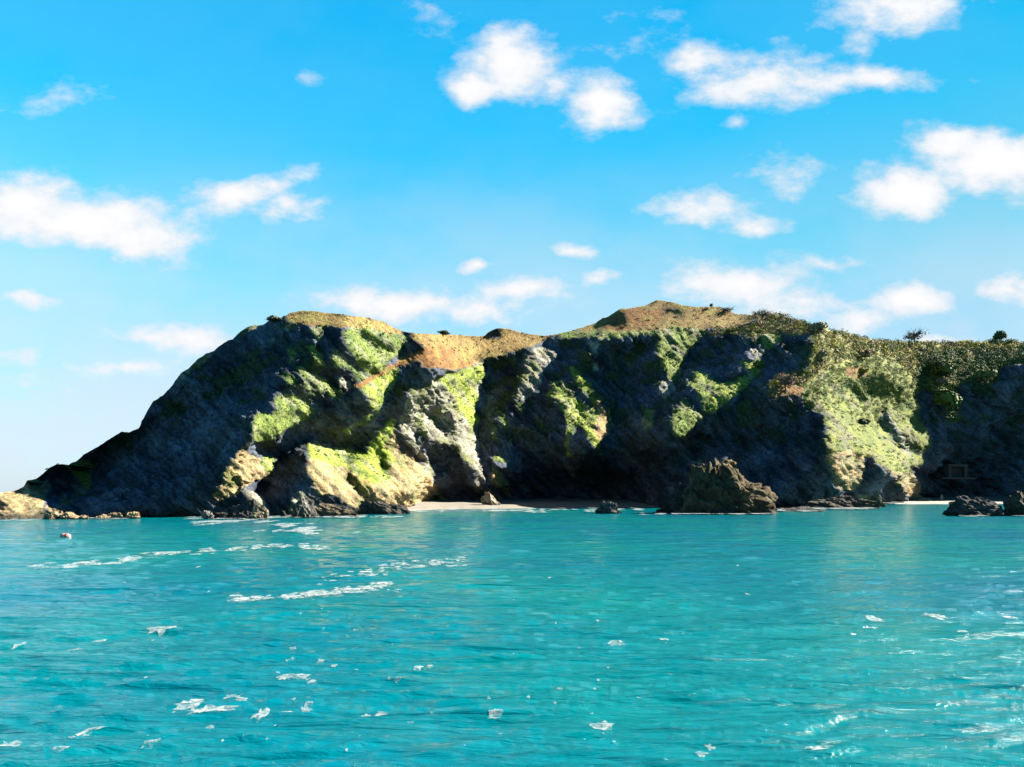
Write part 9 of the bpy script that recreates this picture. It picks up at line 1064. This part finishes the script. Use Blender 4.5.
# turf tufts and ivy on the grassy faces
idx = np.argwhere(np.isin(zone, ['G', 'Y', 'V']) & (PYg < 500) & (rs.rand(*zone.shape) < np.where(zone == 'V', .25, 1))); idx = idx[rs.permutation(len(idx))[:1900]]
cen = []; rad = []; cl = []
for i, j in idx:
    r = rs.uniform(.3, .8)*Yd[i,j]/450; k = [(.085,.125,.02),(.055,.085,.02),(.13,.16,.025),(.035,.06,.016)][rs.randint(4)]
    if mixn[i,j] < -.05 and rs.rand() < .6: r *= 1.5; k = (.035,.065,.015)
    cen.append((Xd[i,j], Yd[i,j], Zd[i,j])); rad.append((r, r, r*.7)); cl.append(k)
idx = np.argwhere(np.isin(zone, ['B', 'O']) & (PYg < 500)); idx = idx[rs.permutation(len(idx))[:200]]
for i, j in idx:
    r = rs.uniform(.4, 1.0)*Yd[i,j]/450; k = [(.15,.08,.03),(.10,.06,.03),(.17,.13,.04),(.05,.06,.02)][rs.randint(4)]
    cen.append((Xd[i,j], Yd[i,j], Zd[i,j])); rad.append((r*1.3, r, r*.5)); cl.append(k)
idx = np.argwhere((zone == ' ') & (PYg < 500) & (mixn > .12)); idx = idx[rs.permutation(len(idx))[:1500]]
for i, j in idx:
    r = rs.uniform(.5, 1.2)*Yd[i,j]/450
    cen.append((Xd[i,j], Yd[i,j], Zd[i,j])); rad.append((r, r, r*.8)); cl.append((.03,.045,.015))
V, F, K = leafmass(cen, rad, cl, 16, .34)
o = mesh_np('turf', V, F, M_LEAF, K, smooth=False); tag(o, 'tufted grass and ivy growing over the sunlit cliff faces', 'grass', kind='stuff')
def _bark(n, p, link):
    p.inputs['Base Color'].default_value = (.06, .045, .03, 1); p.inputs['Roughness'].default_value = .9
M_BARK = material('bark', _bark)
def bush(name, cat, label, px, py, wpx, hpx, colr, bare=False, group=None, nq=900):
    b = ground(px, py); b.y -= 1.0
    r = wpx/2/FOC*b.y; h = hpx/FOC*b.y
    e = bpy.data.objects.new(name, None); C.objects.link(e); e.location = b; tag(e, label, cat, group)
    # trunk and limbs
    V = []; F = []; rb = random.Random(int(px*7))
    def limb(p0, p1, r0, r1):
        d = (p1-p0).normalized(); a = d.orthogonal().normalized(); c = d.cross(a); o_ = len(V)
        for p, q in ((p0, r0), (p1, r1)):
            for k in range(5):
                t = k*2*math.pi/5; V.append(p+a*math.cos(t)*q+c*math.sin(t)*q)
        for k in range(5): F.append((o_+k, o_+(k+1) % 5, o_+5+(k+1) % 5, o_+5+k))
    top = Vector((0, 0, h*.35)); limb(Vector((0, 0, -h*.2)), top, r*.06, r*.045)
    for k in range(26 if bare else 9):
        a = rb.uniform(0, 6.28); q = Vector((math.cos(a)*r*rb.uniform(.3, .9), math.sin(a)*r*.8*rb.uniform(.2, .9), h*rb.uniform(.45, .95)))
        mid = top.lerp(q, .5)+Vector((0, 0, h*.06)); limb(top, mid, r*.03, r*.02); limb(mid, q, r*.02, r*.008)
        if bare:
            for _ in range(4):
                s = q+Vector((rb.gauss(0, r*.2), rb.gauss(0, r*.2), abs(rb.gauss(0, h*.12)))); limb(mid, s, r*.014, r*.005)
    me = bpy.data.meshes.new('trunk'); me.from_pydata([tuple(v) for v in V], [], F); me.materials.append(M_BARK)
    to = bpy.data.objects.new('trunk', me); C.objects.link(to); to.parent = e
    cs = []; rr_ = []; cc2 = []
    for k in range(9):
        a = rb.uniform(0, 6.28); s = rb.uniform(.1, .6)
        cs.append((math.cos(a)*r*s, math.sin(a)*r*s*.8, h*rb.uniform(.25, .6))); q = rb.uniform(.35, .55)
        rr_.append((r*q, r*q, h*q*.75)); f = rb.uniform(.7, 1.25); cc2.append(tuple(c*f for c in colr))
    V, F, K = leafmass(cs, rr_, cc2, (nq//3 if bare else nq)//9, .13 if bare else .2)
    mesh_np('crown', V, F, M_LEAF, K, smooth=False, parent=e)
    return e
GB = 'bushes on the right hand hill'
bush('tree', 'tree', 'round dark green tree standing alone on the right skyline', 1000, 342, 17, 12, (.03,.055,.025), nq=1300)
bush('tree', 'tree', 'tiny dark tree on the golden hilltop skyline', 711, 308.5, 5, 6, (.03,.04,.02), nq=300)
bush('bare_tree', 'tree', 'leafless grey brown tree on the skyline right of the hill', 914, 343, 26, 13, (.11,.09,.07), True, nq=900)
bush('bare_tree', 'tree', 'low bare whitish tree on the skyline beside the golden hilltop', 727, 313, 16, 6, (.13,.11,.09), True)
bush('bare_tree', 'tree', 'pinkish bare tree on the skyline above the shaded hollow', 762, 320, 22, 10, (.15,.11,.09), True)
bush('bare_tree', 'tree', 'leafless reddish brown tree leaning over the dark cliff', 785, 390, 26, 16, (.12,.07,.055), True, nq=1600)
bush('bush', 'bush', 'tan rounded bush at the right rim of the shaded hollow', 818, 364, 24, 16, (.14,.12,.06), False, GB, 1500)
bush('bush', 'bush', 'golden brown bush near the middle of the scrubby hill', 861, 361, 22, 12, (.16,.11,.045), False, GB, 1200)
bush('bush', 'bush', 'pale tan bush on the skyline above the shaded hollow', 818, 334, 24, 12, (.15,.125,.07), False, GB, 1300)
bush('bush', 'bush', 'dark green ivy mound low on the sunlit scrubby slope', 884, 396, 18, 16, (.025,.06,.018), False, GB, 1300)
bush('bush', 'bush', 'big round olive bush standing above the ravine', 943, 377, 32, 18, (.075,.08,.022), False, GB, 2200)
bush('bush', 'bush', 'large bright green bush overhanging the dark ravine', 946, 416, 32, 30, (.06,.09,.02), False, GB, 2600)
bush('bush', 'bush', 'light green bush right at the upper edge of the ravine shade', 986, 382, 24, 14, (.085,.10,.03), False, GB, 1600)
bush('bush', 'bush', 'small pinkish brown bush below the round olive bush', 941, 385, 14, 7, (.15,.10,.07), False, GB, 900)
bush('bush', 'bush', 'yellow flowering gorse bush beside the golden brown bush', 862, 374, 18, 7, (.22,.18,.015), False, GB, 900)
bush('bush', 'bush', 'dark blue green bush on the grassy shoulder', 862, 427, 18, 9, (.03,.06,.03), False, GB, 1100)
bush('bush', 'bush', 'bright green bush at the top of the shaded ridge', 757, 370, 14, 12, (.07,.11,.02), False, GB, 1000)
bush('bush', 'bush', 'small dark bush on the skyline of the saddle', 443, 335, 16, 4.5, (.03,.04,.02), False, None, 700)
bush('bush', 'bush', 'grey green windswept bush on the left headland skyline', 273, 323.5, 22, 7, (.04,.045,.03), False, None, 900)
# ---------------------------------------------------------------- old shelter wall in the ravine
def _stone(n, p, link):
    tc = n('ShaderNodeTexCoord'); a = n('ShaderNodeTexBrick', {'Vector': tc.outputs['Object'], 'Color1': (.045, .043, .043, 1), 'Color2': (.03, .03, .03, 1), 'Mortar': (.03, .03, .03, 1), 'Scale': 1.2})
    link(a.outputs['Color'], p.inputs['Base Color']); p.inputs['Roughness'].default_value = .9
M_STONE = material('stone wall', _stone)
def boxm(name, x0, x1, y0, y1, z0, z1, parent):
    bm = bmesh.new(); bmesh.ops.create_cube(bm, size=1)
    for v in bm.verts: v.co = Vector(((x0+x1)/2+v.co.x*(x1-x0), (y0+y1)/2+v.co.y*(y1-y0), (z0+z1)/2+v.co.z*(z1-z0)))
    bmesh.ops.bevel(bm, geom=bm.edges[:], offset=.08, segments=1, affect='EDGES')
    me = bpy.data.meshes.new(name); bm.to_mesh(me); bm.free(); me.materials.append(M_STONE)
    o = bpy.data.objects.new(name, me); C.objects.link(o); o.parent = parent; return o
b = ground(958, 477); q_ = (np.abs(PXg-958) < 20) & (PYg > 462) & (PYg < 481); b.y = float(Yd[q_].min())-3.5; b.x = (958-512)/800*b.y; b.z = 10+(491-477.5)/800*b.y
e = bpy.data.objects.new('stone_shelter', None); C.objects.link(e); e.location = b
tag(e, 'grey stone shelter with a wide square opening in the dark ravine', 'shelter')
s = b.y/800
boxm('pillar', -9*s, -6.6*s, 0, 3, 0, 11*s, e); boxm('pillar', 7*s, 9.4*s, 0, 3, 0, 11*s, e)
boxm('lintel', -9.3*s, 9.7*s, -.2, 3.2, 11*s+.003, 13.2*s, e); boxm('back_wall', -9.2*s, 9.6*s, 8, 9, 0, 13*s, e)
boxm('side_wall', -9.2*s, -8.4*s, 3.01, 7.99, 0, 13*s, e); boxm('side_wall', 8.8*s, 9.6*s, 3.01, 7.99, 0, 13*s, e); boxm('roof', -9.2*s, 9.6*s, 3.3, 9, 13*s+.01, 13.6*s, e)
boxm('terrace', -16*s, 17*s, -1, 9.5, -1.6*s, -.003, e)
# ---------------------------------------------------------------- buoy
def _paint(c):
    def f(n, p, link):
        tc = n('ShaderNodeTexCoord'); a = n('ShaderNodeTexNoise', {'Vector': tc.outputs['Object'], 'Scale': 3., 'Detail': 5.})
        m = n('ShaderNodeMix', {0: a.outputs['Fac'], 6: (*[q*.75 for q in c], 1), 7: (*c, 1)}, data_type='RGBA'); link(m.outputs[2], p.inputs['Base Color']); p.inputs['Roughness'].default_value = .4
    return f
M_WHITE = material('white plastic', _paint((.36, .25, .23))); M_PINK = material('faded red plastic', _paint((.36, .09, .08)))
def lathe(name, prof, mat, parent, seg=32, axis='Z'):
    a = np.linspace(0, 2*np.pi, seg, endpoint=False); P = np.array(prof)
    x = P[:,0][:,None]*np.cos(a); y = P[:,0][:,None]*np.sin(a); z = P[:,1][:,None]+0*a
    co = np.stack([x, y, z], -1).reshape(-1, 3)
    if axis == 'X': co = co[:,[2, 1, 0]]
    n, m = len(P), seg; F = [(i*m+j, i*m+(j+1) % m, (i+1)*m+(j+1) % m, (i+1)*m+j) for i in range(n-1) for j in range(m)]
    return mesh_np(name, co, F, mat, parent=parent)
b = sea(65.5, 537.2); e = bpy.data.objects.new('buoy', None); C.objects.link(e); e.location = b; e.rotation_euler = (0, math.radians(7), math.radians(12))
tag(e, 'small white and faded red mooring buoy floating off the headland tip', 'buoy')
bd = [(.02,-1.05),(.28,-1.0),(.48,-.82),(.58,-.5),(.6,-.1),(.6,.1),(.58,.5),(.48,.82),(.28,1.0),(.02,1.05)]
o = lathe('float', bd, M_WHITE, e, axis='X'); o.location = (0, 0, .25)
o = lathe('band', [(.6,-.26),(.63,-.24),(.63,.24),(.6,.26)], M_PINK, e, axis='X'); o.location = (.2, 0, .25)
o = lathe('end_cap', [(.02,-.22),(.16,-.2),(.42,-.02),(.5,.2)], M_PINK, e, axis='X'); o.location = (-.94, 0, .25)
o = lathe('lifting_eye', [(.05+.02*math.cos(t), .02*math.sin(t)) for t in np.linspace(0, 6.2832, 9)], M_PINK, e); o.location = (0, 0, .9); o.scale = (2, 2, 2); o.rotation_euler = (math.radians(90), 0, 0)
